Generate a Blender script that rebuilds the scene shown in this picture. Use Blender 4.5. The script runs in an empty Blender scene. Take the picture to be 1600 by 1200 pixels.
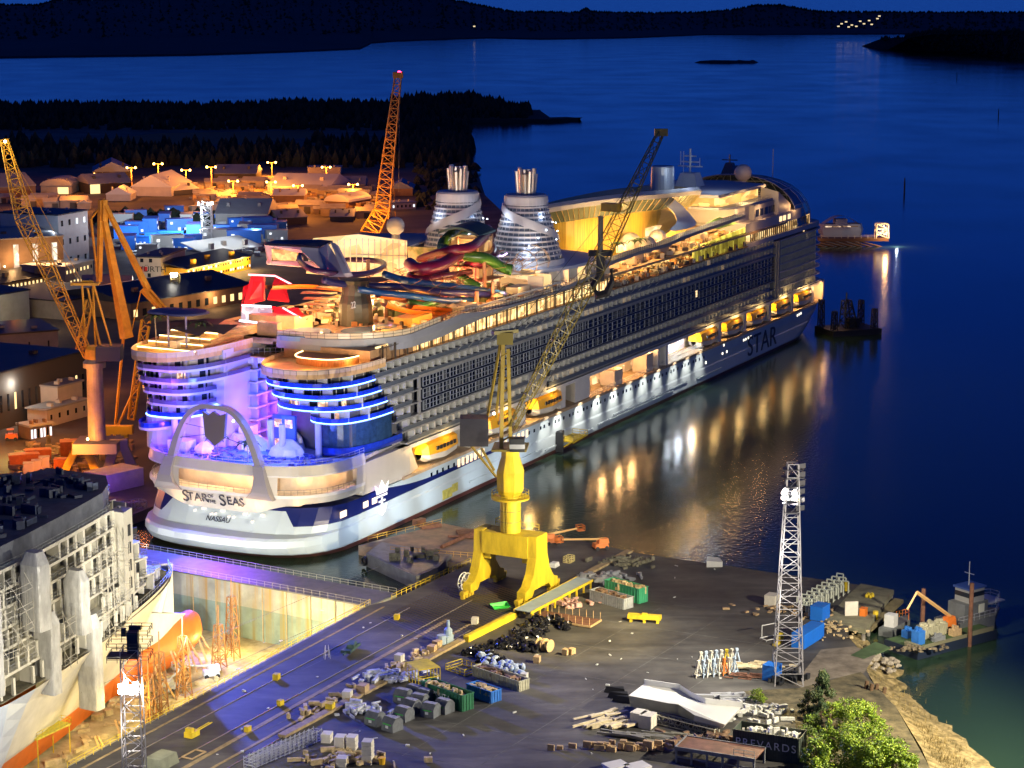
import bpy, math, random
from mathutils import Vector, Matrix
random.seed(7)
R = math.radians
scene = bpy.context.scene
col = scene.collection
# ------------------------------------------------------------------ camera (drone at 120 m, long lens)
FPX, HY, CH = 3235.0, -12.0, 120.0
PITCH = math.atan((600 - HY) / FPX)
cd = bpy.data.cameras.new("camera")
cam = bpy.data.objects.new("camera", cd)
col.objects.link(cam)
cam.location = (0, 0, CH)
cam.rotation_euler = (math.pi / 2 - PITCH, 0, 0)
cd.sensor_width = 36.0
cd.lens = 36.0 * FPX / 1600.0
cd.clip_start = 1.0
cd.clip_end = 60000.0
scene.camera = cam
scene.view_settings.view_transform = 'Standard'
scene.view_settings.look = 'None'
scene.view_settings.exposure = 0.0
scene.view_settings.gamma = 1.0
# ------------------------------------------------------------------ world: blue hour
w = bpy.data.worlds.new("World")
scene.world = w
w.use_nodes = True
nt = w.node_tree
nt.nodes.clear()
wo = nt.nodes.new('ShaderNodeOutputWorld')
bg = nt.nodes.new('ShaderNodeBackground')
tc = nt.nodes.new('ShaderNodeTexCoord')
sx = nt.nodes.new('ShaderNodeSeparateXYZ')
cr = nt.nodes.new('ShaderNodeValToRGB')
nt.links.new(tc.outputs['Generated'], sx.inputs[0])
nt.links.new(sx.outputs['Z'], cr.inputs[0])
nt.links.new(cr.outputs[0], bg.inputs[0])
nt.links.new(bg.outputs[0], wo.inputs[0])
el = cr.color_ramp.elements
el[0].position = 0.0; el[0].color = (0.012, 0.075, 0.36, 1)
el[1].position = 1.0; el[1].color = (0.004, 0.012, 0.06, 1)
e = el.new(0.12); e.color = (0.002, 0.028, 0.26, 1)
e = el.new(0.35); e.color = (0.002, 0.014, 0.11, 1)
bg.inputs[1].default_value = 1.2
scene.cycles.use_denoising = True
scene.cycles.max_bounces = 5
scene.cycles.diffuse_bounces = 2
scene.cycles.glossy_bounces = 3
scene.cycles.transmission_bounces = 3
scene.cycles.sample_clamp_indirect = 4.0
scene.cycles.sample_clamp_direct = 30.0
scene.cycles.caustics_reflective = False
scene.cycles.caustics_refractive = False
scene.cycles.use_light_tree = True

# ------------------------------------------------------------------ picture <-> place
def ray(x, y):
    u = (x - 800) / FPX; v = (y - 600) / FPX
    return Vector((u, math.cos(PITCH) - v * math.sin(PITCH), -(math.sin(PITCH) + v * math.cos(PITCH))))
def P(x, y, z=0.0):
    r = ray(x, y); k = (z - CH) / r.z
    return Vector((r.x * k, r.y * k, z))
def hgt(base, y):
    """height at which a vertical through `base` meets picture row y"""
    v = (y - 600) / FPX
    return CH - base.y * (math.sin(PITCH) + v * math.cos(PITCH)) / (math.cos(PITCH) - v * math.sin(PITCH))
WL = -2.5
SO = P(540, 862, WL); _b = P(1106, 598, WL) - SO; _b.z = 0
AX = _b.normalized(); SO.z = 0
SHRZ = math.atan2(AX.y, AX.x)
LF = Vector((-AX.y, AX.x, 0))      # to port
def W(s, y, z): return SO + AX * s + LF * y + Vector((0, 0, z))
def SD(x, y, yy=0.0):
    """ship (s,z) of a pixel lying on the long plane at port distance yy"""
    r = ray(x, y); c = Vector((0, 0, CH)); k = (yy - (c - SO).dot(LF)) / r.dot(LF)
    q = c + r * k
    return (q - SO).dot(AX), q.z
def DK(x, y, z):
    q = P(x, y, z) - SO
    return q.dot(AX), q.dot(LF)

# ------------------------------------------------------------------ lights
def warmc(k):  # named light colours
    return dict(warm=(1, .54, .2), sod=(1, .30, .03), white=(1, .93, .8), cool=(.75, .87, 1), blue=(.06, .12, 1), violet=(.24, .05, 1), ylwh=(1, .89, .68),
                yellow=(1, .74, .22), red=(1, .05, .08), pink=(1, .2, .75), gold=(1, .64, .22))[k]
def lamp(kind, loc, power, colr, r=0.3, target=None, ang=60, blend=.5, name='lamp_light'):
    d = bpy.data.lights.new(name, kind)
    d.energy = power; d.color = warmc(colr)
    if kind == 'SPOT':
        d.spot_size = R(ang); d.spot_blend = blend
    if kind == 'AREA':
        d.size = r
    else:
        d.shadow_soft_size = r
    o = bpy.data.objects.new(name, d); col.objects.link(o); o.location = loc
    if target is not None:
        o.rotation_euler = (Vector(target) - Vector(loc)).to_track_quat('-Z', 'Y').to_euler()
    return o
def pt(loc, power, c='warm', r=.3, name='lamp_light'): return lamp('POINT', loc, power, c, r, name=name)
def spot(loc, tgt, power, c='white', ang=60, r=.4, blend=.5, name='floodlight_beam'): return lamp('SPOT', loc, power, c, r, tgt, ang, blend, name)

# ------------------------------------------------------------------ materials
MATS = {}
def mat(name, c=(.5, .5, .5), rough=.6, metal=0., noise=.0, scale=.5, emit=None, es=1., c2=None, bump=0., alpha=1., stretch=None):
    if name in MATS: return MATS[name]
    m = bpy.data.materials.new(name); MATS[name] = m
    m.use_nodes = True
    n = m.node_tree; b = n.nodes['Principled BSDF']
    b.inputs['Base Color'].default_value = (*c, 1)
    b.inputs['Roughness'].default_value = rough
    b.inputs['Metallic'].default_value = metal
    if emit:
        b.inputs['Emission Color'].default_value = (*emit, 1)
        b.inputs['Emission Strength'].default_value = es
        m.cycles.emission_sampling = 'NONE'
    if alpha < 1: b.inputs['Alpha'].default_value = alpha
    if noise or c2 or bump:
        t = n.nodes.new('ShaderNodeTexCoord'); mp = n.nodes.new('ShaderNodeMapping')
        nz = n.nodes.new('ShaderNodeTexNoise'); nz.inputs['Scale'].default_value = scale
        nz.inputs['Detail'].default_value = 6; nz.inputs['Roughness'].default_value = .65
        n.links.new(t.outputs['Object'], mp.inputs[0]); n.links.new(mp.outputs[0], nz.inputs[0])
        if stretch: mp.inputs['Scale'].default_value = stretch
        r = n.nodes.new('ShaderNodeValToRGB')
        r.color_ramp.elements[0].position = .35; r.color_ramp.elements[1].position = .68
        a = tuple(x * (1 - noise) for x in c); d = c2 if c2 else tuple(min(1, x * (1 + noise)) for x in c)
        r.color_ramp.elements[0].color = (*a, 1); r.color_ramp.elements[1].color = (*d, 1)
        n.links.new(nz.outputs[0], r.inputs[0]); n.links.new(r.outputs[0], b.inputs['Base Color'])
        if bump:
            bp = n.nodes.new('ShaderNodeBump'); bp.inputs['Distance'].default_value = bump
            n.links.new(nz.outputs[0], bp.inputs['Height']); n.links.new(bp.outputs[0], b.inputs['Normal'])
    return m
def glow(name, c, s):
    return mat(name, c=(.1, .1, .1), emit=c, es=s)
def interior(name, c1, c2, s, sc=(.6, .6, 1.2), dark=.25):
    """a lit room seen through glass: patches of light and furniture"""
    if name in MATS: return MATS[name]
    m = mat(name, c=(.3, .2, .1), emit=c1, es=s)
    n = m.node_tree; b = n.nodes['Principled BSDF']
    t = n.nodes.new('ShaderNodeTexCoord'); mp = n.nodes.new('ShaderNodeMapping'); mp.inputs['Scale'].default_value = sc
    v = n.nodes.new('ShaderNodeTexVoronoi'); v.distance = 'CHEBYCHEV'; v.inputs['Scale'].default_value = 1.0
    z = n.nodes.new('ShaderNodeTexNoise'); z.inputs['Scale'].default_value = .8; z.inputs['Detail'].default_value = 4
    n.links.new(t.outputs['Object'], mp.inputs[0]); n.links.new(mp.outputs[0], v.inputs[0]); n.links.new(mp.outputs[0], z.inputs[0])
    mx = n.nodes.new('ShaderNodeMath'); mx.operation = 'MULTIPLY'
    sp = n.nodes.new('ShaderNodeSeparateXYZ'); n.links.new(v.outputs['Color'], sp.inputs[0])
    n.links.new(sp.outputs[0], mx.inputs[0]); n.links.new(z.outputs[0], mx.inputs[1])
    r = n.nodes.new('ShaderNodeValToRGB'); r.color_ramp.elements[0].position = .1; r.color_ramp.elements[1].position = .5
    r.color_ramp.elements[0].color = (*[x * dark for x in c2], 1); r.color_ramp.elements[1].color = (*c1, 1)
    k = r.color_ramp.elements.new(.24); k.color = (*c2, 1)
    n.links.new(mx.outputs[0], r.inputs[0]); n.links.new(r.outputs[0], b.inputs['Emission Color'])
    return m

# ------------------------------------------------------------------ mesh builder
class MB:
    def __init__(s): s.v = []; s.f = []; s.mi = []; s.m = 0; s.ch = []
    def add(s, v, f):
        o = len(s.v); s.ch.append((o, len(s.f))); s.v += [tuple(q) for q in v]; s.f += [tuple(i + o for i in g) for g in f]; s.mi += [s.m] * len(f); return s
    def bx(s, x0, x1, y0, y1, z0, z1):
        return s.add([(x0, y0, z0), (x1, y0, z0), (x1, y1, z0), (x0, y1, z0), (x0, y0, z1), (x1, y0, z1), (x1, y1, z1), (x0, y1, z1)],
                     [(3, 2, 1, 0), (4, 5, 6, 7), (0, 1, 5, 4), (1, 2, 6, 5), (2, 3, 7, 6), (3, 0, 4, 7)])
    def box(s, x, y, z, lx, ly, lz, rz=0., tx=0.):
        """box standing at z, optionally turned and tapered"""
        c, n = math.cos(rz), math.sin(rz); k = 1 - tx; vs = []
        for zz, q in ((z, 1), (z + lz, k)):
            for a, b in ((-1, -1), (1, -1), (1, 1), (-1, 1)):
                u, v = a * lx / 2 * q, b * ly / 2 * q
                vs.append((x + u * c - v * n, y + u * n + v * c, zz))
        return s.add(vs, [(3, 2, 1, 0), (4, 5, 6, 7), (0, 1, 5, 4), (1, 2, 6, 5), (2, 3, 7, 6), (3, 0, 4, 7)])
    def prism(s, pts, z0, z1, top=True, bot=True):
        n = len(pts); zz0 = z0 if hasattr(z0, '__len__') else [z0] * n; zz1 = z1 if hasattr(z1, '__len__') else [z1] * n
        v = [(p[0], p[1], a) for p, a in zip(pts, zz0)] + [(p[0], p[1], a) for p, a in zip(pts, zz1)]
        f = [(i, (i + 1) % n, n + (i + 1) % n, n + i) for i in range(n)]
        if top: f.append(tuple(range(n, 2 * n)))
        if bot: f.append(tuple(range(n - 1, -1, -1)))
        return s.add(v, f)
    def loft(s, rings, closed=True, cap0=False, cap1=False, skip=None):
        n = len(rings[0]); v = [q for r in rings for q in r]; f = []
        for j in range(len(rings) - 1):
            for i in range(n if closed else n - 1):
                if skip and skip(j, i): continue
                k = (i + 1) % n
                f.append((j * n + i, j * n + k, (j + 1) * n + k, (j + 1) * n + i))
        if cap0: f.append(tuple(range(n - 1, -1, -1)))
        if cap1: f.append(tuple(range((len(rings) - 1) * n, len(rings) * n)))
        return s.add(v, f)
    def lathe(s, prof, c=(0, 0), n=20, cap=True):
        rings = [[(c[0] + r * math.cos(2 * math.pi * i / n), c[1] + r * math.sin(2 * math.pi * i / n), z) for i in range(n)] for r, z in prof]
        return s.loft(rings, True, cap, cap)
    def tube(s, path, r, n=6, cap=True):
        path = [Vector(p) for p in path]; rs = r if hasattr(r, '__len__') else [r] * len(path); rings = []
        for i, p in enumerate(path):
            a = path[max(0, i - 1)]; b = path[min(len(path) - 1, i + 1)]; d = (b - a).normalized()
            u = d.cross(Vector((0, 0, 1)))
            if u.length < 1e-3: u = Vector((1, 0, 0))
            u.normalize(); w_ = u.cross(d)
            rings.append([tuple(p + (u * math.cos(2 * math.pi * k / n) + w_ * math.sin(2 * math.pi * k / n)) * rs[i]) for k in range(n)])
        return s.loft(rings, True, cap, cap)
    def bar(s, a, b, r=.1, n=4): return s.tube([a, b], r, n)
    def half(s, path, r, n=7, up=1):
        """open trough along a path"""
        path = [Vector(p) for p in path]; rings = []
        for i, p in enumerate(path):
            a = path[max(0, i - 1)]; b = path[min(len(path) - 1, i + 1)]; d = (b - a).normalized()
            u = d.cross(Vector((0, 0, 1))).normalized()
            rings.append([tuple(p + u * math.cos(math.pi * k / (n - 1)) * r - Vector((0, 0, 1)) * math.sin(math.pi * k / (n - 1)) * r * up) for k in range(n)])
        return s.loft(rings, False)
    def ball(s, c, r, n=12, m=8, sz=1., zmin=-1):
        pr = []
        for j in range(m + 1):
            a = -math.pi / 2 + math.pi * j / m
            if math.sin(a) < zmin - 1e-6: continue
            pr.append((max(1e-3, r * math.cos(a)), c[2] + r * sz * math.sin(a)))
        return s.lathe(pr, c, n)
    def truss(s, a, b, w0, w1, n=10, r=.12, rb=None, rd=None, up=(0, 0, 1)):
        """square lattice column from a to b"""
        a = Vector(a); b = Vector(b); d = (b - a).normalized(); u = d.cross(Vector(up))
        if u.length < .05: u = d.cross(Vector((0, 1, 0)))
        u.normalize(); v = u.cross(d); rd = rd or r * .6
        def cor(t):
            p = a.lerp(b, t); w_ = (w0 * (1 - t) + w1 * t) / 2
            return [p + u * w_ + v * w_, p - u * w_ + v * w_, p - u * w_ - v * w_, p + u * w_ - v * w_]
        c0, c1 = cor(0), cor(1)
        for i in range(4): s.bar(c0[i], c1[i], r)
        pr = c0
        for k in range(1, n + 1):
            cu = cor(k / n)
            for i in range(4):
                j = (i + 1) % 4
                s.bar(cu[i], cu[j], rd, 3)
                s.bar(pr[i], cu[j], rd, 3) if (k + i) % 2 else s.bar(pr[j], cu[i], rd, 3)
            pr = cu
        return s
    def rail(s, pts, z, h=1.1, step=2., r=.05, bars=2, closed=False):
        pts = [Vector((p[0], p[1], p[2] if len(p) > 2 else z)) for p in pts]
        if closed: pts.append(pts[0])
        for a, b in zip(pts, pts[1:]):
            L = (b - a).length; k = max(1, int(L / step))
            for q in range(bars):
                hh = Vector((0, 0, h * (q + 1) / bars)); s.bar(a + hh, b + hh, r, 3)
            for i in range(k + 1):
                p = a.lerp(b, i / k); s.bar(p, p + Vector((0, 0, h)), r, 3)
        return s
    def each(s, name, m, parent=None, per=1, **k):
        """one object for every `per` shapes added"""
        c = s.ch + [(len(s.v), len(s.f))]; out = []
        for i in range(0, len(s.ch), per):
            (v0, f0), (v1, f1) = c[i], c[min(i + per, len(s.ch))]; q = MB(); q.v = s.v[v0:v1]; q.f = [tuple(j - v0 for j in g) for g in s.f[f0:f1]]; q.mi = s.mi[f0:f1]
            out.append(q.obj(name, m, parent, **k))
        return out
    def obj(s, name, m, parent=None, label=None, cat=None, group=None, kind=None, loc=None, rz=0, smooth=False):
        me = bpy.data.meshes.new(name)
        me.from_pydata(s.v, [], s.f)
        ms = m if isinstance(m, (list, tuple)) else [m]
        for q in ms: me.materials.append(q)
        if len(ms) > 1: me.polygons.foreach_set('material_index', s.mi)
        if smooth:
            me.polygons.foreach_set('use_smooth', [True] * len(s.f))
        me.update()
        o = bpy.data.objects.new(name, me); col.objects.link(o)
        if parent: o.parent = parent
        if loc is not None: o.location = loc
        o.rotation_euler = (0, 0, rz)
        return tag(o, label, cat, group, kind)
def tag(o, label=None, cat=None, group=None, kind=None):
    if label: o['label'] = label
    if cat: o['category'] = cat
    if group: o['group'] = group
    if kind: o['kind'] = kind
    return o
NTH = ['first', 'second', 'third', 'fourth', 'fifth', 'sixth', 'seventh', 'eighth', 'ninth', 'tenth', 'eleventh', 'twelfth', 'thirteenth', 'fourteenth', 'fifteenth', 'sixteenth']
def thing(name, label, cat, loc=(0, 0, 0), rz=0., group=None):
    o = bpy.data.objects.new(name, None); col.objects.link(o)
    o.location = loc; o.rotation_euler = (0, 0, rz); o.empty_display_size = 1
    return tag(o, label, cat, group)
def dup(root, loc, rz, label=None, sc=None):
    r = root.copy(); col.objects.link(r); r.location = loc; r.rotation_euler = (0, 0, rz)
    if sc: r.scale = (sc, sc, sc)
    if label: r['label'] = label
    for ch in list(root.children):
        c = ch.copy(); col.objects.link(c); c.parent = r
        for g in list(ch.children):
            d = g.copy(); col.objects.link(d); d.parent = c
    return r
def textobj(name, s, size, m, parent=None, loc=(0, 0, 0), rot=(0, 0, 0), ext=.03, space=1., shear=0, xs=1.):
    c = bpy.data.curves.new(name, 'FONT'); c.body = s; c.size = size; c.extrude = ext; c.align_x = 'CENTER'; c.align_y = 'CENTER'
    c.space_character = space; c.shear = shear
    c.materials.append(m)
    o = bpy.data.objects.new(name, c); col.objects.link(o); bpy.context.view_layer.update()
    me = bpy.data.meshes.new_from_object(o.evaluated_get(bpy.context.evaluated_depsgraph_get())); bpy.data.objects.remove(o); bpy.data.curves.remove(c)
    o = bpy.data.objects.new(name, me); col.objects.link(o); o.location = loc; o.rotation_euler = rot; o.scale = (xs, 1, 1)
    if parent: o.parent = parent
    return o
def rotm(o, X, Y):
    """face a text object: X to the reader's right, Y up"""
    X = Vector(X).normalized(); Y = Vector(Y).normalized(); Z = X.cross(Y)
    o.rotation_euler = Matrix((X, Y, Z)).transposed().to_euler()
    return o
# common materials
wht = mat('white_paint', (.62, .62, .6), .4, noise=.08, scale=.3)
ylw = mat('crane_yellow', (.50, .36, .02), .5, scale=.55, c2=(.76, .57, .03), noise=.02, stretch=(1, 1, .25), bump=.01)
dyl = mat('old_yellow', (.55, .30, .03), .5, noise=.2, scale=.5)
drk = mat('dark_steel', (.02, .022, .026), .5)
gry = mat('grey_steel', (.22, .23, .24), .5, noise=.2, scale=.6)
galv = mat('galvanised_steel', (.45, .46, .48), .4, .3)
rust = mat('rusty_steel', (.16, .07, .04), .8, noise=.35, scale=1.2)
wood = mat('timber', (.45, .31, .16), .8, noise=.2, scale=2)
blk = mat('black_rubber', (.012, .012, .014), .5)
blu = mat('blue_paint', (.03, .16, .5), .5, noise=.12, scale=1)
grn = mat('green_paint', (.02, .14, .06), .5, noise=.15, scale=1)
org = mat('orange_paint', (.7, .18, .02), .5, noise=.1, scale=1)
glsd = mat('dark_glass', (.012, .018, .03), .12)
Lwhite = glow('lamp_white', (1, .95, .85), 30)
Lsod = glow('lamp_amber', (1, .45, .1), 18)
Lred = glow('lamp_red', (1, .02, .1), 25)
# ================================================================== SETTING
HD = R(27.7)                                     # heading of the quay
QA = Vector((math.sin(HD), math.cos(HD), 0)); QB = Vector((math.cos(HD), -math.sin(HD), 0))
QZ = math.atan2(QA.y, QA.x)
def water_mat():
    m = bpy.data.materials.new('sea_water'); m.use_nodes = True; n = m.node_tree; b = n.nodes['Principled BSDF']
    b.inputs['Base Color'].default_value = (.018, .038, .022, 1); b.inputs['Roughness'].default_value = .13
    b.inputs['IOR'].default_value = 1.34
    t = n.nodes.new('ShaderNodeTexCoord'); mp = n.nodes.new('ShaderNodeMapping'); mp.inputs['Scale'].default_value = (1, .7, 1)
    a = n.nodes.new('ShaderNodeTexNoise'); a.inputs['Scale'].default_value = 1.1; a.inputs['Detail'].default_value = 3
    c = n.nodes.new('ShaderNodeTexNoise'); c.inputs['Scale'].default_value = .012; c.inputs['Detail'].default_value = 5
    n.links.new(t.outputs['Object'], mp.inputs[0]); n.links.new(mp.outputs[0], a.inputs[0]); n.links.new(mp.outputs[0], c.inputs[0])
    bp = n.nodes.new('ShaderNodeBump'); bp.inputs['Distance'].default_value = .16; bp.inputs['Strength'].default_value = .27
    n.links.new(a.outputs[0], bp.inputs['Height']); n.links.new(bp.outputs[0], b.inputs['Normal'])
    r = n.nodes.new('ShaderNodeMapRange'); r.inputs['From Min'].default_value = .35; r.inputs['From Max'].default_value = .7
    r.inputs['To Min'].default_value = .10; r.inputs['To Max'].default_value = .17
    n.links.new(c.outputs[0], r.inputs[0]); n.links.new(r.outputs[0], b.inputs['Roughness'])
    return m
wm = water_mat()
mb = MB(); mb.add([(-30000, -2000, WL), (30000, -2000, WL), (30000, 55000, WL), (-30000, 55000, WL)], [(0, 1, 2, 3)])
# the dry dock is cut out of the sea sheet further down (its floor lies lower): sea sheet in four strips round it
mb = MB()
dk = [P(-260, 1395), P(577, 946), P(238, 902), P(-400, 1250)]
def xy(v): return (v.x, v.y)
far = 55000
mb.add([(-30000, 455, WL), (30000, 455, WL), (30000, far, WL), (-30000, far, WL),
        (30, 455, WL), (30, 100, WL), (30000, 100, WL)], [(0, 1, 2, 3), (4, 5, 6, 1)])
cz = P(577, 946); cw = P(170, 864)
bp_ = [(-95, 455), (cw.x + 1, cw.y - 1), (cz.x + 1, cz.y + 1), (30, cz.y + 1), (30, 455)]
mb.add([(a, b, WL) for a, b in bp_], [(0, 1, 2, 3, 4)])
mb.obj('water', wm, kind='structure')

asph = mat('asphalt', (.055, .052, .05), .75, noise=.35, scale=.09, c2=(.13, .125, .115), bump=.02)
def yard_mat():
    """asphalt with long tyre trails and patches"""
    m = mat('yard_asphalt', (.05, .047, .045), .6, noise=.3, scale=.05, c2=(.105, .1, .092), stretch=(1, 1, 1))
    n = m.node_tree; b = n.nodes['Principled BSDF']; ramp = [q for q in n.nodes if q.type == 'VALTORGB'][0]
    t = n.nodes.new('ShaderNodeTexCoord'); mp = n.nodes.new('ShaderNodeMapping'); mp.inputs['Rotation'].default_value = (0, 0, R(-30)); mp.inputs['Scale'].default_value = (.05, .22, 1)
    z = n.nodes.new('ShaderNodeTexNoise'); z.inputs['Scale'].default_value = 1; z.inputs['Detail'].default_value = 8; z.inputs['Roughness'].default_value = .7
    z.inputs['Distortion'].default_value = .6
    n.links.new(t.outputs['Object'], mp.inputs[0]); n.links.new(mp.outputs[0], z.inputs[0])
    q = n.nodes.new('ShaderNodeValToRGB'); q.color_ramp.elements[0].position = .4; q.color_ramp.elements[1].position = .66
    q.color_ramp.elements[0].color = (.7, .7, .7, 1); q.color_ramp.elements[1].color = (1.45, 1.42, 1.36, 1)
    n.links.new(z.outputs[0], q.inputs[0])
    mx = n.nodes.new('ShaderNodeMix'); mx.data_type = 'RGBA'; mx.blend_type = 'MULTIPLY'; mx.inputs[0].default_value = 1
    n.links.new(ramp.outputs[0], mx.inputs[6]); n.links.new(q.outputs[0], mx.inputs[7]); n.links.new(mx.outputs[2], b.inputs['Base Color'])
    r2 = n.nodes.new('ShaderNodeMapRange'); r2.inputs['To Min'].default_value = .55; r2.inputs['To Max'].default_value = .85
    n.links.new(z.outputs[0], r2.inputs[0]); n.links.new(r2.outputs[0], b.inputs['Roughness'])
    return m
ym = yard_mat()
conc = mat('quay_concrete', (.22, .2, .17), .8, noise=.35, scale=.35)
dirt = mat('yard_dirt', (.16, .13, .10), .9, noise=.35, scale=.25, c2=(.27, .23, .18), bump=.05)
def poly(name, px, z, m, zb=None, kind='structure', world=False):
    pts = px if world else [xy(P(a, b, z)) for a, b in px]
    mb = MB().prism(pts, zb if zb is not None else z - 6, z); return mb.obj(name, m, kind=kind)
# the quay with the crane tracks and the yard
quay = [xy(P(-260, 1395)), xy(P(577, 946)), xy(P(612, 938)), xy(P(735, 880)), xy(P(858, 833)), xy(P(1000, 865)), xy(P(1345, 914)),
        xy(P(1322, 990)), xy(P(1345, 1018)), xy(P(1360, 1062)), xy(P(1395, 1100)), xy(P(1440, 1180)), xy(P(1480, 1300)), xy(P(900, 1900)), xy(P(-260, 1900))]
MB().prism(quay, -14, 0).obj('ground', ym, kind='structure')
# low concrete pier at the far right corner
pier = thing('concrete_pier', 'low concrete pier corner with open underside next to the work barge', 'pier')
MB().prism([xy(P(1345, 912)), xy(P(1397, 922)), xy(P(1352, 984)), xy(P(1290, 970)), xy(P(1325, 930))], -.9, .05).obj('pier_deck', mat('pier_top', (.2, .19, .12), .9, noise=.35, scale=.3), pier)
MB().prism([xy(P(1398, 934, -1)), xy(P(1412, 937, -1)), xy(P(1362, 982, -1)), xy(P(1346, 978, -1))], -1.7, -1.0).obj('lower_ledge', mat('pier_wood', (.22, .18, .09), .9, noise=.3, scale=.5), pier)
mb = MB()
for k in range(7):
    p = P(1397, 924).lerp(P(1354, 984), k / 6); mb.lathe([(.4, -5), (.4, -.9)], (p.x - .6, p.y - .2), 8)
mb.each('pile', conc, pier)
# rough bank from the yard down to the water
top = [(1322, 990), (1345, 1018), (1352, 1045), (1370, 1075), (1400, 1105), (1440, 1170), (1470, 1240)]
bot = [(1352, 990), (1392, 1028), (1424, 1046), (1418, 1078), (1462, 1104), (1532, 1158), (1610, 1225)]
def fine(l):
    o = []
    for (a, b), (c, d) in zip(l, l[1:]):
        for k in range(6): o.append((a + (c - a) * k / 6 + (random.uniform(-7, 7) if l is bot else 0), b + (d - b) * k / 6))
    return o + [l[-1]]
top, bot = fine(top), fine(bot)
mb = MB(); rings = []
for t in range(9):
    k = t / 8; ring = []
    for a, b in zip(top, bot):
        for q in (0,):
            A = P(*a, 0.0); B = P(*b, WL - .4); p = A.lerp(B, k); p.z = .02 * (1 - k) + (WL - .5) * (k ** .8) + random.uniform(-.25, .25) * (0 < k < 1)
            ring.append((p.x + random.uniform(-.4, .4) * (k > 0), p.y + random.uniform(-.4, .4) * (k > 0), p.z))
    rings.append(ring)
mb.loft(rings, False)
mb.obj('beach', mat('bank_grass', (.13, .10, .03), .9, noise=.4, scale=.7, c2=(.36, .27, .12), bump=.15), kind='structure', smooth=False)
MB().prism([xy(P(*q)) for q in [(1283, 1015), (1335, 1010), (1368, 1022), (1350, 1052), (1300, 1060), (1262, 1078), (1240, 1070)]], .0, .02).obj('gravel_path', dirt, kind='structure')
MB().prism([xy(P(*q)) for q in [(1250, 1075), (1345, 1050), (1400, 1105), (1470, 1230), (1230, 1230), (1243, 1130), (1160, 1080)]], .0, .025).obj('rough_ground', mat('rough_grass', (.06, .055, .03), .95, noise=.4, scale=.4, c2=(.16, .13, .07), bump=.1), kind='structure')
# rocks of the revetment
rk = mat('rock', (.3, .26, .2), .85, noise=.3, scale=1.5)
for k in range(34):
    mb = MB(); r = random.uniform(.35, .95)
    mb.lathe([(r * .7, 0), (r, r * .35), (r * .75, r * .8), (r * .2, r)], (0, 0), 6)
    mb.v = [(x * random.uniform(.75, 1.2), y * random.uniform(.75, 1.2), z) for x, y, z in mb.v]
    a = random.random(); px = 1352 + 55 * a + random.uniform(-16, 10); py = 1018 + 14 * a + random.uniform(0, 22)
    q = P(px, py, -.7); mb.obj('shore_rock', rk, loc=(q.x, q.y, -.9 - .4 * a), rz=random.random() * 6, label='pale boulder in the rock pile at the foot of the barge ramp', cat='rock', group='boulders by the ramp')

# ---------------- rails, kerbs and the ribbed plate field on the quay
rl = mat('rail_steel', (.42, .37, .3), .35, .7)
tan = mat('kerb_tan', (.3, .22, .11), .8, noise=.3, scale=.8)
def strip(mb, a, b, wd, z, h=.02):
    A = P(*a); B = P(*b); d = (B - A).normalized(); n = Vector((d.y, -d.x, 0)) * wd / 2
    mb.prism([xy(A - n), xy(A + n), xy(B + n), xy(B - n)], z, z + h)
mb = MB()
for a, b in [((150, 1210), (640, 950)), ((235, 1210), (738, 938)), ((330, 1215), (735, 985))]: strip(mb, a, b, .18, .005, .1)
mb.obj('crane_rails', rl, kind='structure')
mb = MB()
for a, b, wd in [((262, 1215), (700, 968), .9), ((300, 1218), (740, 972), .6), ((120, 1205), (600, 948), .5)]: strip(mb, a, b, wd, .004, .05)
mb.obj('rail_beds', tan, kind='structure')
mb = MB(); strip(mb, (440, 1152), (984, 862), 1.5, .0, .45); mb.obj('cable_trough', tan, kind='structure')
rib = MB()
A0, A1, B0, B1 = P(595, 965), P(735, 900), P(700, 1010), P(850, 940)
for k in range(34):
    t = k / 33; a = A0.lerp(A1, t); b = B0.lerp(B1, t); rib.bar((a.x, a.y, .03), (b.x, b.y, .03), .09, 4)
rib.obj('ribbed_paving', mat('rib_steel', (.2, .15, .09), .6, .3), kind='structure')

mb = MB(); A_, B_ = P(700, 1100), P(1230, 905)
for k in range(-4, 4): o_ = QB * 13 * k; mb.prism([xy(P(520, 1160) + o_), xy(P(520, 1160) + o_ + QB * .12), xy(P(940, 935) + o_ + QB * .12), xy(P(940, 935) + o_)], .002, .012)
for k in range(7): o_ = QA * 16 * k; a_ = P(640, 1180) + o_; mb.prism([xy(a_ - QB * 6), xy(a_ + QB * (56 - 4 * k)), xy(a_ + QB * (56 - 4 * k) + QA * .12), xy(a_ - QB * 6 + QA * .12)], .003, .016)
mb.obj('paving_joints', mat('joint_pale', (.12, .115, .105), .8, noise=.5, scale=.4), kind='structure')
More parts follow.
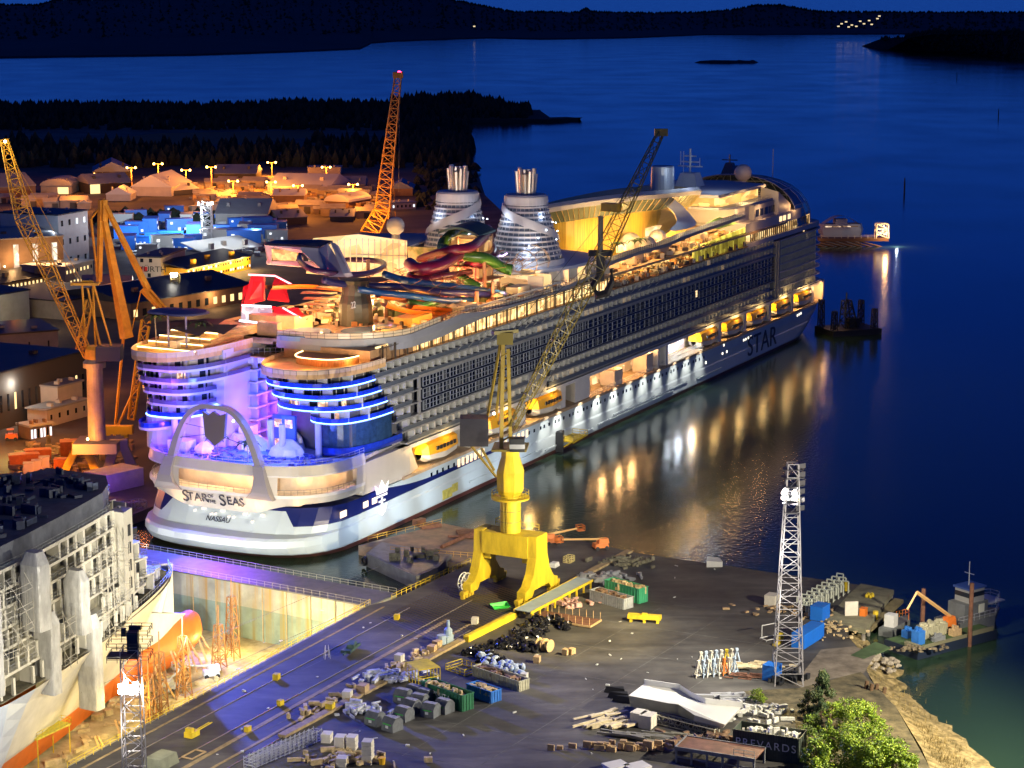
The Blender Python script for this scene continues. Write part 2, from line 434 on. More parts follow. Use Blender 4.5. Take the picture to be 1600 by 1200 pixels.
# ---------------- dry dock: floor, gate, ledges
dfl = mat('dock_floor', (.4, .33, .2), .85, noise=.3, scale=.25, c2=(.6, .52, .36))
MB().prism([(-260, 150), (-20, 395), (-28, 420), (-80, 445), (-190, 430)], -13.0, -12.0).obj('dock_floor', dfl, kind='structure')
mb = MB()                                                  # stepped ledge along the quay side
e0 = P(-260, 1395); e1 = P(577, 946)
d_ = (e1 - e0).normalized(); nn = Vector((-d_.y, d_.x, 0))
a0 = e0; a1 = e1
mb.prism([xy(a0), xy(a0 + nn * 4), xy(a1 + nn * 4), xy(a1)], -12.0, -9.2)
mb.prism([xy(a0 + nn * .02), xy(a0 + nn * .8), xy(a1 + nn * .8), xy(a1 + nn * .02)], -9.2, -.25)
mb.obj('dock_wall', mat('dock_side', (.42, .36, .22), .8, noise=.3, scale=.4), kind='structure')
gate = thing('dock_gate', 'long steel dock gate with rust streaked wall and walkway on top lit blue', 'dock gate')
g0, g1 = P(150, 868), P(577, 946); gd = (g1 - g0).normalized(); gn = Vector((-gd.y, gd.x, 0))
if gn.y < 0: gn = -gn
def gate_mat():
    m = mat('gate_plate', (.30, .32, .30), .6, noise=.3, scale=.12, c2=(.42, .43, .38))
    n = m.node_tree; b = n.nodes['Principled BSDF']; ramp = [q for q in n.nodes if q.type == 'VALTORGB'][0]
    t = n.nodes.new('ShaderNodeTexCoord'); mp = n.nodes.new('ShaderNodeMapping'); mp.inputs['Scale'].default_value = (.55, .55, .02)
    z = n.nodes.new('ShaderNodeTexNoise'); z.inputs['Scale'].default_value = 1; z.inputs['Detail'].default_value = 7
    n.links.new(t.outputs['Object'], mp.inputs[0]); n.links.new(mp.outputs[0], z.inputs[0])
    q = n.nodes.new('ShaderNodeValToRGB'); q.color_ramp.elements[0].position = .52; q.color_ramp.elements[1].position = .66
    q.color_ramp.elements[0].color = (0, 0, 0, 1); q.color_ramp.elements[1].color = (1, 1, 1, 1); n.links.new(z.outputs[0], q.inputs[0])
    mx = n.nodes.new('ShaderNodeMix'); mx.data_type = 'RGBA'; n.links.new(q.outputs[0], mx.inputs[0])
    n.links.new(ramp.outputs[0], mx.inputs[6]); mx.inputs[7].default_value = (.34, .22, .08, 1)
    # darker, wetter paint below the old waterline
    s = n.nodes.new('ShaderNodeSeparateXYZ'); n.links.new(t.outputs['Object'], s.inputs[0])
    lt = n.nodes.new('ShaderNodeMath'); lt.operation = 'LESS_THAN'; lt.inputs[1].default_value = -5.2; n.links.new(s.outputs[2], lt.inputs[0])
    m2 = n.nodes.new('ShaderNodeMix'); m2.data_type = 'RGBA'; m2.blend_type = 'MULTIPLY'; n.links.new(lt.outputs[0], m2.inputs[0])
    n.links.new(mx.outputs[2], m2.inputs[6]); m2.inputs[7].default_value = (.55, .74, .78, 1); n.links.new(m2.outputs[2], b.inputs['Base Color'])
    return m
mb = MB(); mb.prism([xy(g0), xy(g1), xy(g1 + gn * 9.5), xy(g0 + gn * 9.5)], -12, -.3); mb.obj('gate_body', gate_mat(), gate)
mb = MB(); mb.prism([xy(g0 - gn * .3), xy(g1 - gn * .3), xy(g1 + gn * 9.8), xy(g0 + gn * 9.8)], -.3, .0); mb.obj('walkway', mat('gate_deck', (.10, .10, .115), .55, noise=.25, scale=.4), gate)
mb = MB()
for k in range(10):
    p = g0.lerp(g1, .12 + .085 * k) - gn * .25; mb.bar((p.x, p.y, -12), (p.x, p.y, -.3), .13, 5)
mb.each('fender_pipe', mat('pipe_rust', (.32, .25, .14), .7, noise=.2), gate)
mb = MB(); mb.rail([g0 - gn * .2, g1 - gn * .2], 0.0, 1.1, 2, .045); mb.rail([g0 + gn * 9.6, g1 + gn * 9.6], 0.0, 1.1, 2, .045); mb.obj('railing', mat('rail_paint', (.45, .42, .3), .5), gate)
ldr = MB(); ldr.rail([P(575, 945, 0) + Vector((.4, .2, 0)), P(420, 1028, 0) + Vector((.5, .2, 0)), P(100, 1202) + Vector((.5, .2, 0))], 0, 1.1, 2.2, .06)
ldr.obj('dock_edge_railing', ylw, label='yellow safety railing running along the edge of the dry dock', cat='railing')
qr = MB(); qr.rail([P(612, 937), P(735, 880)], 0, 1.1, 1.8, .07); qr.obj('quay_railing', ylw, label='yellow safety railing on the quay edge beside the small water basin', cat='railing')

# ---------------- left bank: one big sheet of land behind the cruise ship
land = [(-1400, 250), P(-200, 1010), P(120, 880), W(-24, 56, 0), W(-10, 57, 0), W(150, 57, 0), W(230, 60, 0), P(800, 345), P(758, 305), P(738, 245), P(702, 206), P(690, 190), P(500, 186), P(-300, 186), (-2600, 1200)]
land = [xy(q) if isinstance(q, Vector) else q for q in land]
lm = mat('shipyard_ground', (.09, .08, .07), .8, noise=.4, scale=.03, c2=(.17, .14, .11))
MB().prism(land, -8, -.02).obj('land', lm, kind='structure')
MB().prism([xy(P(*q)) for q in [(30, 232), (250, 208), (480, 204), (500, 214), (330, 226), (60, 250)]], -.01, .05).obj('field', mat('stubble_field', (.34, .13, .05), .95, noise=.2, scale=.01), kind='structure')

# ---------------- far land and islands
dkg = mat('dark_forest', (.02, .032, .02), .95, noise=.3, scale=.02)
hm = mat('haze_tinted_hills', (.02, .032, .045), .95, noise=.3, scale=.003)  # bluish tint puts distance haze into the hill colour
def ridge(name, near, top, D, thick, zb=-6):
    """terrain whose near shore follows `near` and whose crest (at range D) reaches picture rows `top`"""
    xs = sorted(set([a for a, _ in near] + [a for a, _ in top] + list(range(int(near[0][0]), int(near[-1][0]), 14))))
    def itp(l, x):
        for (a, b), (c, d) in zip(l, l[1:]):
            if a <= x <= c: return b + (d - b) * (x - a) / (c - a)
        return l[-1][1]
    rings = []
    for x in xs:
        s = P(x, itp(near, x), WL); r = ray(x, itp(top, x)); q = r * (D / r.y); crest = Vector((q.x, q.y, CH + q.z))
        if crest.y < s.y + 60: crest.y = s.y + 60
        rg = [(s.x, s.y, zb), (s.x, s.y + 15, .6)]
        for k in (.25, .5, .75):
            p = s.lerp(crest, k); rg.append((p.x, p.y, max(.5, crest.z * (k ** 1.2)) * random.uniform(.93, 1.05)))
        rg += [tuple(crest), (crest.x * 1.0, crest.y + thick, zb)]
        rings.append(rg)
    MB().loft(rings, False).obj(name, hm, kind='structure', smooth=False)
    return rings
L1 = ridge('hills', [(-200, 92), (0, 91), (300, 87), (450, 82), (562, 77), (580, 68), (620, 65), (760, 60), (840, 62), (980, 60), (1100, 55), (1380, 54), (1800, 52)],
           [(-200, 12), (0, 8), (60, 9), (85, 1), (160, 0), (380, -4), (560, 0), (690, -3), (735, 6), (800, 19), (905, 20), (915, 14), (925, 19), (1000, 21), (1100, 20), (1150, 15), (1180, 9), (1220, 9), (1280, 19), (1400, 20), (1800, 20)], 7200, 500)
L3 = ridge('hills', [(1480, 78), (1492, 84), (1540, 87), (1620, 94), (1800, 105)], [(1480, 73), (1495, 62), (1520, 56), (1600, 52), (1800, 50)], 3900, 300)
def conifers(name, spots, hmin, hmax, n=5, wd=.26):
    mb = MB()
    for p in spots:
        h = random.uniform(hmin, hmax) * (1 if random.random() < .6 else .75); r = h * random.uniform(wd * .8, wd * 1.9); z0 = p[2] - h * .15
        a = random.random() * 6; q = [(p[0] + r * math.cos(a + 2 * math.pi * i / n), p[1] + r * math.sin(a + 2 * math.pi * i / n), z0) for i in range(n)]
        m_ = [(p[0] + r * .55 * math.cos(a + .5 + 2 * math.pi * i / n), p[1] + r * .55 * math.sin(a + .5 + 2 * math.pi * i / n), z0 + h * .6) for i in range(n)]
        o = len(q); mb.add(q + m_ + [(p[0], p[1], z0 + h)], [(i, (i + 1) % n, n + (i + 1) % n, n + i) for i in range(n)] + [(n + i, n + (i + 1) % n, 2 * n) for i in range(n)])
    return mb.obj(name, dkg, kind='stuff')
sp = []
for _ in range(9000):
    k = random.randrange(len(L1) - 1); j = random.choice([5, 5, 5, 4, 3, 2]); a = Vector(L1[k][j]); b = Vector(L1[k + 1][j]); p = a.lerp(b, random.random())
    if j < 5: p = p.lerp(Vector(L1[k][j + 1]), random.random())
    sp.append((p.x, p.y + random.uniform(-30, 30) * (j == 5), p.z - 4))
for k in range(len(L3) - 1):
    for _ in range(60):
        j = random.choice([1, 2, 3, 4, 5, 5]); p = Vector(L3[k][j]).lerp(Vector(L3[k + 1][j]), random.random())
        if j < 5: p = p.lerp(Vector(L3[k][j + 1]), random.random())
        sp.append((p.x, p.y, p.z - 2))
conifers('forest', sp, 6, 15, 5, .4)
# wooded headland behind the shipyard
hx = [(-200, 150), (0, 152), (160, 152), (200, 156), (300, 150), (400, 146), (450, 138), (520, 142), (600, 140), (640, 130), (700, 130), (730, 128), (790, 140), (805, 150), (830, 162), (848, 182)]
def headx(x, l=hx):
    for (a, b), (c, d) in zip(l, l[1:]):
        if a <= x <= c: return b + (d - b) * (x - a) / (c - a)
    return l[-1][1]
rings = []
for x in range(-200, 905, 12):
    yt = headx(min(x, 848)); r = ray(x, yt + (4 if x < 850 else 0)); D = 2150
    c = r * (D / r.y); cz_ = max(.3, CH + c.z - 16) if x < 840 else .6
    n_ = P(x, 192 if x < 860 else 188, WL); f_ = P(x, 180 if x > 850 else 165, WL)
    if x >= 850: n_ = P(x, 193 - (x - 850) * .06, WL); f_ = P(x, 184, WL)
    if x >= 890: n_ = P(x, 190, WL); f_ = P(x, 187, WL)
    c = Vector((c.x, (n_.y + f_.y) / 2 if x >= 840 else c.y, cz_))
    rings.append([(n_.x, n_.y, -6), (n_.x, n_.y + 6, .8), tuple(n_.lerp(c, .5) + Vector((0, 0, cz_ * .5 + 1.5))), tuple(c), (f_.x, max(f_.y, c.y + 60), -6)])
MB().loft(rings, False).obj('headland', mat('headland_ground', (.05, .045, .03), .95, noise=.3, scale=.02), kind='structure')
sp = []
for _ in range(5200):
    k = random.randrange(0, int((848 + 200) / 12) - 1); t = random.random() ** .7
    a = Vector(rings[k][1]).lerp(Vector(rings[k + 1][1]), random.random()); b = Vector(rings[k][3])
    p = Vector((a.x + (b.x - a.x) * t + random.uniform(-4, 4), a.y + (b.y - a.y) * t, .3 + max(0, b.z) * t)); sp.append(tuple(p))
for _ in range(1700):     # dark brush between headland and yard
    x = random.uniform(-100, 735); y = random.uniform(222, 262) if random.random() < .6 else random.uniform(186, 204); q = P(x, y)
    if 60 < x < 490 and 203 < y < 228: continue
    sp.append((q.x, q.y, 0))
for _ in range(240):
    t = random.random(); a = P(705, 208).lerp(P(740, 250), t); sp.append((a.x - random.random() * 50, a.y, 0))
conifers('forest', sp, 7, 15)
sp = []
for _ in range(420):      # scrub between the yard halls and the container village, and behind the funnels
    if random.random() < .6: q = P(random.uniform(150, 340), random.uniform(338, 352))
    else: q = P(random.uniform(650, 745), random.uniform(262, 330))
    sp.append((q.x, q.y, 0))
conifers('undergrowth', sp, 3, 7, 6, .5)
def islet(px0, px1, py, w_, h_, label):
    a = P(px0, py, WL); b = P(px1, py + 2, WL); n = 24; ring = []; rg2 = []
    for i in range(n):
        t = 2 * math.pi * i / n; c = (a + b) / 2; L = (b - a).length / 2
        u = math.cos(t) * L * random.uniform(.85, 1); v = math.sin(t) * w_ * random.uniform(.7, 1)
        ring.append((c.x + u, c.y + v, WL - 1)); rg2.append((c.x + u * .8, c.y + v * .6, WL + h_ * random.uniform(.4, 1)))
    MB().loft([ring, rg2], True, False, True).obj('skerry', hm, label=label, cat='islet')
islet(1088, 1187, 97, 35, 5, 'low dark rocky skerry alone in the open bay above the bow')
islet(1390, 1440, 73, 30, 2, 'flat dark reef left of the wooded cape at the top right')
islet(1462, 1496, 73, 40, 3, 'small dark reef touching the wooded cape at the top right')
# houses' lights on the far shore
for k, (x, y) in enumerate([(1315, 38), (1322, 35), (1331, 40), (1338, 42), (1344, 34), (1350, 38), (1358, 33), (1362, 39), (1310, 42), (1326, 43), (1374, 26), (1371, 30), (741, 42)]):
    r = ray(x, y); q = r * ((5600) / r.y); MB().box(0, 0, 0, 5.5, 5, 3).obj('lit_house', glow('far_window', (1, .8, .45), .5 if k % 3 else 1.1), loc=(q.x, q.y, CH + q.z), label=('tiny lit house alone on the dark hill above the wooded headland' if k == 12 else 'tiny lit house on the far right shore, the one at ' + NTH[sorted([1315, 1322, 1331, 1338, 1344, 1350, 1358, 1362, 1310, 1326, 1374, 1371]).index(x)] + ' place from the left'), cat='house', group='lit houses across the bay')
# channel spar buoys
for x, y0, y1, lab in [(1413, 302, 278, 'thin spar buoy standing in the bay right of the ferry pier'), (1560, 183, 170, 'thin spar buoy near the right edge of the open bay'), (1495, 123, 112, 'farthest thin spar buoy near the top right of the bay')]:
    b = P(x, y0, WL); h = hgt(b, y1) - WL; MB().lathe([(.5, -1), (.5, h * .6), (.3, h)], (0, 0), 8).obj('spar_buoy', drk, loc=b, label=lab, cat='buoy')
# ================================================================== CRUISE SHIP (local x = forward from the stern, y = to port, starboard side y = 0)
ship = thing('cruise_ship', 'huge white cruise ship lit up at the quay with waterslides on its top decks', 'cruise ship', SO, SHRZ)
hul_c = (.46, .53, .56)
def hull_mat():
    m = mat('hull_paint', hul_c, .38, noise=.04, scale=.15)
    n = m.node_tree; b = n.nodes['Principled BSDF']; ramp = [q for q in n.nodes if q.type == 'VALTORGB'][0]
    t = n.nodes.new('ShaderNodeTexCoord'); s = n.nodes.new('ShaderNodeSeparateXYZ'); n.links.new(t.outputs['Object'], s.inputs[0])
    def M(op, a, b_=None):
        q = n.nodes.new('ShaderNodeMath'); q.operation = op
        for i, v in enumerate((a, b_)):
            if v is None: continue
            if isinstance(v, (int, float)): q.inputs[i].default_value = v
            else: n.links.new(v, q.inputs[i])
        return q.outputs[0]
    X, Y, Z = s.outputs
    # navy field on the quarter, running out forward into a thin stripe
    up = M('ADD', 6.2, M('MULTIPLY', M('POWER', M('MAXIMUM', M('DIVIDE', M('SUBTRACT', 40, X), 45), 0), 1.6), 6.0))
    lo = M('ADD', 4.6, M('MULTIPLY', M('MAXIMUM', X, 0), .010))
    band = M('MULTIPLY', M('MULTIPLY', M('GREATER_THAN', Z, lo), M('LESS_THAN', Z, up)), M('LESS_THAN', X, 92))
    notback = M('GREATER_THAN', M('ADD', X, M('MULTIPLY', M('ABSOLUTE', M('SUBTRACT', Y, 25)), .42)), -2.3)
    hi = M('MULTIPLY', M('GREATER_THAN', Z, 7.6), M('LESS_THAN', X, 0))
    nav = M('MAXIMUM', M('MULTIPLY', band, notback), hi)
    mx = n.nodes.new('ShaderNodeMix'); mx.data_type = 'RGBA'; n.links.new(nav, mx.inputs[0]); n.links.new(ramp.outputs[0], mx.inputs[6]); mx.inputs[7].default_value = (.006, .012, .10, 1)
    boot = M('LESS_THAN', Z, -1.35)
    m2 = n.nodes.new('ShaderNodeMix'); m2.data_type = 'RGBA'; n.links.new(boot, m2.inputs[0]); n.links.new(mx.outputs[2], m2.inputs[6]); m2.inputs[7].default_value = (.10, .035, .03, 1)
    n.links.new(m2.outputs[2], b.inputs['Base Color'])
    return m
hm_ = hull_mat()
def ring(xa, x1, b, s0, s1, z, e=3.0, n=14, pw=2.0):
    """closed outline at height z: rounded stern, straight sides, pointed bow"""
    pts = []
    for i in range(n + 1):
        t = math.pi * i / n; c, sn = math.cos(t), math.sin(t)
        pts.append((x1 - (x1 - xa) * abs(sn) ** (2 / e), 25 - b * (1 if c > 0 else -1) * abs(c) ** (2 / e), z))
    m = 16
    for i in range(0, m):
        k = i / m; x = s0 + (s1 - s0) * k; pts.append((x, 25 + b * (1 - k ** pw), z))
    for i in range(m, -1, -1):
        k = i / m; x = s0 + (s1 - s0) * k; pts.append((x, 25 - b * (1 - k ** pw), z))
    return pts
lv = [(-6, 0, 20, 23.5, 290, 366), (-2.5, -12.4, 10, 24.6, 308, 370), (-1, -15.6, 6, 25, 312, 371), (.8, -17.4, 6, 25, 318, 371), (2.2, -17.2, 6, 25, 322, 372), (2.7, -16.4, 6, 25, 323, 372), (3.1, -13.4, 6, 24.8, 324, 372), (5.5, -11.4, 6, 25, 330, 373), (8.3, -9.6, 8, 25, 334, 374)]
mb = MB(); mb.loft([ring(xa, x1, b, s0, s1, z) for z, xa, x1, b, s0, s1 in lv], True, True, True)
mb.obj('hull', hm_, ship, smooth=False)
sh_white = mat('ship_white', (.6, .58, .55), .45, noise=.06, scale=.2)
beige = mat('stern_collar', (.5, .46, .40), .45, noise=.05, scale=.2)
shade = mat('ship_grey', (.3, .3, .3), .5, noise=.1, scale=.3)
# sponson knuckle line along the side and the row of small round ports
mb = MB()
for a, b, z in [(104, 136, -.3), (139, 196, .1), (216, 238, .3), (150, 208, .9), (60, 102, .4)]: mb.bx(a, b, -.35, .05, z, z + .35)
mb.each('rubbing_strake', hm_, ship)
mb = MB()
for k in range(42):
    x = 94 + k * 3.1 + (k % 3 == 2) * .8
    mb.bx(x, x + .9, -.06, .1, 6.0, 6.9)
for k in range(20):
    x = 40 + k * 2.9; mb.bx(x, x + .9, -.06, .1, 6.1, 7.1) if x < 62 else None
mb.each('porthole', glsd, ship)
for x in [54 + 2.2 * k for k in range(7)] + [80 + 2.5 * k for k in range(6)]:
    MB().bx(x, x + 1.2, -.09, .1, 5.6, 7.5).obj('window', glow('port_glow', (1, .72, .42), 1.6), ship)
for x, z in [(224, 4), (239, 4.6), (243, 4.6), (259, 6), (261, 6), (263.5, 6.1), (266, 6.1), (315, 6.5), (317, 6.6), (319, 6.7), (240, 7.2)]:
    MB().bx(x, x + .7, -.09, .1, z, z + .7).obj('window', glow('port_white', (1, .9, .7), 3), ship)
# mooring deck openings on the navy quarter
for x, w_ in [(-2, 2.6), (8, 2.2), (12, 2.2)]:
    MB().bx(x, x + w_, -.1, .1, 5.6, 7).obj('mooring_port', glow('mooring_glow', (1, .75, .5), 2), ship)
MB().bx(46, 51, -.06, .1, -1, 1.4).bx(51, 54, -.06, .1, -.2, 1.9).obj('primer_patch', mat('primer_yellow', (.5, .45, .10), .6, noise=.3, scale=.6), ship)
# tender platform with yellow rails hanging at the side
mb = MB(); mb.bx(112, 122, -4.5, 0, .8, 1.1); mb.rail([(112, -4.5), (122, -4.5), (122, 0)], 1.1, 1.3, 1.6, .08); mb.rail([(112, 0), (112, -4.5)], 1.1, 1.3, 1.6, .08); mb.bar((112, -4.3, .9), (112, -.1, -1.8), .15); mb.bar((122, -4.3, .9), (122, -.1, -1.8), .15)
mb.obj('side_platform', ylw, ship)
MB().bx(111, 111.4, -2.2, 0.02, -2, 3.4).bx(111.4, 114, -1.2, 0.02, 1, 3.6).obj('door_recess', drk, ship)

# ---- promenade recess with the lifeboats
warmwall = mat('recess_wall', (.62, .5, .38), .6, noise=.1, scale=.4)
mb = MB(); mb.bx(28, 348, 7, 43, 8.3, 15.9); mb.obj('promenade_wall', warmwall, ship)
def bowpts(s0, s1, x0, inset, b=25, m=14, pw=2.0):
    pts = [(x0, inset)]
    for i in range(m + 1):
        k = i / m; pts.append((s0 + (s1 - inset - s0) * k, 25 - (b - inset) * (1 - k ** pw)))
    for i in range(m - 1, -1, -1):
        k = i / m; pts.append((s0 + (s1 - inset - s0) * k, 25 + (b - inset) * (1 - k ** pw)))
    return pts + [(x0, 50 - inset)]
MB().prism(bowpts(334, 372, 26, -.5), 8.3, 9.0).obj('boat_deck', mat('boat_deck', (.42, .3, .18), .7, noise=.2, scale=.5), ship)
MB().prism(bowpts(340, 368, 26, 0), 15.0, 15.9).obj('deckhead', sh_white, ship)
MB().prism([(339, 7), (344, 0), (352, 2), (358, 8), (350, 14)], 9, 15.2).obj('bow_screen', warmwall, ship)
MB().prism([(8, 0), (30, 0), (36, 1.2), (30, 7), (8, 7)], 8.6, [15.9, 15.9, 9.2, 15.9, 15.9]).obj('quarter_panel', beige, ship)
# columns / fins between the boats
mb = MB()
for x in (63, 92, 117, 131):
    mb.prism([(x - 1.6, .6), (x + 1.6, .6), (x + .8, 6.9), (x - .8, 6.9)], 9, 15.2)
mb.prism([(124, .2), (134, .2), (128, 6)], 9.2, [15.6, 15.6, 15.6])
mb.each('boat_fin', sh_white, ship)
mb = MB()
for x in (238, 262, 287, 311, 334):
    mb.prism([(x - 1.4, .5), (x + 1.2, .5), (x + .5, 6.9), (x - .5, 6.9)], 9, 15.2)
mb.each('boat_fin', sh_white, ship)
mb = MB()
for x, w_ in ((152, 6), (176, 5)): mb.bx(x, x + w_, .5, 5, 9, 13.4 + (x > 160))
mb.each('equipment_house', warmwall, ship)
MB().bx(190, 191.5, -.1, 7, 8.5, 15.8).bx(184, 185, .1, 7, 8.8, 15.8).each('bulkhead', sh_white, ship)
MB().bx(191.5, 222, 6.7, 7, 9, 15.8).obj('white_lounge', interior('cool_room', (.75, .85, 1), (.3, .42, .75), 1.6, (.25, .4, .5), .5), ship)
MB().bx(134, 183, 6.75, 7, 9.1, 15.6).obj('lit_lounge', interior('promenade_room', (1, .72, .42), (.6, .34, .15), 1.3, (.25, .4, .45), .4), ship)
mb = MB(); mb.rail([(134, .3), (190, .3)], 9, 1.2, 1.2, .06); mb.rail([(192, .3), (222, .3)], 9, 2.4, 1.0, .09); mb.obj('promenade_rail', sh_white, ship)
# lifeboats: things of their own
def lifeboat(x, lab):
    t = thing('lifeboat', lab, 'lifeboat', W(x, 2.4, 9.1), SHRZ, 'lifeboats along the starboard promenade')
    def sec(xx, h, wd, z0): return [(xx, -wd, z0 + h * .5), (xx, -wd * .95, z0 + .6), (xx, -wd * .4, z0), (xx, wd * .4, z0), (xx, wd * .95, z0 + .6), (xx, wd, z0 + h * .5)]
    L = 8.6; t.scale = (1, 1.25, 1.28)
    MB().loft([sec(-L, 2.6, .7, 1.0), sec(-L * .8, 3.4, 1.9, .4), sec(0, 3.6, 2.4, 0), sec(L * .8, 3.4, 1.9, .4), sec(L, 2.6, .4, 1.2)], False, False, False).obj('hull', mat('boat_white', (.66, .6, .5), .4), t)
    def cap(xx, wd, z0, z1): return [(xx, -wd, z0), (xx, -wd * .85, z1 - .4), (xx, -wd * .4, z1), (xx, wd * .4, z1), (xx, wd * .85, z1 - .4), (xx, wd, z0)]
    yb = mat('boat_yellow', (.85, .42, .02), .35, noise=.06, scale=.5)
    MB().loft([cap(-L, .8, 2, 3.2), cap(-L * .86, 1.9, 1.9, 4.1), cap(0, 2.45, 1.7, 4.5), cap(L * .86, 1.9, 1.9, 4.1), cap(L, .6, 2, 3.0)], False, True, True).bx(-6, -3.4, -.9, .9, 4.2, 5.1).bx(-3, 4.5, -.6, .6, 4.3, 4.7).obj('canopy', yb, t)
    mb = MB()
    for k in range(6): mb.bx(-4.8 + k * 1.75, -3.8 + k * 1.75, -2.52, -2.3, 2.5, 3.2)
    mb.bx(-L * .9, -L * .86, -1, 1, 2.6, 3.4)
    mb.each('window', drk, t)
    mb = MB()
    for q in (-5, 5): mb.bar((q, 0, 4.4), (q, 0, 5.9), .12); mb.bar((q, .3, 5.8), (q, 4.8, 5.8), .18)
    mb.each('davit', sh_white, t, 2)
for x, lab in [(47, 'yellow topped lifeboat nearest the stern of the cruise ship'), (80, 'yellow topped lifeboat seen behind the jib of the yellow dock crane'), (108, 'yellow topped lifeboat third from the stern beside the open promenade'),
               (228, 'yellow topped lifeboat just forward of the white lit opening'), (251, 'yellow topped lifeboat second in the forward row of five'), (275, 'yellow topped lifeboat in the middle of the forward row of five'),
               (300, 'yellow topped lifeboat second from the bow'), (324, 'yellow topped lifeboat nearest the bow beside the bow screen')]:
    lifeboat(x, lab); pt(W(x - 11, 1.2, 14.4), 5500, 'gold', .5); pt(W(x + 1, -1.5, 15.3), 900, 'gold', .3)
for x in (136, 146, 158, 168, 180): pt(W(x, 1.5, 14.6), 4500, 'warm', .5)
for x in (195, 205, 216): pt(W(x, 1.5, 14.6), 4500, 'cool', .5)
pt(W(343, -1.5, 13), 3500, 'warm', .3); pt(W(36, -1.5, 13), 2600, 'gold', .3)
# wash lights on the hull side
for x in [104, 112, 126, 138, 150, 161, 172, 183, 196, 207, 218]: spot(W(x, -3.6, 11), W(x, .8, 2.5), 11000, 'white', 70, .3, 1)
for x in (-6, 4, 14, 24, 38, 60, 75, 88): spot(W(x, -9, 1.5), W(x + 3, .2, 3), 3000, 'cool', 110, .5, .9)

# ---- balcony decks
NV = [16.5, 19.45, 22.4, 25.35, 28.3, 31.25, 34.2]
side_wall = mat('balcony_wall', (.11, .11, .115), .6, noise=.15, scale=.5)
slab = mat('deck_edge', (.27, .27, .26), .5, noise=.08, scale=.4)
div = mat('balcony_divider', (.46, .46, .43), .6, noise=.1, scale=.6)
railg = mat('balcony_glass', (.10, .115, .13), .2)
def xs0(z): return 13 + (34.2 - z) * .93
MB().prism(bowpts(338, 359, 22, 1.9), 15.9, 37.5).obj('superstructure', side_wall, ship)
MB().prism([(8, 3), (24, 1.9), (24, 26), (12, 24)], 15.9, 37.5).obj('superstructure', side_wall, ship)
def slabrow(x0, x1, z, dy=0.):
    mb = MB(); mb.bx(x0, x1, -.02 + dy, 2.0, z - .18, z + .1); mb.bx(x0, x1, dy, dy + .06, z + .12, z + .2); mb.obj('deck_edge', slab, ship)
for i, z in enumerate(NV):
    if 2 <= i <= 4: slabrow(xs0(z) - 1, 36, z); continue
    slabrow(xs0(z) - 1, 292, z)
slabrow(12, 150, 37.2)
bay = 3.35
def baymesh(L=3.35, hh=2.67):
    mb = MB(); mb.m = 0; mb.bx(L - .5, L, .1, 1.9, .12, hh)                     # divider
    mb.m = 1; mb.bx(0, L, .02, .07, .22, 1.15)                                    # rail glass
    mb.m = 2; mb.bx(.35, 1.6, 1.84, 1.92, .2, 2.3)                                # door glass
    mb.m = 3; mb.bx(0, L, -.01, .1, 1.15, 1.22)
    return mb
bm_ = baymesh(); b0 = bm_.obj('balcony', [div, railg, glsd, slab], ship)
first = True; rest = MB(); cnt = 0
for i, z in enumerate(NV):
    x = xs0(z); x1 = 34 if 2 <= i <= 4 else 288
    while x + bay < x1:
        if x < 62 and cnt < 92:
            cnt += 1
            if first: b0.location = (x, 0, z); first = False
            else:
                o = b0.copy(); col.objects.link(o); o.parent = ship; o.location = (x, 0, z)
        elif not (94 < x < 104 and i < 2) :
            for m_, vs in ((0, (x + bay - .5, x + bay, .1, 1.9, z + .12, z + 2.67)), (1, (x, x + bay, .02, .07, z + .22, z + 1.15)), (random.choice((2, 2, 4)), (x + .35, x + 1.6, 1.84, 1.92, z + .2, z + 2.3)), (3, (x, x + bay, -.01, .1, z + 1.15, z + 1.22))):
                rest.m = m_; rest.bx(*vs)
        x += bay
rest.obj('balcony_rows', [div, railg, glsd, slab, mat('curtain', (.38, .33, .26), .7)], ship, kind='stuff')
MB().bx(94, 105, -.1, 2, 15.9, 22.2).obj('side_panel', shade, ship)
# dark glazed grid of three decks
mb = MB(); mb.bx(36, 290, .35, 2, 22.6, 31.3); mb.obj('glazed_wall', mat('grid_glass', (.010, .014, .026), .18), ship)
fr = MB()
for k in range(3):
    z = 22.9 + 2.85 * k; x = 37; j = 0
    while x < 288:
        fr.bx(x, x + .16, .12, .42, z, z + 2.3); fr.bx(x + 1.75, x + 1.85, .2, .42, z, z + 2.3) if x < 130 else None
        for q in (0, 1.15, 2.25): fr.bx(x, x + 3.0, .15, .42, z + q, z + q + .1)
        x += 3.35; j += 1
        if j % 4 == 0: x += .25
cur = MB()
for _ in range(190):
    k = random.randrange(3); x = 37 + 3.35 * random.randrange(74) + random.choice((.2, 1.7)); cur.bx(x, x + 1.1, .25, .34, 23.1 + 2.85 * k, 24.9 + 2.85 * k)
cur.obj('drawn_blinds', mat('blind_grey', (.10, .11, .12), .6), ship, kind='stuff')
fr.obj('window_frames', mat('grid_frame', (.26, .28, .31), .5), ship, kind='stuff')
mb = MB(); mb.bx(34.6, 291, -.12, .5, 31.3, 31.75); mb.bx(34.6, 35.3, -.12, .5, 22.2, 31.3); mb.bx(34.6, 291, -.12, .5, 22.25, 22.6); mb.bx(290.3, 291, -.12, .5, 22.2, 31.3)
mb.obj('grid_border', slab, ship)
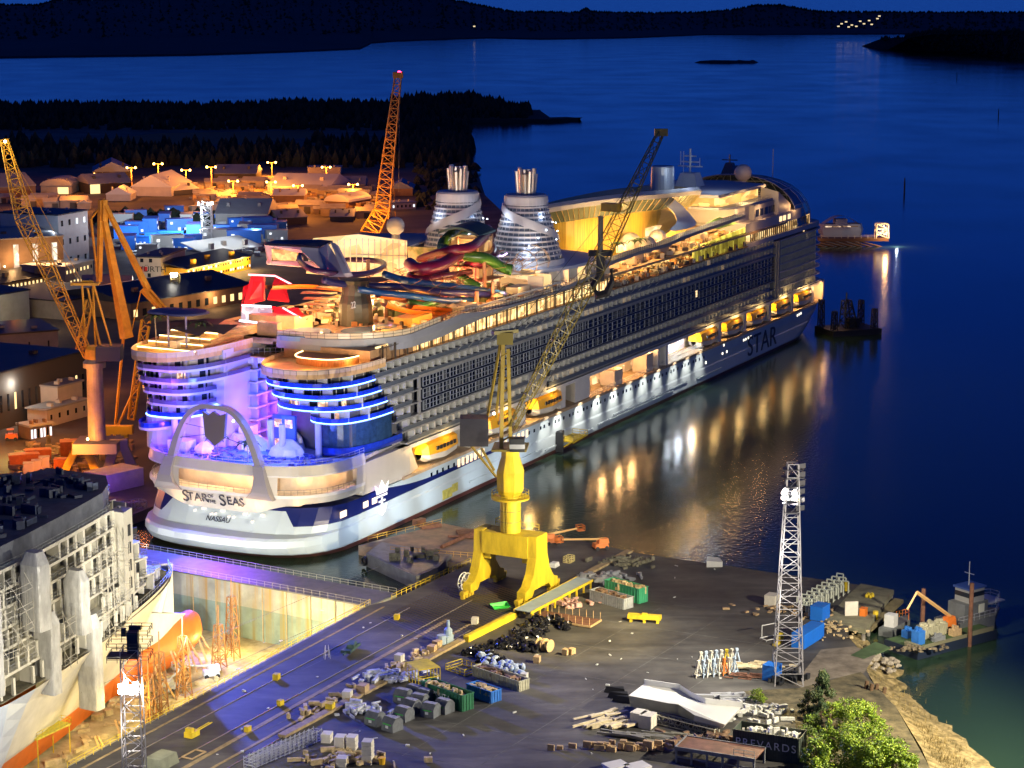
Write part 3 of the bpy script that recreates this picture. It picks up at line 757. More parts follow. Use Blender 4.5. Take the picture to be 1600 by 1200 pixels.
# lit cabins
warmw = glow('cabin_glow', (1, .66, .33), 1.7)
for x, i, w_ in [(119, 0, 6), (106, 6, 5), (130, 5, 9), (140, 5, 5), (158, 5, 5), (205, 5, 5), (236, 5, 4), (241, 6, 3.5), (224, 6, 4), (99, 5, 6), (72, 0, 2), (215, 3.3, 2.), (300, 0.2, 5), (306, 0.2, 2), (325, 5.9, 3), (84, 0, 3), (89, 1, 3), (133, 6, 3)]:
    z = NV[0] + 2.95 * i; n_ = max(1, int(w_ / 1.8))
    for k in range(n_):
        MB().bx(x + k * 1.8, x + k * 1.8 + 1.2, (0.2 if i == 3.3 else 1.7), (.4 if i == 3.3 else 1.84), z + .3, z + 2.35).obj('cabin_window', warmw, ship)
# forward block with its bolder white deck lines
def bowstrip(s0, s1, x0, x1_, z0, z1, out=0., b=25.):
    mb = MB(); pts = []
    for i in range(17):
        k = i / 16; pts.append((s0 + (s1 - s0) * k, 25 - (b + out) * (1 - k ** 2.)))
    pts = [(x0, -out)] + pts
    o = [(p[0], p[1]) for p in pts] + [(p[0] - 1.2, p[1] + 2.2) for p in reversed(pts)]
    return o
for k in range(8):
    z = 16.2 + 2.75 * k; mb = MB(); mb.prism(bowstrip(338, 362.5 - k * .4, 293, 0, z, z), z, z + .42); mb.obj('forward_deck_edge', mat('forward_edge', (.42, .42, .41), .4), ship)
    if k < 7:
        mb = MB()
        for j in range(15): mb.bx(294 + j * 2.9, 294.2 + j * 2.9, .1, 2, z + .4, z + 2.75)
        mb.obj('forward_dividers', div, ship, kind='stuff')
MB().bx(290, 293, -.5, 3, 16, 36).bx(291, 292, -1, -.5, 16, 36).obj('vertical_duct', slab, ship)
# awning brackets sticking out above the grid
mb = MB()
for x in [54, 60, 66, 72, 92, 97, 102, 107, 112, 118, 124, 162, 168, 175, 181]: mb.bar((x, .2, 34.4), (x + 2, -1.6, 36.9), .09, 4)
mb.each('awning_strut', slab, ship)

# ---- glazed promenade band under the pool deck
MB().bx(17, 150, 1.3, 1.6, 37.5, 41.0).obj('lit_promenade', interior('prom_glow', (1, .80, .38), (.85, .5, .17), 1.9, (.55, .5, .8), .5), ship)
mb = MB()
for k in range(23): mb.bx(18 + k * 5.8, 18.35 + k * 5.8, .1, .5, 37.4, 41.2)
for k in range(66): mb.bx(18 + k * 2, 18.07 + k * 2, .2, .35, 37.4, 41.2)
mb.bx(17, 150, .05, .3, 40.6, 40.75)
mb.obj('promenade_mullions', mat('bronze_frame', (.10, .075, .05), .4, .4), ship)
prom = MB(); prom.bx(12, 262, 0, 50, 37.15, 37.45); prom.obj('promenade_deck', mat('teak_deck', (.42, .24, .10), .7, noise=.25, scale=.5), ship)
# pool deck
teak = mat('pool_deck', (.5, .3, .14), .65, noise=.3, scale=.35, c2=(.6, .42, .24))
edge = []
for k in range(15):
    t = math.pi * k / 28; edge.append((34 - 20 * math.sin(t) ** .8, 25 - 24.5 * math.cos(t) ** .8 if k < 14 else 25))
dk_pts = [(148, .3), (34, .3)] + edge[1:] + [(14, 27), (14, 50), (148, 50)]
MB().prism(dk_pts, 40.9, 41.6).obj('pool_deck', teak, ship)
# the grey swooping fascia at the aft end of the pool deck
ou = [(120, .2), (90, .0), (70, -.3), (55, -.8), (44, -1.2)] + [(34 - 21 * math.sin(math.pi * k / 24) ** .8, 25 - 26 * math.cos(math.pi * k / 24) ** .8) for k in range(1, 12)] + [(13.2, 25)]
zt = [41.6, 41.7, 42.2, 43.6, 43.2] + [42.4] * 12; zb = [41.3, 41.1, 40.9, 40.2, 39.6] + [39.2 + .05 * k for k in range(12)]
mb = MB(); rg = []
for (x, y), a, b in zip(ou, zb, zt):
    rg.append([(x, y, a), (x - (.0), y - .25, (a + b) / 2), (x, y, b), (x + .3, y + .5, b), (x + .3, y + .8, a)])
mb.loft(rg, False); mb.obj('aft_fascia', mat('fascia_grey', (.28, .28, .29), .5, noise=.05, scale=.3), ship)
mb = MB(); mb.rail([(x + .4, y + .5, z) for (x, y), z in zip(ou, zt)], 0, 1.3, 1.6, .06); mb.obj('deck_rail', mat('rail_dark', (.08, .06, .05), .4), ship)
mb = MB(); pr = [(x + .45, y + .55, z) for (x, y), z in zip(ou[4:], zt[4:])]
for a, b in zip(pr, pr[1:]): mb.add([a, b, (b[0], b[1], b[2] + 1.2), (a[0], a[1], a[2] + 1.2)], [(0, 1, 2, 3)])
mb.obj('rail_glass', mat('glow_tinted_glass', (.7, .55, .35), .3, c2=(.75, .6, .4)), ship)  # bright warm base colour stands in for lamplight in the glass
mb = MB(); mb.rail([(60, 1), (148, .6)], 41.6, 1.3, 1.5, .05); mb.obj('deck_rail', sh_white, ship)
mb = MB(); mb.bx(60, 118, 1.5, 2.2, 43.2, 43.5); mb.bx(60, 118, 1.5, 4.5, 41.6, 42.3)
mb.obj('raised_walkway', sh_white, ship)

# ---- aft towers
led = glow('led_strip', (.10, .27, 1), 15); led.cycles.emission_sampling = 'FRONT'; bluegl = mat('led_tinted_glass', (.01, .03, .30), .15, c2=(.02, .06, .5))  # glass base colour is painted blue for the LED light on it
def towerring(aft, x1, y0, y1, z, e=2.6, n=18):
    c = (y0 + y1) / 2; b = (y1 - y0) / 2; pts = []
    for i in range(n + 1):
        t = math.pi * i / n; cc, sn = math.cos(t), math.sin(t)
        pts.append((x1 - (x1 - aft) * abs(sn) ** (2 / e), c - b * (1 if cc > 0 else -1) * abs(cc) ** (2 / e), z))
    return pts
def band(pts, z0, z1, name, m, off=0., wd=None):
    mb = MB()
    mb.loft([[(p[0], p[1], z0) for p in pts], [(p[0], p[1], z1) for p in pts]], False); return mb.obj(name, m, ship)
for i, (z, aft) in enumerate([(34.2, -2.7), (31.25, -.6), (28.3, 1.6), (25.35, 3.6)]):
    yi = 23.5 if i < 3 else 15
    xr = xs0(z) + 1
    r_ = towerring(aft, min(xr, 17 + i * 2), .0, yi, z)
    core = towerring(aft + 2.4, 17 + i * 2, 2.0, yi - 2, z)
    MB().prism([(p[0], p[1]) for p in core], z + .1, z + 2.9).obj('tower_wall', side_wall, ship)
    MB().prism([(p[0], p[1]) for p in r_], z - .35, z + .1).obj('tower_deck', mat('tower_slab', (.30, .33, .42), .5), ship)
    band([(p[0] - .02, p[1]) for p in r_] + [(xr, 0, z)], z + .1, z + 1.1, 'led_blue_glass', bluegl)
    mb = MB(); mb.tube([(p[0] - .12, p[1] - .12, z - .02) for p in r_] + [(xr, -.12, z)], .085, 5); mb.obj('led_strip', led, ship)
    mb = MB()
    for j in range(1, len(core) - 1, 1): mb.box((core[j][0] + r_[j][0]) / 2, (core[j][1] + r_[j][1]) / 2, z + .1, .2 if j % 3 else .5, 2.2 if j % 3 else 2.4, 2.8) if j % 3 == 0 else mb.bar((core[j][0] - .1, core[j][1] - .1, z + .2), (core[j][0] - .1, core[j][1] - .1, z + 2.6), .12)
    mb.each('tower_divider', div, ship)
    for j in range(3, 15):
        if i in (1, 2, 3) or j % 5 == 0:
            on = (i in (2, 3) and j in (6, 7, 9, 10, 11)) or (i == 1 and j in (0,)) or (i == 2 and j == 4)
            a, b = core[j], core[min(j + 1, 18)]
            mb = MB(); mb.add([(a[0] - .08, a[1], z + .5), (b[0] - .08, b[1], z + .5), (b[0] - .08, b[1], z + 2.4), (a[0] - .08, a[1], z + 2.4)], [(0, 1, 2, 3)])
            mb.obj('tower_window', interior('tower_room', (1, .72, .45), (.5, .26, .14), 1.6, (1.2, 1.2, 1.2), .4) if on and i else glsd, ship)
# lower part of the starboard tower: glass storey and deep blue balcony
lo_ = towerring(6.5, 22, .3, 15, 22.4); MB().prism([(p[0], p[1]) for p in lo_], 17.3, 25.2).obj('tower_base', mat('base_glass', (.02, .05, .10), .2, noise=.3, scale=.8), ship)
lo2 = towerring(4.4, 26, -.2, 14, 19)
MB().prism([(p[0], p[1]) for p in lo2], 17.8, 18.4).obj('base_balcony', mat('deep_blue_edge', (.01, .03, .25), .4), ship)
band(lo2, 18.4, 19.6, 'base_balcony_glass', bluegl)
MB().bx(4.6, 5.4, 15.5, 21.5, 18, 26).obj('atrium_front', mat('atrium_blue', (.05, .12, .45), .4), ship)
for z in (18.6, 23.2):
    for y in (16.2, 19): MB().bx(4.45, 4.6, y, y + 1.9, z, z + 1.9).obj('tower_window', interior('tower_room', (1, .7, .4), (.5, .25, .12), 1.6), ship)
# tower terrace at 37.2 with curved rail and lit bar
ter = towerring(-5.2, 18, -.6, 24.5, 37.3, 2.5)
MB().prism([(p[0], p[1]) for p in ter], 36.6, 37.6).obj('terrace', mat('terrace_floor', (.6, .36, .14), .6, noise=.15, scale=.5), ship)
band(ter, 37.6, 38.7, 'terrace_glass', mat('terrace_glass', (.65, .45, .3), .25, c2=(.75, .55, .35)))
mb = MB(); mb.rail(ter, 37.6, 1.2, 1.4, .05, 1); mb.obj('terrace_rail', mat('rail_dark', (.08, .06, .05), .4), ship)
mb = MB(); bar_ = towerring(6, 18, 4, 19, 37.6, 3); mb.prism([(p[0], p[1]) for p in bar_], 37.6, 39.2); mb.obj('terrace_bar', mat('bar_front', (.5, .22, .07), .5, noise=.3, scale=2, stretch=(3, 3, .2)), ship)
mb = MB(); mb.tube([(p[0] - .1, p[1], 39.3) for p in bar_], .13, 5); mb.obj('bar_light', glow('gold_strip', (1, .75, .35), 5), ship)
MB().bx(14, 34, 1.2, 24, 37.5, 40.6).obj('terrace_back_wall', mat('warm_panel', (.45, .26, .12), .6, noise=.2, scale=.5), ship)
# port tower
for i, (z, aft, y0) in enumerate([(37.0, -10.5, 32), (34.05, -9.8, 32), (31.1, -7.6, 34), (28.15, -6.0, 34), (25.2, -5.6, 37)]):
    r_ = towerring(aft, 16, y0, 53, z, 3.2); core = towerring(aft + 2.2, 16, y0 + 1.2, 51, z, 3.2)
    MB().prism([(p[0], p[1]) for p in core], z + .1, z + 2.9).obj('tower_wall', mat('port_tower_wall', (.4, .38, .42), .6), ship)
    MB().prism([(p[0], p[1]) for p in r_], z - .45, z + .1).obj('tower_deck', mat('tower_slab_white', (.52, .5, .54), .5), ship)
    band(r_, z + .1, z + 1.05, 'tower_glass', bluegl if i == 4 else mat('port_glass', (.10, .09, .13), .2))
    mb = MB()
    for j in range(2, 17, 2): mb.bar((r_[j][0] + .2, r_[j][1], z + .1), (r_[j][0] + .2, r_[j][1], z + 2.6), .07); 
    for j in range(3, 16, 3): mb.box(core[j][0] - .9, core[j][1], z + .1, 2., .3, 2.5)
    mb.each('tower_post', slab, ship)
    for j in range(2, 16):
        a, b = core[j], core[j + 1]; a_ = Vector(a).lerp(Vector(b), .1); b_ = Vector(a).lerp(Vector(b), .85)
        if j % 3 == 2: continue
        MB().add([(a_.x - .08, a_.y, z + .3), (b_.x - .08, b_.y, z + .3), (b_.x - .08, b_.y, z + 2.4), (a_.x - .08, a_.y, z + 2.4)], [(0, 1, 2, 3)]).obj('tower_window', interior('tower_room', (1, .72, .45), (.5, .26, .14), 1.6) if (i, j) in ((1, 6), (1, 7)) else glsd, ship)
    if i == 4: MB().tube([(p[0] - .12, p[1], z - .1) for p in r_], .11, 5).obj('led_strip', led, ship)
lo3 = towerring(-7.4, 6, 43, 53.5, 22, 2.2); MB().prism([(p[0], p[1]) for p in lo3], 22.0, 22.6).obj('tower_deck', mat('tower_slab_white', (.52, .5, .54), .5), ship); band(lo3, 22.6, 23.7, 'tower_glass', bluegl)
MB().prism([(p[0] + 3, p[1]) for p in lo3], 17.3, 25).obj('tower_base', mat('violet_wall', (.5, .48, .52), .6), ship)
pt_ = towerring(-13, 14, 32.5, 53.4, 40, 2.6)
MB().prism([(p[0], p[1]) for p in pt_], 39.2, 40.2).obj('terrace', mat('terrace_floor', (.6, .36, .14)), ship)
band(pt_, 40.2, 41.4, 'terrace_glass', MATS['terrace_glass'])
mb = MB(); mb.rail(pt_, 40.2, 1.25, 1.4, .05, 1); mb.obj('terrace_rail', sh_white, ship)
for k in range(4):
    MB().bx(-6 + k * 3.6, 22, 34.5 + k * .4, 50.5 - k * .5, 40.2 + k * .8, 41 + k * .8).obj('terrace_step', mat('step_timber', (.5, .3, .12), .6, noise=.2, scale=.6), ship)
    MB().tube([(-6.1 + k * 3.6, 34.6 + k * .4, 41.05 + k * .8), (-6.1 + k * 3.6, 50.4 - k * .5, 41.05 + k * .8)], .14, 5).obj('step_light', glow('gold_strip', (1, .75, .35), 5), ship)
MB().bx(-4, 8, 41, 43, 40.2, 42.6).obj('stair', mat('stair_lit', (.7, .6, .45), .5), ship)
# inner walls of the aft canyon, the cross bridge and the far end
MB().prism([(2, 32.6), (14, 32.8), (70, 33), (70, 48), (2, 48)], 17.3, 40.2).obj('inner_wall', mat('violet_wall', (.5, .48, .52), .6), ship)
MB().prism([(10, 23.4), (70, 23.4), (70, 3), (20, 3)], 17.3, 37).obj('inner_wall', mat('violet_wall', (.5, .48, .52), .6), ship)
for z in NV[:7]:
    MB().bx(12, 70, 30.6, 32.9, z - .3, z + .1).obj('inner_balcony', mat('tower_slab_white', (.52, .5, .54)), ship)
    mb = MB()
    for k in range(14): mb.bx(13 + 4 * k, 13.3 + 4 * k, 30.8, 32.8, z, z + 2.6); mb.bx(14.4 + 4 * k, 16.2 + 4 * k, 32.4, 32.85, z + .2, z + 2.2) 
    mb.obj('inner_dividers', mat('violet_divider', (.35, .32, .45), .6), ship)
MB().bx(68, 70, 20, 36, 17.3, 41).obj('canyon_end', mat('violet_wall', (.5, .48, .52)), ship)
MB().prism([(12, 33.2), (19, 23), (28, 23), (24, 33.2)], 35.6, 37.4).obj('cross_bridge', mat('tower_slab_white', (.52, .5, .54)), ship)
mb = MB()
for _ in range(60): mb.ball((random.uniform(18, 26), random.uniform(24, 32.5), 37.8), random.uniform(.4, .9), 6, 4)
mb.obj('bridge_planting', mat('shrub_green', (.06, .10, .02), .9, noise=.3, scale=1), ship)
MB().rail([(12.5, 33), (19.2, 23.4)], 37.4, 1.6, 1.2, .06).obj('bridge_rail', sh_white, ship)

# ---- stern collar, gallery, arch
def cring(xa, x1, b, z, n=40): 
    pts = []
    for i in range(n + 1):
        t = math.pi * i / n; c, sn = math.cos(t), math.sin(t)
        pts.append((x1 - (x1 - xa) * abs(sn) ** (2 / 3.), 25 - b * (1 if c > 0 else -1) * abs(c) ** (2 / 3.), z))
    return pts
def zlow(y):
    d = abs(y - 25); return 7.4 + 1.9 * max(0, min(1, (d - 9) / 7)) + (.4 if d > 20 else 0)
low = [(p[0], p[1], zlow(p[1])) for p in cring(-12.6, 8, 25.2, 8)]
mid = cring(-13.8, 8, 25.7, 11.9); g1_ = cring(-13.9, 8, 25.9, 13.9); g2_ = cring(-13.7, 8, 25.9, 15.9); topr = cring(-13.2, 8, 25.5, 18.4)
def opening(j, i):
    if j not in (1, 2): return False
    y = (mid[i][1] + mid[min(i + 1, 40)][1]) / 2; x = mid[i][0]
    if 14.6 < y < 35.2: return True
    if y < 9.2 and x < 5: return True
    if y > 40.5 and x < 5: return True
    return False
mb = MB(); mb.loft([low, mid, g1_, g2_, topr, cring(-12.6, 8, 24.9, 18.4)], False, skip=lambda j, i: opening(j, i)); mb.loft([low, [(p[0] + 4, 25 + (p[1] - 25) * .8, p[2]) for p in low]], False)
mb.obj('stern_collar', beige, ship, smooth=False)
gal = cring(-9.6, 8, 22.4, 11.9); MB().prism([(p[0], p[1]) for p in gal], 10, 17).obj('gallery_wall', warmwall, ship)
MB().prism([(p[0], p[1]) for p in mid], 11.2, 11.9).prism([(p[0], p[1]) for p in g2_], 15.95, 16.3).each('gallery_deck', sh_white, ship)
MB().rail([(p[0] + .4, 25 + (p[1] - 25) * .98, 11.9) for p in mid], 0, 1.1, 1.6, .06).obj('gallery_rail', shade, ship)
for y in [16, 19, 22, 25, 28, 31, 34] + [1.8, 4, 6.6] + [43, 45.5, 48]:
    xg = min(gal, key=lambda p: abs(p[1] - y))[0] - 1.0
    if 14 < y < 36 or 41 < y or y < 8: pt(W(xg if 5 < y < 45 else xg + 2.5, y if 3 < y < 47 else (1.5 if y < 9 else 48.5), 15.3), 1000, 'warm', .18)
for x in (-3, 2): pt(W(x, .9, 15.2), 600, 'warm', .2)
MB().prism([(p[0] + .6, 25 + (p[1] - 25) * .985) for p in topr] + [(30, 49), (30, 2)], 16.6, 17.4).obj('aqua_deck', mat('aqua_deck', (.4, .38, .42), .5, noise=.3, scale=.4), ship)
MB().rail([(p[0] + .3, 25 + (p[1] - 25) * .99, 18.4) for p in topr], 0, 1.2, 1.5, .05).obj('aft_rail', mat('rail_violet', (.4, .4, .5), .4), ship)
# letters along the collar
navy = mat('navy_letters', (.01, .012, .03), .4)
def stern_text(s, size, y, z, xs=1.):
    p = min(cring(-13.8, 8, 25.7, 11), key=lambda q: abs(q[1] - y)); 
    o = textobj('lettering', s, size, navy, ship, (p[0] - .35 + (11.9 - z) * .27, y, z), ext=.06, xs=xs)
    n_ = .0 + (25 - y) * .0085
    rotm(o, (-math.sin(n_) * 1, -math.cos(n_), 0), (-.27, 0, 1)); return o
for s, z_, y, sz in [('S', 9.8, 33.2, 3.6), ('TAR', 9.9, 29.9, 2.6), ('OF', 10.6, 26.3, 1.1), ('THE', 9.3, 26.3, 1.1), ('S', 9.8, 23.3, 3.6), ('EAS', 9.9, 19.9, 2.6)]: stern_text(s, sz * 1.12, y, z_ - .2)
o = textobj('lettering', 'NASSAU', 1.7, navy, ship, (-12.35, 25.5, 4.9), ext=.05, shear=.2); rotm(o, (0, -1, 0), (.42, 0, 1))
o = textobj('lettering', 'STAR', 9.5, navy, ship, (278, -.1, 3.0), ext=.05, xs=1.35); o.rotation_euler = (math.pi / 2, 0, 0)
# crown over anchor emblem on the quarter
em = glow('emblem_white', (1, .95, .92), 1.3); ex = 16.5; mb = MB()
def flat(mb, pts): n = len(pts); mb.add([(a, -.12, b) for a, b in pts] + [(a, .05, b) for a, b in pts], [tuple(range(n))] + [(i, n + i, n + (i + 1) % n, (i + 1) % n) for i in range(n)])
flat(mb, [(ex - 2.4, 7.3), (ex + 2.4, 7.3), (ex + 3.2, 9.7), (ex + 1.5, 8.6), (ex, 10.4), (ex - 1.5, 8.6), (ex - 3.2, 9.7)])
flat(mb, [(ex - 2.4, 6.5), (ex + 2.4, 6.5), (ex + 2.4, 7.0), (ex - 2.4, 7.0)])
flat(mb, [(ex - .35, 3.0), (ex + .35, 3.0), (ex + .35, 6.3), (ex - .35, 6.3)])
flat(mb, [(ex - 1.5, 5.3), (ex + 1.5, 5.3), (ex + 1.5, 5.7), (ex - 1.5, 5.7)])
flat(mb, [(ex, 2.0), (ex + 1.5, 2.8), (ex + 2.3, 4.6), (ex + 1.5, 4.2), (ex + .9, 3.4), (ex, 2.9), (ex - .9, 3.4), (ex - 1.5, 4.2), (ex - 2.3, 4.6), (ex - 1.5, 2.8)])
mb.obj('crown_anchor_emblem', em, ship)
spot(W(12, -4, 9.6), W(14, 0, 6), 900, 'violet', 90, .2); 
# transom fittings: small lit fairleads
for y, z in [(33, 7.0), (29.5, 6.6), (24.5, 6.6), (18.5, 6.6), (14, 6.7), (27.5, 5.7), (26.5, 5.8), (22.8, 5.6), (21.6, 5.6), (32, 6.0), (16.5, 5.2)]:
    MB().bx(-12.1 + (z - 5.5) * .5, -11.2 + (z - 5.5) * .5, y, y + (.9 if z > 6.3 else .35), z - .2, z + .3).obj('fairlead', glow('fairlead_glow', (1, .9, .8), 1.1), ship)
# the big arch
mb = MB(); rg = []
ya = 25.6
for k in range(33):
    t = -1 + 2 * k / 32; y = ya + 12.6 * math.copysign(abs(t) ** .82, t) if abs(t) < 1 else ya + 12.6 * t
    z = 14.5 + 16 * (1 - abs(t) ** 2.5); d = Vector((0, math.cos(math.pi / 2 * t), 0))
    tang = Vector((0, 1, -1.25 * 2.5 * t * abs(t) ** 1.5)).normalized(); nr = Vector((0, -tang.z, tang.y))
    wd = .5 + .5 * abs(t) ** 3; p = Vector((-12.4, y, z))
    rg.append([tuple(p + nr * wd + Vector((-.9, 0, 0))), tuple(p + nr * wd + Vector((.9, 0, 0))), tuple(p - nr * wd + Vector((.9, 0, 0))), tuple(p - nr * wd + Vector((-.9, 0, 0)))])
mb.loft(rg, True, True, True)
for s_ in (-1, 1):
    y = ya + s_ * 12.6
    mb.loft([[(-14.35 + dx, y - w_ + o_, z), (-12.6, y - w_ + o_, z), (-12.6, y + w_ + o_, z), (-14.35 + dx, y + w_ + o_, z)] for z, w_, o_, dx in ((11.0, 3.6, -s_ * .5, .5), (11.7, 3.0, -s_ * .3, .2), (12.6, 2.3, 0, 0), (14.2, 1.75, 0, 0), (16, 1.4, -s_ * .3, .3), (18.4, 1.25, -s_ * 1.0, .8))], True, True, True)
mb.obj('stern_arch', mat('arch_paint', (.27, .25, .26), .4), ship)
mb = MB(); flat2 = [(-12.6, a, b) for a, b in [(ya - 3.1, 29.2), (ya - 1.2, 28.5), (ya + .2, 29.4), (ya + 1.4, 28.5), (ya + 3.1, 29.2), (ya + 2.5, 23.6), (ya, 21.6), (ya - 2.5, 23.6)]]
mb.add(flat2 + [(x + .8, y, z) for x, y, z in flat2], [tuple(range(8)), tuple(range(15, 7, -1))] + [(i, 8 + i, 8 + (i + 1) % 8, (i + 1) % 8) for i in range(8)]).obj('arch_shield', mat('shield_grey', (.12, .10, .11), .5), ship)
MB().bar((-12.4, ya - 10, 22), (-12.4, ya - 2.3, 23.8), .07).bar((-12.4, ya + 10, 22.5), (-12.4, ya + 2.3, 24), .07).bar((-12.4, ya + 8.5, 26), (-12.4, ya + 3, 25.5), .07).each('shield_stay', drk, ship)
# aquatheatre: pools, white tent forms, loungers, columns, palms of light
mb = MB(); mb.prism([(p[0] * .55 - 2, 25 + (p[1] - 25) * .3) for p in topr], 17.4, 17.8); mb.obj('pool', mat('pool_water', (.02, .12, .4), .1, emit=(.1, .15, 1), es=.5), ship)
mb = MB()
for x, y, r, h in [(4, 26, 4, 3.4), (2, 16, 4.5, 3.6), (9, 20, 4, 4.5), (6, 33, 3.4, 3), (-3, 35, 2.6, 2.4)]: mb.lathe([(r, 17.4), (r * .8, 17.4 + h * .55), (r * .3, 17.4 + h), (.05, 17.4 + h)], (x, y), 9)
mb.each('covered_stage', mat('shrink_wrap', (.7, .7, .72), .35, noise=.1, scale=.8, bump=.1), ship)
MB().prism([(0, 27), (3, 31), (7, 28), (4, 24)], 17.4, [20, 21, 20, 19]).bx(-6, -2, 38, 43, 17.4, 20).bx(5, 10, 29, 31, 17.4, 22).each('stage_block', mat('shrink_wrap', (.7, .7, .72)), ship)
mb = MB()
for _ in range(150):
    x, y = random.uniform(-10, 3), random.uniform(4, 46)
    if abs(y - 25) / 24 > .92 or x < -8: continue
    mb.box(x, y, 17.4, random.uniform(.6, 2.), random.uniform(.5, .8), random.uniform(.3, 1.), random.random() * 3)
mb.obj('deck_loungers', mat('lounger_blue', (.12, .14, .45), .6, noise=.3, scale=3), ship, kind='stuff')
for x, y in [(0, 16), (3, 21), (0, 47), (-3, 43), (2, 39), (4, 9)]: MB().lathe([(.75, 17.4), (.75, 25)], (x, y), 12).obj('column', mat('violet_wall', (.5, .48, .52)), ship)
def palm(x, y, z0, h, mats=(mat('palm_trunk', (.25, .2, .14), .8), mat('palm_leaf', (.05, .09, .02), .7))):
    mb = MB(); mb.tube([(x, y, z0), (x + .1, y, z0 + h * .5), (x, y + .1, z0 + h)], [.2, .15, .14], 6); t = mb.obj('palm_trunk', mats[0], ship)
    mb = MB()
    for k in range(9):
        a = k * 2 * math.pi / 9; d = Vector((math.cos(a), math.sin(a), 0)); n_ = Vector((-d.y, d.x, 0)); c = Vector((x, y, z0 + h)); pr = []
        for q, (l, dz, w_) in enumerate([(0, 0, .15), (1.2, .8, .4), (2.4, .7, .38), (3.4, -.2, .05)]): pr.append((c + d * l + Vector((0, 0, dz)), n_ * w_))
        vs = []
        for p, nn_ in pr: vs += [p + nn_, p - nn_]
        mb.add(vs, [(2 * i, 2 * i + 1, 2 * i + 3, 2 * i + 2) for i in range(3)])
    mb.obj('palm_leaves', mats[1], ship)
palm(-5, 46, 40.2, 7.5); palm(0, 37.5, 41, 5); palm(-6, 29.5, 17.4, 4.2); palm(-8, 20, 17.4, 4)
# stage lights, plus blue points added outside the tower balconies to tint them
for x, y, z, p_, c_ in [(-4, 40, 24, 7000, 'violet'), (4, 29, 23, 7000, 'violet'), (0, 22, 23, 11000, 'blue'), (-10, 36, 27, 9000, 'blue'), (-9, 18, 22, 6000, 'blue'), (-6, 30, 20.5, 1500, 'pink'), (10, 27, 21, 4200, 'pink'), (-7, 12, 21, 1800, 'blue'), (20, 28, 24, 5000, 'violet'), (-7, 14, 32, 3500, 'blue'), (-6, 8, 27, 3500, 'blue'), (2, -4, 28, 3000, 'blue'), (8, -5, 24, 3000, 'blue'), (12, 28, 31, 6000, 'blue'), (-14, 38, 33, 7000, 'violet'), (-16, 44, 28, 5000, 'violet'), (16, 28.5, 27, 8000, 'violet'), (-9, 44, 20, 1200, 'violet'), (-8, 28, 33, 5000, 'blue'), (24, 28, 33, 3000, 'violet'), (55, 28, 24, 5000, 'pink')]:
    pt(W(x, y, z), p_, c_, .3)
for y in (30, 33, 35, 37.5): MB().ball((1.5 + y * .0, y, 24.2), .28, 8, 6).obj('stage_light', glow('stage_glow', (.7, .75, 1), 12), ship)
spot(W(-13.5, 25, 20), W(-40, 34, 0), 240000, 'blue', 90, .5, .7); spot(W(-13.5, 30, 22), W(-30, 14, 0), 260000, 'violet', 50, .5, .8)
for y in (0, 14, 25, 36, 48): spot(W(-26, y, .8), W(-13, 25 + (y - 25) * .8, 4), 4600, 'white', 100, .4, .9)
for y, p_ in ((36, 900), (14.5, 900), (31, 450), (19, 450), (5, 900), (45, 700)): xg = min(topr, key=lambda q: abs(q[1] - y))[0]; spot(W(xg - 2.2, y, 7.2), W(xg + .5, y, 11), p_, 'warm', 110, .15, .9)
# ================================================================== CRUISE SHIP, top decks
def S3(x, y, yy): s, z = SD(x, y, yy); return (s, yy, z)
def smooth(pts, n=4):
    P_ = [Vector(p) for p in pts]; out = []
    for i in range(len(P_) - 1):
        a = P_[max(0, i - 1)]; b = P_[i]; c = P_[i + 1]; d = P_[min(len(P_) - 1, i + 2)]
        for k in range(n):
            t = k / n; out.append(.5 * ((2 * b) + (c - a) * t + (2 * a - 5 * b + 4 * c - d) * t * t + (3 * b - a - 3 * c + d) * t ** 3))
    out.append(P_[-1]); return out
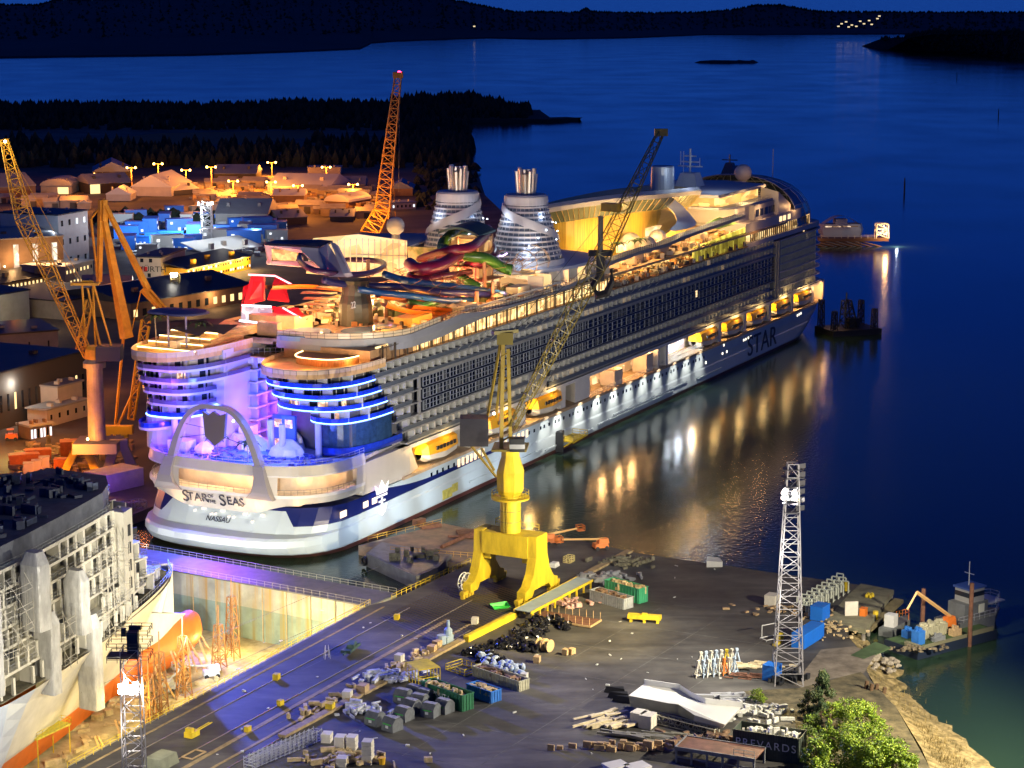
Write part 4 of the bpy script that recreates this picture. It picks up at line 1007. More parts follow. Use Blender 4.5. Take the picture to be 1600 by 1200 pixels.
# funnels: tapering white towers with louvred bands, a swirl and a bunch of steel pipes
fw = mat('funnel_white', (.5, .5, .55), .45, noise=.05, scale=.3); fgl = mat('funnel_louvre', (.05, .07, .12), .3)
steel = mat('pipe_steel', (.6, .52, .45), .3, .8)
for ci, (fx, fy) in enumerate([(122.5, 35.5), (122.5, 14.5)]):
    zb_, zt_ = 48.0, 65.6; rb, rt_ = 10.2, 5.2
    f = MB().lathe([(rb - .3, 42), (rb - .3, zb_), (rt_ - .25, zt_ - .3), (rt_ - .25, zt_ - .4)], (fx, fy), 32).obj('funnel', mat('funnel_core', (.10, .13, .2), .4, noise=.3, scale=.8), ship)
    mb = MB()
    for k in range(12):
        z = 48.4 + k * 1.3; t = (z - zb_) / (zt_ - zb_); r = rb + (rt_ - rb) * t + .05
        mb.lathe([(r - .3, z), (r, z), (r - .06, z + .5), (r - .3, z + .5)], (fx, fy), 32)
    mb.obj('funnel_louvres', fw, f)
    mb = MB()
    for k in range(32):
        a = 2 * math.pi * k / 32; mb.bar((fx + rb * math.cos(a), fy + rb * math.sin(a), zb_), (fx + rt_ * math.cos(a), fy + rt_ * math.sin(a), zt_ - 1), .07, 3)
    mb.obj('funnel_ribs', fw, f)
    mb = MB(); mb.lathe([(rb + 1.2, 44), (rb + .3, 48.9), (rb, 48.9)], (fx, fy), 32); mb.lathe([(rt_ + .9, 63.4), (rt_ + .75, 65.6), (rt_ + .2, 66.1), (.1, 66.1)], (fx, fy), 32); mb.each('funnel_collar', fw, f)
    mb = MB(); ra = []; rb2 = []     # the swirl: a broad white ribbon climbing round
    for k in range(25):
        a = -4.3 + k / 24 * 3.4; z = (52.5 if ci else 53.5) + (10.2) * (1 - k / 24 if ci else k / 24) ; hgt_ = 1.5 + 1.0 * math.sin(math.pi * k / 24)
        t = (z - zb_) / (zt_ - zb_); r = rb + (rt_ - rb) * t + .6
        ra.append((fx + r * math.cos(a), fy + r * math.sin(a), z)); rb2.append((fx + (r - .35) * math.cos(a), fy + (r - .35) * math.sin(a), z + hgt_))
    mb.loft([ra, rb2], False); mb.obj('funnel_swirl', fw, f, smooth=True)
    mb = MB()
    for k in range(11):
        a = 2 * math.pi * k / 11; mb.tube([(fx + 2.0 * math.cos(a), fy + 2.0 * math.sin(a), 65), (fx + 2.6 * math.cos(a), fy + 2.6 * math.sin(a), 71.6 + .8 * (k % 3))], .62, 8)
    for k in range(4): a = k * 1.57; mb.tube([(fx + .8 * math.cos(a), fy + .8 * math.sin(a), 65), (fx + .9 * math.cos(a), fy + .9 * math.sin(a), 72.8)], .6, 8)
    mb.each('exhaust_pipe', steel, f)
    pt(W(fx - 11, fy - 6, 52), 1500, 'cool', .3); pt(W(fx - 8, fy + 3, 60), 500, 'cool', .3); pt(W(fx - 3, fy - 6.2, 60.5), 500, 'cool', .3)
    for k in range(8):
        a = -2.6 + .3 * k; MB().ball((fx + 8.6 * math.cos(a), fy + 8.6 * math.sin(a), 53 + (k * 37 % 7)), .16, 6, 4).obj('funnel_lamp', glow('cool_bulb', (.75, .87, 1), 14), f)
# sweeping white skirts under the funnels
def disc(cx, cy, rx, ry, z0, z1, name, m, n=32, lip=.8, parent=None):
    a = [(cx + rx * math.cos(2 * math.pi * i / n), cy + ry * math.sin(2 * math.pi * i / n)) for i in range(n)]
    mb = MB(); mb.loft([[(x, y, z0) for x, y in a], [(x, y, z0 + lip) for x, y in a], [(cx + (x - cx) * .35, cy + (y - cy) * .35, z1) for x, y in a]], True, True, True)
    return mb.obj(name, m, parent or ship)
disc(130, 16, 25, 15, 46.2, 49.6, 'funnel_skirt', mat('skirt_paint', (.48, .5, .6), .5))
disc(122, 37, 22, 12, 46.6, 49.6, 'funnel_skirt', MATS['skirt_paint'])
MB().bx(106, 150, 6, 44, 41.6, 46.2).obj('casing_house', interior('casing_lit', (1, .78, .42), (.65, .42, .2), .9, (.2, .2, .5), .6), ship)
mb = MB()
for k in range(9): mb.bx(106 + k * 5.5, 106.3 + k * 5.5, 1.6, 6, 41.6, 46.2) 
mb.each('casing_column', mat('warm_white', (.6, .55, .48), .5), ship)
# slide tower with a dark curved roof
cx, cy = 100, 24
tw = MB(); tw.bx(cx - 3, cx + 5, cy - 8, cy + 3, 46, 56.3); tw.obj('slide_tower', interior('tower_lit', (1, .62, .2), (.5, .2, .06), .9, (.4, .4, .4), .3), ship)
mb = MB(); rg = []
for k in range(11):
    t = k / 10; y = cy - 9 + 12 * t; z = 57.0 + 1.7 * math.sin(math.pi * t) + .4 * t; rg.append([(cx - 5, y, z), (cx + 5, y, z + .6), (cx + 5, y, z + 1.2), (cx - 5, y, z + .6)])
mb.loft(rg, True, True, True).obj('tower_roof', mat('roof_teal', (.03, .07, .08), .5), ship)
mb = MB()
for x in (cx - 5, cx + 5):
    for y in (cy - 8, cy - 3, cy + 2): mb.bar((x, y, 41.5), (x, y, 57), .3, 6)
for z in (45.5, 49, 52.5): mb.bx(cx - 6, cx + 6, cy - 11, cy + 6, z, z + .25)
mb.obj('tower_frame', mat('slide_steel', (.25, .10, .05), .5, noise=.2, scale=1), ship)
for z in (48, 51.5, 55): pt(W(cx - 6, cy - 4, z), 1800, 'warm', .3); pt(W(cx - 5, cy + 3, z), 1200, 'warm', .3)
def slide(name, px, yy, r, m, half=False):
    pts = [S3(a, b, yy[i] if hasattr(yy, '__len__') else yy) for i, (a, b) in enumerate(px)]
    path = smooth(pts, 5); mb = MB()
    (mb.half(path, r) if half else mb.tube(path, r, 10)); return mb.obj(name, m, ship, smooth=True)
mag = mat('slide_magenta', (.13, .005, .035), .35); gsl = mat('slide_green', (.01, .05, .02), .25, c2=(.05, .14, .015), scale=.1, noise=.2); nav_ = mat('slide_navy', (.008, .01, .07), .3); bls = mat('slide_blue', (.005, .04, .16), .3); ors = mat('slide_orange', (.8, .16, .01), .4); pur = mat('slide_purple', (.035, .014, .055), .3)
slide('magenta_slide', [(762, 358), (755, 372), (735, 386), (705, 391), (688, 399), (702, 408), (730, 412), (752, 411), (770, 402), (772, 390), (757, 382), (738, 390)], [20, 16, 13, 15, 22, 26, 20, 14, 12, 16, 20, 20], 1.3, mag)
slide('magenta_slide', [(640, 412), (652, 420), (672, 418), (692, 412), (712, 400), (720, 396)], [22, 17, 14, 14, 16, 20], 1.6, mag)
slide('magenta_slide', [(652, 424), (660, 432), (680, 428), (695, 424)], [20, 18, 17, 17], 1.5, mag)
slide('green_slide', [(728, 358), (715, 360), (704, 368), (694, 378), (692, 388), (705, 394), (730, 400), (760, 404), (786, 418), (800, 422)], [28, 27, 26, 25, 24, 20, 16, 12, 10, 8], 1.5, gsl)
slide('crimson_slide', [(655, 405), (680, 396), (705, 392), (722, 400), (712, 412), (690, 416), (668, 413), (662, 404)], [26, 20, 15, 18, 25, 28, 28, 26], .9, mat('slide_crimson', (.10, .004, .015), .3))
slide('crimson_slide', [(735, 425), (700, 430), (665, 436), (640, 432), (650, 424), (680, 420)], [16, 14, 14, 18, 24, 26], .8, MATS['slide_crimson'])
slide('teal_slide', [(560, 452), (600, 458), (650, 463), (700, 470), (735, 468), (745, 460)], [16, 12, 9, 8, 10, 14], .8, bls)
slide('teal_slide', [(690, 470), (660, 476), (640, 470), (650, 462)], [9, 9, 12, 15], .8, gsl)
slide('green_slide', [(720, 432), (735, 442), (748, 449)], [16, 12, 10], 1.2, gsl)
slide('green_slide', [(745, 424), (765, 428), (785, 428)], [20, 18, 16], 1.2, gsl)
slide('navy_slide', [(505, 437), (530, 443), (580, 447), (620, 448), (660, 453), (700, 457), (740, 459), (775, 460), (808, 465)], [24, 22, 18, 14, 12, 9, 8, 7, 6], .9, nav_)
slide('navy_slide', [(600, 428), (625, 436), (650, 441), (690, 446), (712, 448), (790, 460)], [20, 18, 14, 12, 11, 8], .9, bls)
slide('purple_loop_slide', [(468, 400), (470, 410), (485, 420), (510, 426), (545, 429), (575, 427), (597, 419), (600, 412), (590, 408), (565, 406), (540, 406), (515, 407)], [40, 34, 26, 22, 20, 20, 24, 29, 34, 38, 40, 42], .72, pur)
MB().ball(S3(466, 402, 40), 1.4, 10, 8).obj('purple_loop_slide', pur, ship)
for px, yy in [([(590, 458), (620, 464), (660, 468), (690, 466)], 14), ([(600, 472), (640, 484), (690, 487), (730, 485)], 8), ([(420, 446), (470, 444), (520, 447), (545, 450)], 30), ([(640, 476), (690, 481), (725, 482)], 9)]: slide('orange_slide', px, yy, 1.1, ors, True)
a = S3(826, 412, 9); mb = MB()       # big open mesh bowl
for k in range(14):
    t = 2 * math.pi * k / 14
    mb.tube([(a[0] - 7, a[1] + 1.6 * math.cos(t), a[2] - 1 + 1.6 * math.sin(t)), (a[0] - 2, a[1] + 3.6 * math.cos(t), a[2] + 3.4 * math.sin(t)), (a[0] + 3, a[1] + 4.6 * math.cos(t), a[2] + .4 + 4.4 * math.sin(t)), (a[0] + 5, a[1] + 4.0 * math.cos(t), a[2] + .4 + 3.9 * math.sin(t))], .10, 4)
for q, r_ in ((-7, 1.6), (-2, 3.5), (3, 4.5), (5, 3.9)): mb.tube([(a[0] + q, a[1] + r_ * math.cos(2 * math.pi * k / 18), a[2] + .2 + r_ * math.sin(2 * math.pi * k / 18)) for k in range(19)], .16, 4)
mb.obj('slide_bowl_frame', mat('bowl_frame', (.35, .26, .2), .5), ship)
mb = MB(); mb.loft([[(a[0] + q, a[1] + r_ * math.cos(2 * math.pi * k / 14), a[2] + .2 + r_ * math.sin(2 * math.pi * k / 14)) for k in range(8, 15)] for q, r_ in ((-7, 1.5), (-2, 3.3), (3, 4.3), (5, 3.7))], False); mb.obj('slide_bowl', mat('bowl_skin', (.4, .33, .25), .4), ship)
# rust coloured columns and rock-work under the slides
mb = MB()
for x, y, top_ in [(716, 474, 425), (728, 470, 420), (745, 493, 455), (757, 482, 400), (767, 462, 420), (779, 482, 440), (800, 470, 415), (813, 478, 430), (830, 470, 438), (690, 465, 418), (672, 470, 430), (657, 468, 445), (602, 474, 440), (770, 494, 440), (791, 486, 445)]:
    yy = 6 + 18 * max(0, (492 - y)) / 30; s, z1 = SD(x, top_, yy); s2, z2 = SD(x, y, yy); mb.bar((s, yy, 41.5), (s, yy, max(z1, 43)), .5, 6)
for x, y, yy in [(575, 405, 22), (575, 440, 20), (716, 440, 20)]: s, z = SD(x, y, yy); mb.bar((s, yy, 41.5), (s, yy, z), .45, 6)
mb.each('slide_column', MATS['slide_steel'], ship)
mb = MB()
for k in range(260):
    x = random.uniform(48, 114); y = random.uniform(8, 34); z = random.uniform(43, 50); a_ = random.random() * 6; L = random.uniform(2, 5)
    mb.bar((x, y, z), (x + L * math.cos(a_), y + L * math.sin(a_), z + random.uniform(-2, 2.5)), .1, 3)
mb.obj('slide_bracing', MATS['slide_steel'], ship, kind='stuff')
mb = MB()
for k in range(60):
    x = random.uniform(50, 112); y = random.uniform(7, 36); r = random.uniform(.8, 3.4); mb.lathe([(r, 41.5), (r * .8, 41.5 + r * .6), (r * .3, 41.5 + r * .9), (.05, 41.5 + r)], (x, y), 7)
mb.obj('rockwork', mat('rockwork', (.10, .08, .05), .8, noise=.4, scale=.3, c2=(.10, .14, .05)), ship, kind='stuff')
MB().lathe([(4.2, 41.5), (4.0, 47), (3.4, 49), (3.2, 51.6), (3.8, 52.5)], (40, 20), 14).obj('slide_drum', mat('drum_dark', (.02, .022, .02), .5, noise=.3, scale=.5), ship)
textobj('lettering', '22', 2.2, mat('letter_white', (.8, .8, .8)), ship, (S3(552, 477, 6)[0], 6, S3(552, 477, 6)[2]), (math.pi / 2, 0, 0))
# kids' canopy: leaning white frame with red stairs and pink neon edges
s0, z0 = SD(416, 378, 46); s1, z1 = SD(524, 380, 24)
cn = mat('canopy_white', (.5, .45, .5), .45)
def quadp(mb, px, th=.7, yy=None):
    p = [Vector(S3(a, b, c)) for a, b, c in px]; n = (p[1] - p[0]).cross(p[2] - p[0]).normalized() * th
    k = len(p); mb.add(p + [q + n for q in p], [tuple(range(k)), tuple(range(2 * k - 1, k - 1, -1))] + [(i, (i + 1) % k, k + (i + 1) % k, k + i) for i in range(k)]); return mb
mb = MB(); quadp(mb, [(413, 383, 44), (500, 388, 30), (498, 394, 30), (416, 388, 44)], 1); quadp(mb, [(416, 408, 44), (500, 408, 30), (498, 418, 30), (416, 412, 44)], 1)
quadp(mb, [(413, 383, 44), (426, 385, 42), (422, 411, 42), (418, 411, 44)], 1); quadp(mb, [(470, 386, 34), (500, 388, 30), (512, 380, 28), (543, 428, 18), (515, 428, 22), (490, 410, 30)], 1.2)
quadp(mb, [(516, 378, 28), (524, 380, 26), (546, 426, 17), (536, 428, 17)], 1.4)
mb.obj('leaning_canopy', cn, ship)
mb = MB(); quadp(mb, [(424, 389, 42), (468, 391, 36), (462, 407, 36), (426, 406, 42)], .2); mb.obj('canopy_window', interior('canopy_lit', (1, .66, .22), (.6, .28, .08), 1.2, (.8, .8, .8), .3), ship)
mb = MB(); quadp(mb, [(413, 380, 45), (470, 382, 36), (500, 386, 30), (520, 376, 28), (500, 374, 34), (430, 375, 46)], .5); mb.obj('canopy_roof', mat('canopy_dark', (.05, .05, .09), .5), ship)
rd = mat('red_panel', (.55, .015, .03), .4, noise=.1)
mb = MB()
for px in ([(392, 432, 48), (412, 432, 44), (412, 470, 44), (380, 478, 48)], [(430, 432, 44), (445, 436, 42), (452, 470, 38), (418, 466, 40)], [(450, 482, 34), (462, 482, 30), (478, 500, 26), (440, 499, 30)], [(424, 480, 38), (450, 484, 32), (470, 500, 28), (436, 501, 32)], [(380, 448, 50), (396, 440, 48), (396, 478, 46), (376, 486, 50)]): quadp(mb, px, .6)
mb.each('red_stair', rd, ship)
neon = glow('neon_pink', (1, .25, .3), 5); neonw = glow('neon_white', (.8, .85, 1), 5)
for px, m_ in (([(388, 429, 46), (430, 431, 40), (455, 444, 34)], neon), ([(442, 481, 32), (470, 497, 26)], neon), ([(378, 477, 42), (424, 479, 36)], neonw), ([(374, 501, 36), (420, 506, 32)], neonw), ([(750, 398, 14), (785, 400, 12), (792, 396, 12)], glow('neon_violet', (.8, .5, 1), 4))):
    MB().tube([S3(*q) for q in px], .22, 5).obj('neon_edge', m_, ship)
mb = MB(); quadp(mb, [(378, 478, 42), (424, 480, 36), (428, 504, 36), (376, 502, 42)], .4); mb.obj('lit_screen', interior('screen_cool', (.75, .85, 1), (.2, .3, .5), 1.0, (.5, .5, .5), .5), ship)
for x, y, yy, c_, p_ in [(400, 440, 40, 'red', 4500), (455, 480, 24, 'red', 3500), (430, 455, 34, 'red', 3500), (470, 470, 24, 'warm', 2500), (395, 490, 34, 'cool', 1500)]: s, z = SD(x, y, yy); pt(W(s, yy, z), p_, c_, .3)
mb = MB()
for k in range(5):
    quadp(mb, [(470 + 3 * k, 446 + 9 * k, 34), (520 - 3 * k, 448 + 9 * k, 24), (520 - 3 * k, 451 + 9 * k, 24), (466 + 3 * k, 450 + 9 * k, 34)], 2)
mb.each('terrace_row', mat('gold_deck', (.6, .42, .2), .6), ship)
# long lit theatre wall behind the slides, glazed and roofed by a scalloped edge
tw_ = MB(); quadp(tw_, [(490, 372, 44), (560, 366, 40), (636, 376, 34), (636, 428, 34), (560, 432, 38), (480, 425, 42)], .6); tw_.obj('lit_wall', interior('wall_gold', (1, .80, .42), (.85, .55, .22), 1.1, (.12, .12, .3), .7), ship)
mb = MB()
for k in range(15): x = 500 + 9.5 * k; mb.bar(S3(x, 372 + abs(k - 7) * .6, 41 - k * .5), S3(x, 428, 41 - k * .5), .16, 4)
mb.bar(S3(490, 395, 43.5), S3(636, 400, 33.4), .14); mb.obj('wall_mullions', mat('warm_white', (.6, .55, .48)), ship)
MB().prism([DK(636, 385, 52), DK(560, 374, 52), DK(490, 380, 52), DK(560, 364, 52), DK(700, 364, 52)], 51.4, 52).obj('wall_roof', mat('roof_pale', (.35, .32, .36), .6), ship)
mb = MB(); quadp(mb, [(636, 385, 34), (695, 388, 24), (700, 425, 24), (640, 430, 34)], .5); mb.obj('painted_wall', mat('mural', (.10, .22, .06), .6, noise=.5, scale=.25, c2=(.55, .5, .4)), ship)
MB().prism([DK(636, 385, 50), DK(700, 392, 50), DK(760, 360, 50), DK(660, 366, 50)], 49.4, 50).obj('wall_roof', mat('roof_pale', (.35, .32, .36)), ship)
rdm = S3(618, 353, 46); MB().ball(rdm, 2.5, 20, 14).lathe([(1.2, 46), (1.2, rdm[2] - 2)], (rdm[0], 46), 12).obj('radome', mat('radome_paint', (.55, .52, .48), .4), ship, smooth=True)
# mast with cranked arms over the aft bar, glowing lamp columns
for x, y in [(547, 487), (581, 487)]:
    s, t = DK(x, y, 42); MB().lathe([(.35, 41.6), (.35, 45)], (s, t), 8).obj('lamp_column', glow('column_glow', (1, .75, .4), 14), ship); pt(W(s - 1, t - 1, 46.5), 3500, 'gold', .3)
    MB().bar((s, t, 45), (s + 2, t - 6, 46), .15).bar((s, t, 45), (s - 4, t + 6, 45.8), .15).each('lamp_arm', sh_white, ship)
# sun umbrellas and shades on the aft port deck
for x, y, r_ in [(262, 487, 4.6), (290, 489, 5.4)]:
    s, t = DK(x, y, 49); MB().lathe([(r_, 49), (r_ * .9, 49.35), (.4, 49.7)], (s, t), 22).lathe([(.25, 41), (.25, 49)], (s, t), 8).obj('round_sunshade', mat('shade_violet', (.2, .18, .32), .6), ship)
mb = MB()
for x, y, w_ in [(285, 505, 9), (320, 503, 8), (335, 512, 9), (300, 515, 8), (255, 508, 7)]:
    s, t = DK(x, y, 45); mb.add([(s - 3, t - w_ / 2, 44.2), (s + 3, t - w_ / 2, 45.6), (s + 3, t + w_ / 2, 44.4), (s - 3, t + w_ / 2, 45.4), (s, t, 45.8)], [(0, 1, 4), (1, 2, 4), (2, 3, 4), (3, 0, 4)])
mb.obj('sail_shade_group', mat('sail_brown', (.12, .08, .07), .8), ship)
MB().prism([(14, 27), (14, 52.5), (60, 52.5), (60, 27)], 40.2, 41.6).obj('aft_deck_house', teak, ship)
for (x0, x1_, y0, y1_, h) in [(22, 24, 26, 31, 4), (24, 30, 26, 40, 3.4), (16, 18, 27, 32.5, 3.2)]: MB().bx(x0, x1_, y0, y1_, 41.6, 41.6 + h).obj('warm_deck_wall', mat('warm_panel', (.45, .26, .12)), ship)
# aft plunge pools
for x, y, a_, b_ in [(560, 518, 7, 5), (600, 512, 5, 4)]:
    s, t = DK(x, y, 42); n = 20; MB().prism([(s + a_ * math.cos(6.283 * k / n), t + b_ * math.sin(6.283 * k / n)) for k in range(n)], 41.6, 42.3).obj('whirlpool', mat('pool_rim', (.6, .42, .22), .5), ship)
    MB().prism([(s + a_ * .75 * math.cos(6.283 * k / n), t + b_ * .75 * math.sin(6.283 * k / n)) for k in range(n)], 42.3, 42.36).obj('pool', mat('pool_pale', (.2, .3, .45), .1), ship)
s, t = DK(475, 520, 42.5); MB().prism([(s + 7 * math.cos(6.283 * k / 20), t + 6 * math.sin(6.283 * k / 20)) for k in range(20)], 41.6, 42.7).obj('pool', mat('pool_pale', (.2, .3, .45)), ship)
s, t = DK(645, 505, 42); MB().bx(s - 4, s + 6, t - 2, t + 3, 41.6, 43.8).obj('bar_counter', mat('gold_panel', (.7, .38, .06), .5), ship)

# oval lounge with the gold slatted wall, flared roof and steel chimney
cx, cy = 214, 27
def oval(rx, ry, z, n=40, dx=0): return [(cx + dx + rx * math.copysign(abs(math.cos(2 * math.pi * i / n)) ** .8, math.cos(2 * math.pi * i / n)), cy + ry * math.copysign(abs(math.sin(2 * math.pi * i / n)) ** .8, math.sin(2 * math.pi * i / n)), z) for i in range(n)]
gw = mat('gold_slats', (.62, .40, .05), .45, noise=.35, scale=1.0, stretch=(3, 3, .02))
MB().loft([oval(45, 13.5, 41.6), oval(45.5, 14, 56.5)], True, False, True).obj('oval_lounge', gw, ship)
tl = lambda r_: [(x, y, z - max(0, y - 10) * .2 + 5.2 * max(0, 1 - (x - 165) / 100) + 1) for x, y, z in r_]
MB().loft([tl(oval(45.8, 14.2, 50.3)), tl(oval(50, 17.5, 53.9))], True).obj('glazed_soffit', mat('soffit_glass', (.10, .12, .08), .25), ship)
mb = MB(); mb.loft([tl(r_) for r_ in (oval(50.2, 17.7, 53.7), oval(51, 18.3, 55), oval(50, 17.6, 56.2), oval(40, 12, 55.4), oval(20, 6, 54))], True, True, True); mb.obj('flared_roof', mat('roof_white', (.36, .36, .42), .5, noise=.05), ship)
mb = MB()
for k in range(80):
    a, b = tl(oval(46.2, 14.6, 50.4, 80))[k], tl(oval(50.2, 17.7, 53.6, 80))[k]; mb.bar(a, b, .12, 3)
mb.obj('roof_slats', mat('slat_gold', (.6, .42, .15), .5), ship)
# the sail that sweeps down forward
oe = [S3(*q) for q in [(1012, 300, 18), (1040, 305, 13), (1062, 318, 9), (1078, 334, 6), (1088, 350, 4), (1072, 358, 4), (1052, 361, 5)]]; ie = [S3(*q) for q in [(1000, 312, 15), (1028, 318, 13), (1045, 327, 12), (1055, 338, 10), (1057, 349, 8), (1051, 356, 7), (1046, 361, 6)]]
oe, ie = smooth(oe, 4), smooth(ie, 4); MB().loft([[tuple(q) for q in oe], [tuple(q + Vector((0, 0, .4))) for q in ie]], False).obj('roof_sail', mat('sail_paint', (.42, .45, .6), .4), ship, smooth=True)
mb = MB(); n_ie = [q + Vector((-9, 3, -3.5)) for q in ie]
mb.loft([[tuple(q) for q in ie], [tuple(q) for q in n_ie]], False)
for q, r_ in zip(ie, n_ie): mb.bar(q + Vector((0, -.1, -.1)), r_ + Vector((0, -.1, -.1)), .1, 3)
mb.obj('sail_slats', mat('slat_gold', (.6, .42, .15), .5), ship)
s, z = SD(1035, 300, 22); MB().lathe([(4.5, 55), (3.9, 56.5), (3.7, 64.6), (3.5, 64.8), (3.1, 64.6)], (s, 22), 24).obj('steel_chimney', mat('chimney_grey', (.42, .46, .5), .35, .3), ship, smooth=False)
MB().bx(205, 215, 12.0, 13.4, 41.6, 48.5).obj('lounge_entrance', interior('entrance_lit', (1, .85, .5), (.9, .6, .25), 1.4, (.3, .3, .4), .7), ship)
MB().bx(182, 200, 11.7, 13.2, 43.5, 45.6).obj('lounge_window', interior('entrance_lit', (1, .85, .5), (.9, .6, .25), 1.4), ship)
# pool deck amidships: white sail roofs, bubbles, palms, round bars
for x, y, r_ in [(985, 378, 3.4), (1028, 371, 3.0), (1012, 380, 2.6)]:
    s, t = DK(x, y, 46); MB().ball((s, t, 45.5), r_, 14, 10).lathe([(.6, 41), (.6, 43)], (s, t), 8).obj('white_dome_pod', mat('pod_white', (.6, .55, .5), .4), ship, smooth=True)
for x, y, yy in [(992, 408, 44), (1000, 405, 44), (965, 412, 44), (1100, 352, 46), (1092, 350, 46), (650, 500, 42)]: s, t = DK(x, y, 41.6); palm(s, t, 41.6, 5.5)
MB().prism(bowpts(300, 330, 148, .5), 40.9, 41.6).obj('pool_deck', teak, ship)
# the sloping deck edge that climbs forward amidships
px_ = [(872, 468), (912, 452), (958, 424), (1000, 409), (1040, 398), (1075, 383), (1110, 371), (1165, 352)]
mb = MB(); rg = []
for x, y in px_:
    s, z = SD(x, y - 14, .2); rg.append([(s, .2, z - .5), (s, .2, z + .5), (s, 4, z + .5), (s, 4, z - .5)])
mb.loft(rg, True, True, True).obj('swooping_deck_edge', mat('fascia_grey', (.28, .28, .29)), ship)
mb = MB(); mb.rail([(r_[1][0], .4, r_[1][2]) for r_ in rg], 0, 1.2, 1.6, .05); mb.obj('deck_rail', sh_white, ship)
inn = interior('prom_far', (1, .78, .34), (.8, .45, .14), 1.5, (.4, .4, .6), .25)
MB().bx(150, 215, 7.5, 8, 37.5, 42.5).obj('lit_promenade', inn, ship)
MB().prism([(215, 1.2), (262, 1.2), (262, 1.6), (215, 1.6)], 37.5, [42.0, 43.6, 43.6, 42.0]).obj('yellow_glass_wall', interior('yellow_lit', (1, .86, .12), (.75, .6, .05), 1.3, (.5, .5, .3), .5), ship)
mb = MB()
for k in range(40): mb.bx(215 + k * 1.2, 215.1 + k * 1.2, .9, 1.2, 37.5, 42)
mb.obj('yellow_wall_mullions', mat('bronze_frame', (.10, .075, .05)), ship)
MB().prism([(262, 40), (215, 30), (215, 12), (262, 10)], 42.5, [43.5] * 4).obj('upper_deck', teak, ship)
MB().add([(240, 3, 45), (258, 2, 45.4), (256, 8, 47.4), (243, 8, 46.6)], [(0, 1, 2, 3)]).obj('green_canopy', mat('canopy_green', (.16, .3, .10), .6), ship)
# forward superstructure: suites, bridge deck, glass dome
fwd = mat('fore_white', (.48, .46, .47), .5, noise=.05, scale=.2)
MB().prism(bowpts(338, 357, 262, .4), 36.6, 38.2).obj('fore_block', fwd, ship)
MB().prism(bowpts(330, 352, 268, 1.6), 38.2, 41.4).obj('fore_window_band', interior('fore_lit', (1, .74, .34), (.7, .4, .14), 1.5, (.5, .5, .6), .3), ship)
mb = MB()
for k in range(30): mb.bx(268 + 2.1 * k, 268.15 + 2.1 * k, 1.2, 1.7, 38.2, 41.4)
mb.obj('fore_mullions', MATS['bronze_frame'], ship)
MB().prism(bowpts(318, 346, 262, 1), 41.4, 44.6).obj('fore_block', fwd, ship)
for x in (296, 300, 305): MB().bx(x, x + 2.6, .85, 1.05, 42.2, 43.9).obj('cabin_window', warmw, ship)
MB().bx(276, 300, 3, 47, 44.6, 49.6).obj('fore_block', mat('fore_shade', (.3, .29, .32), .5), ship)
MB().bx(262, 276, 5, 45, 44, 49.6).obj('fore_block', fwd, ship)
mb = MB()
for k in range(5): mb.bx(277 + k * 4.4, 280 + k * 4.4, 2.8, 3.1, 45.6, 48)
mb.each('suite_window', glsd, ship)
MB().prism([(255, 8), (262, 4), (305, 3.5), (305, 46), (255, 42)], 49.6, 50.3).obj('fore_deck', mat('fore_slab', (.36, .36, .45), .5), ship)
MB().bx(258, 296, 9, 41, 50.3, 53.8).obj('lit_lounge', interior('upper_lit', (1, .66, .22), (.8, .42, .1), 1.5, (.15, .3, .6), .5), ship)
MB().prism([(252, 7), (298, 7), (306, 25), (298, 43), (252, 43)], 53.8, 54.8).obj('fore_roof', mat('roof_white', (.44, .43, .46)), ship)
mb = MB(); mb.rail([(262, 4.4), (304, 4), (304, 12)], 50.3, 1.1, 1.8, .05); mb.obj('deck_rail', sh_white, ship)
# dome
mb = MB(); rg = []; nn_ = 20
for j in range(9):
    a = math.pi / 2 * j / 8; rg.append([(316 + 42 * math.cos(a) * math.sin(math.pi * i / nn_) ** .75, 25 - 24 * math.cos(a) ** .8 * math.cos(math.pi * i / nn_), 38.4 + 17.5 * math.sin(a) ** .9) for i in range(nn_ + 1)])
mb.loft(rg, False).obj('glass_dome', mat('dome_glass', (.02, .03, .06), .12), ship, smooth=False)
mb = MB()
for j in range(0, 9, 2): mb.tube([(x, y, z) for x, y, z in rg[j]], .16, 4)
for i in range(0, nn_ + 1, 1): mb.tube([rg[j][i] for j in range(9)], .13, 4)
mb.obj('dome_ribs', mat('dome_frame', (.3, .32, .38), .4), ship)
MB().prism([(296, 1.5), (312, 2.5), (312, 8), (296, 8)], 44.6, [52.5, 47, 47, 54]).obj('dome_shoulder', mat('shoulder_lit', (.55, .5, .45), .5), ship)
for s_, z_ in ((322, 40.5), (334, 40.2)): MB().bx(s_, s_ + 3, 3.2 if s_ < 330 else 7, 3.6 if s_ < 330 else 7.4, z_, z_ + 3).obj('dome_panel', glow('panel_gold', (.8, .75, .35), .8), ship)
pt(W(232, 8, 63), 2600, 'cool', .4); pt(W(262, 12, 62), 1800, 'cool', .4)  # cool points added in the air to brighten the chimney
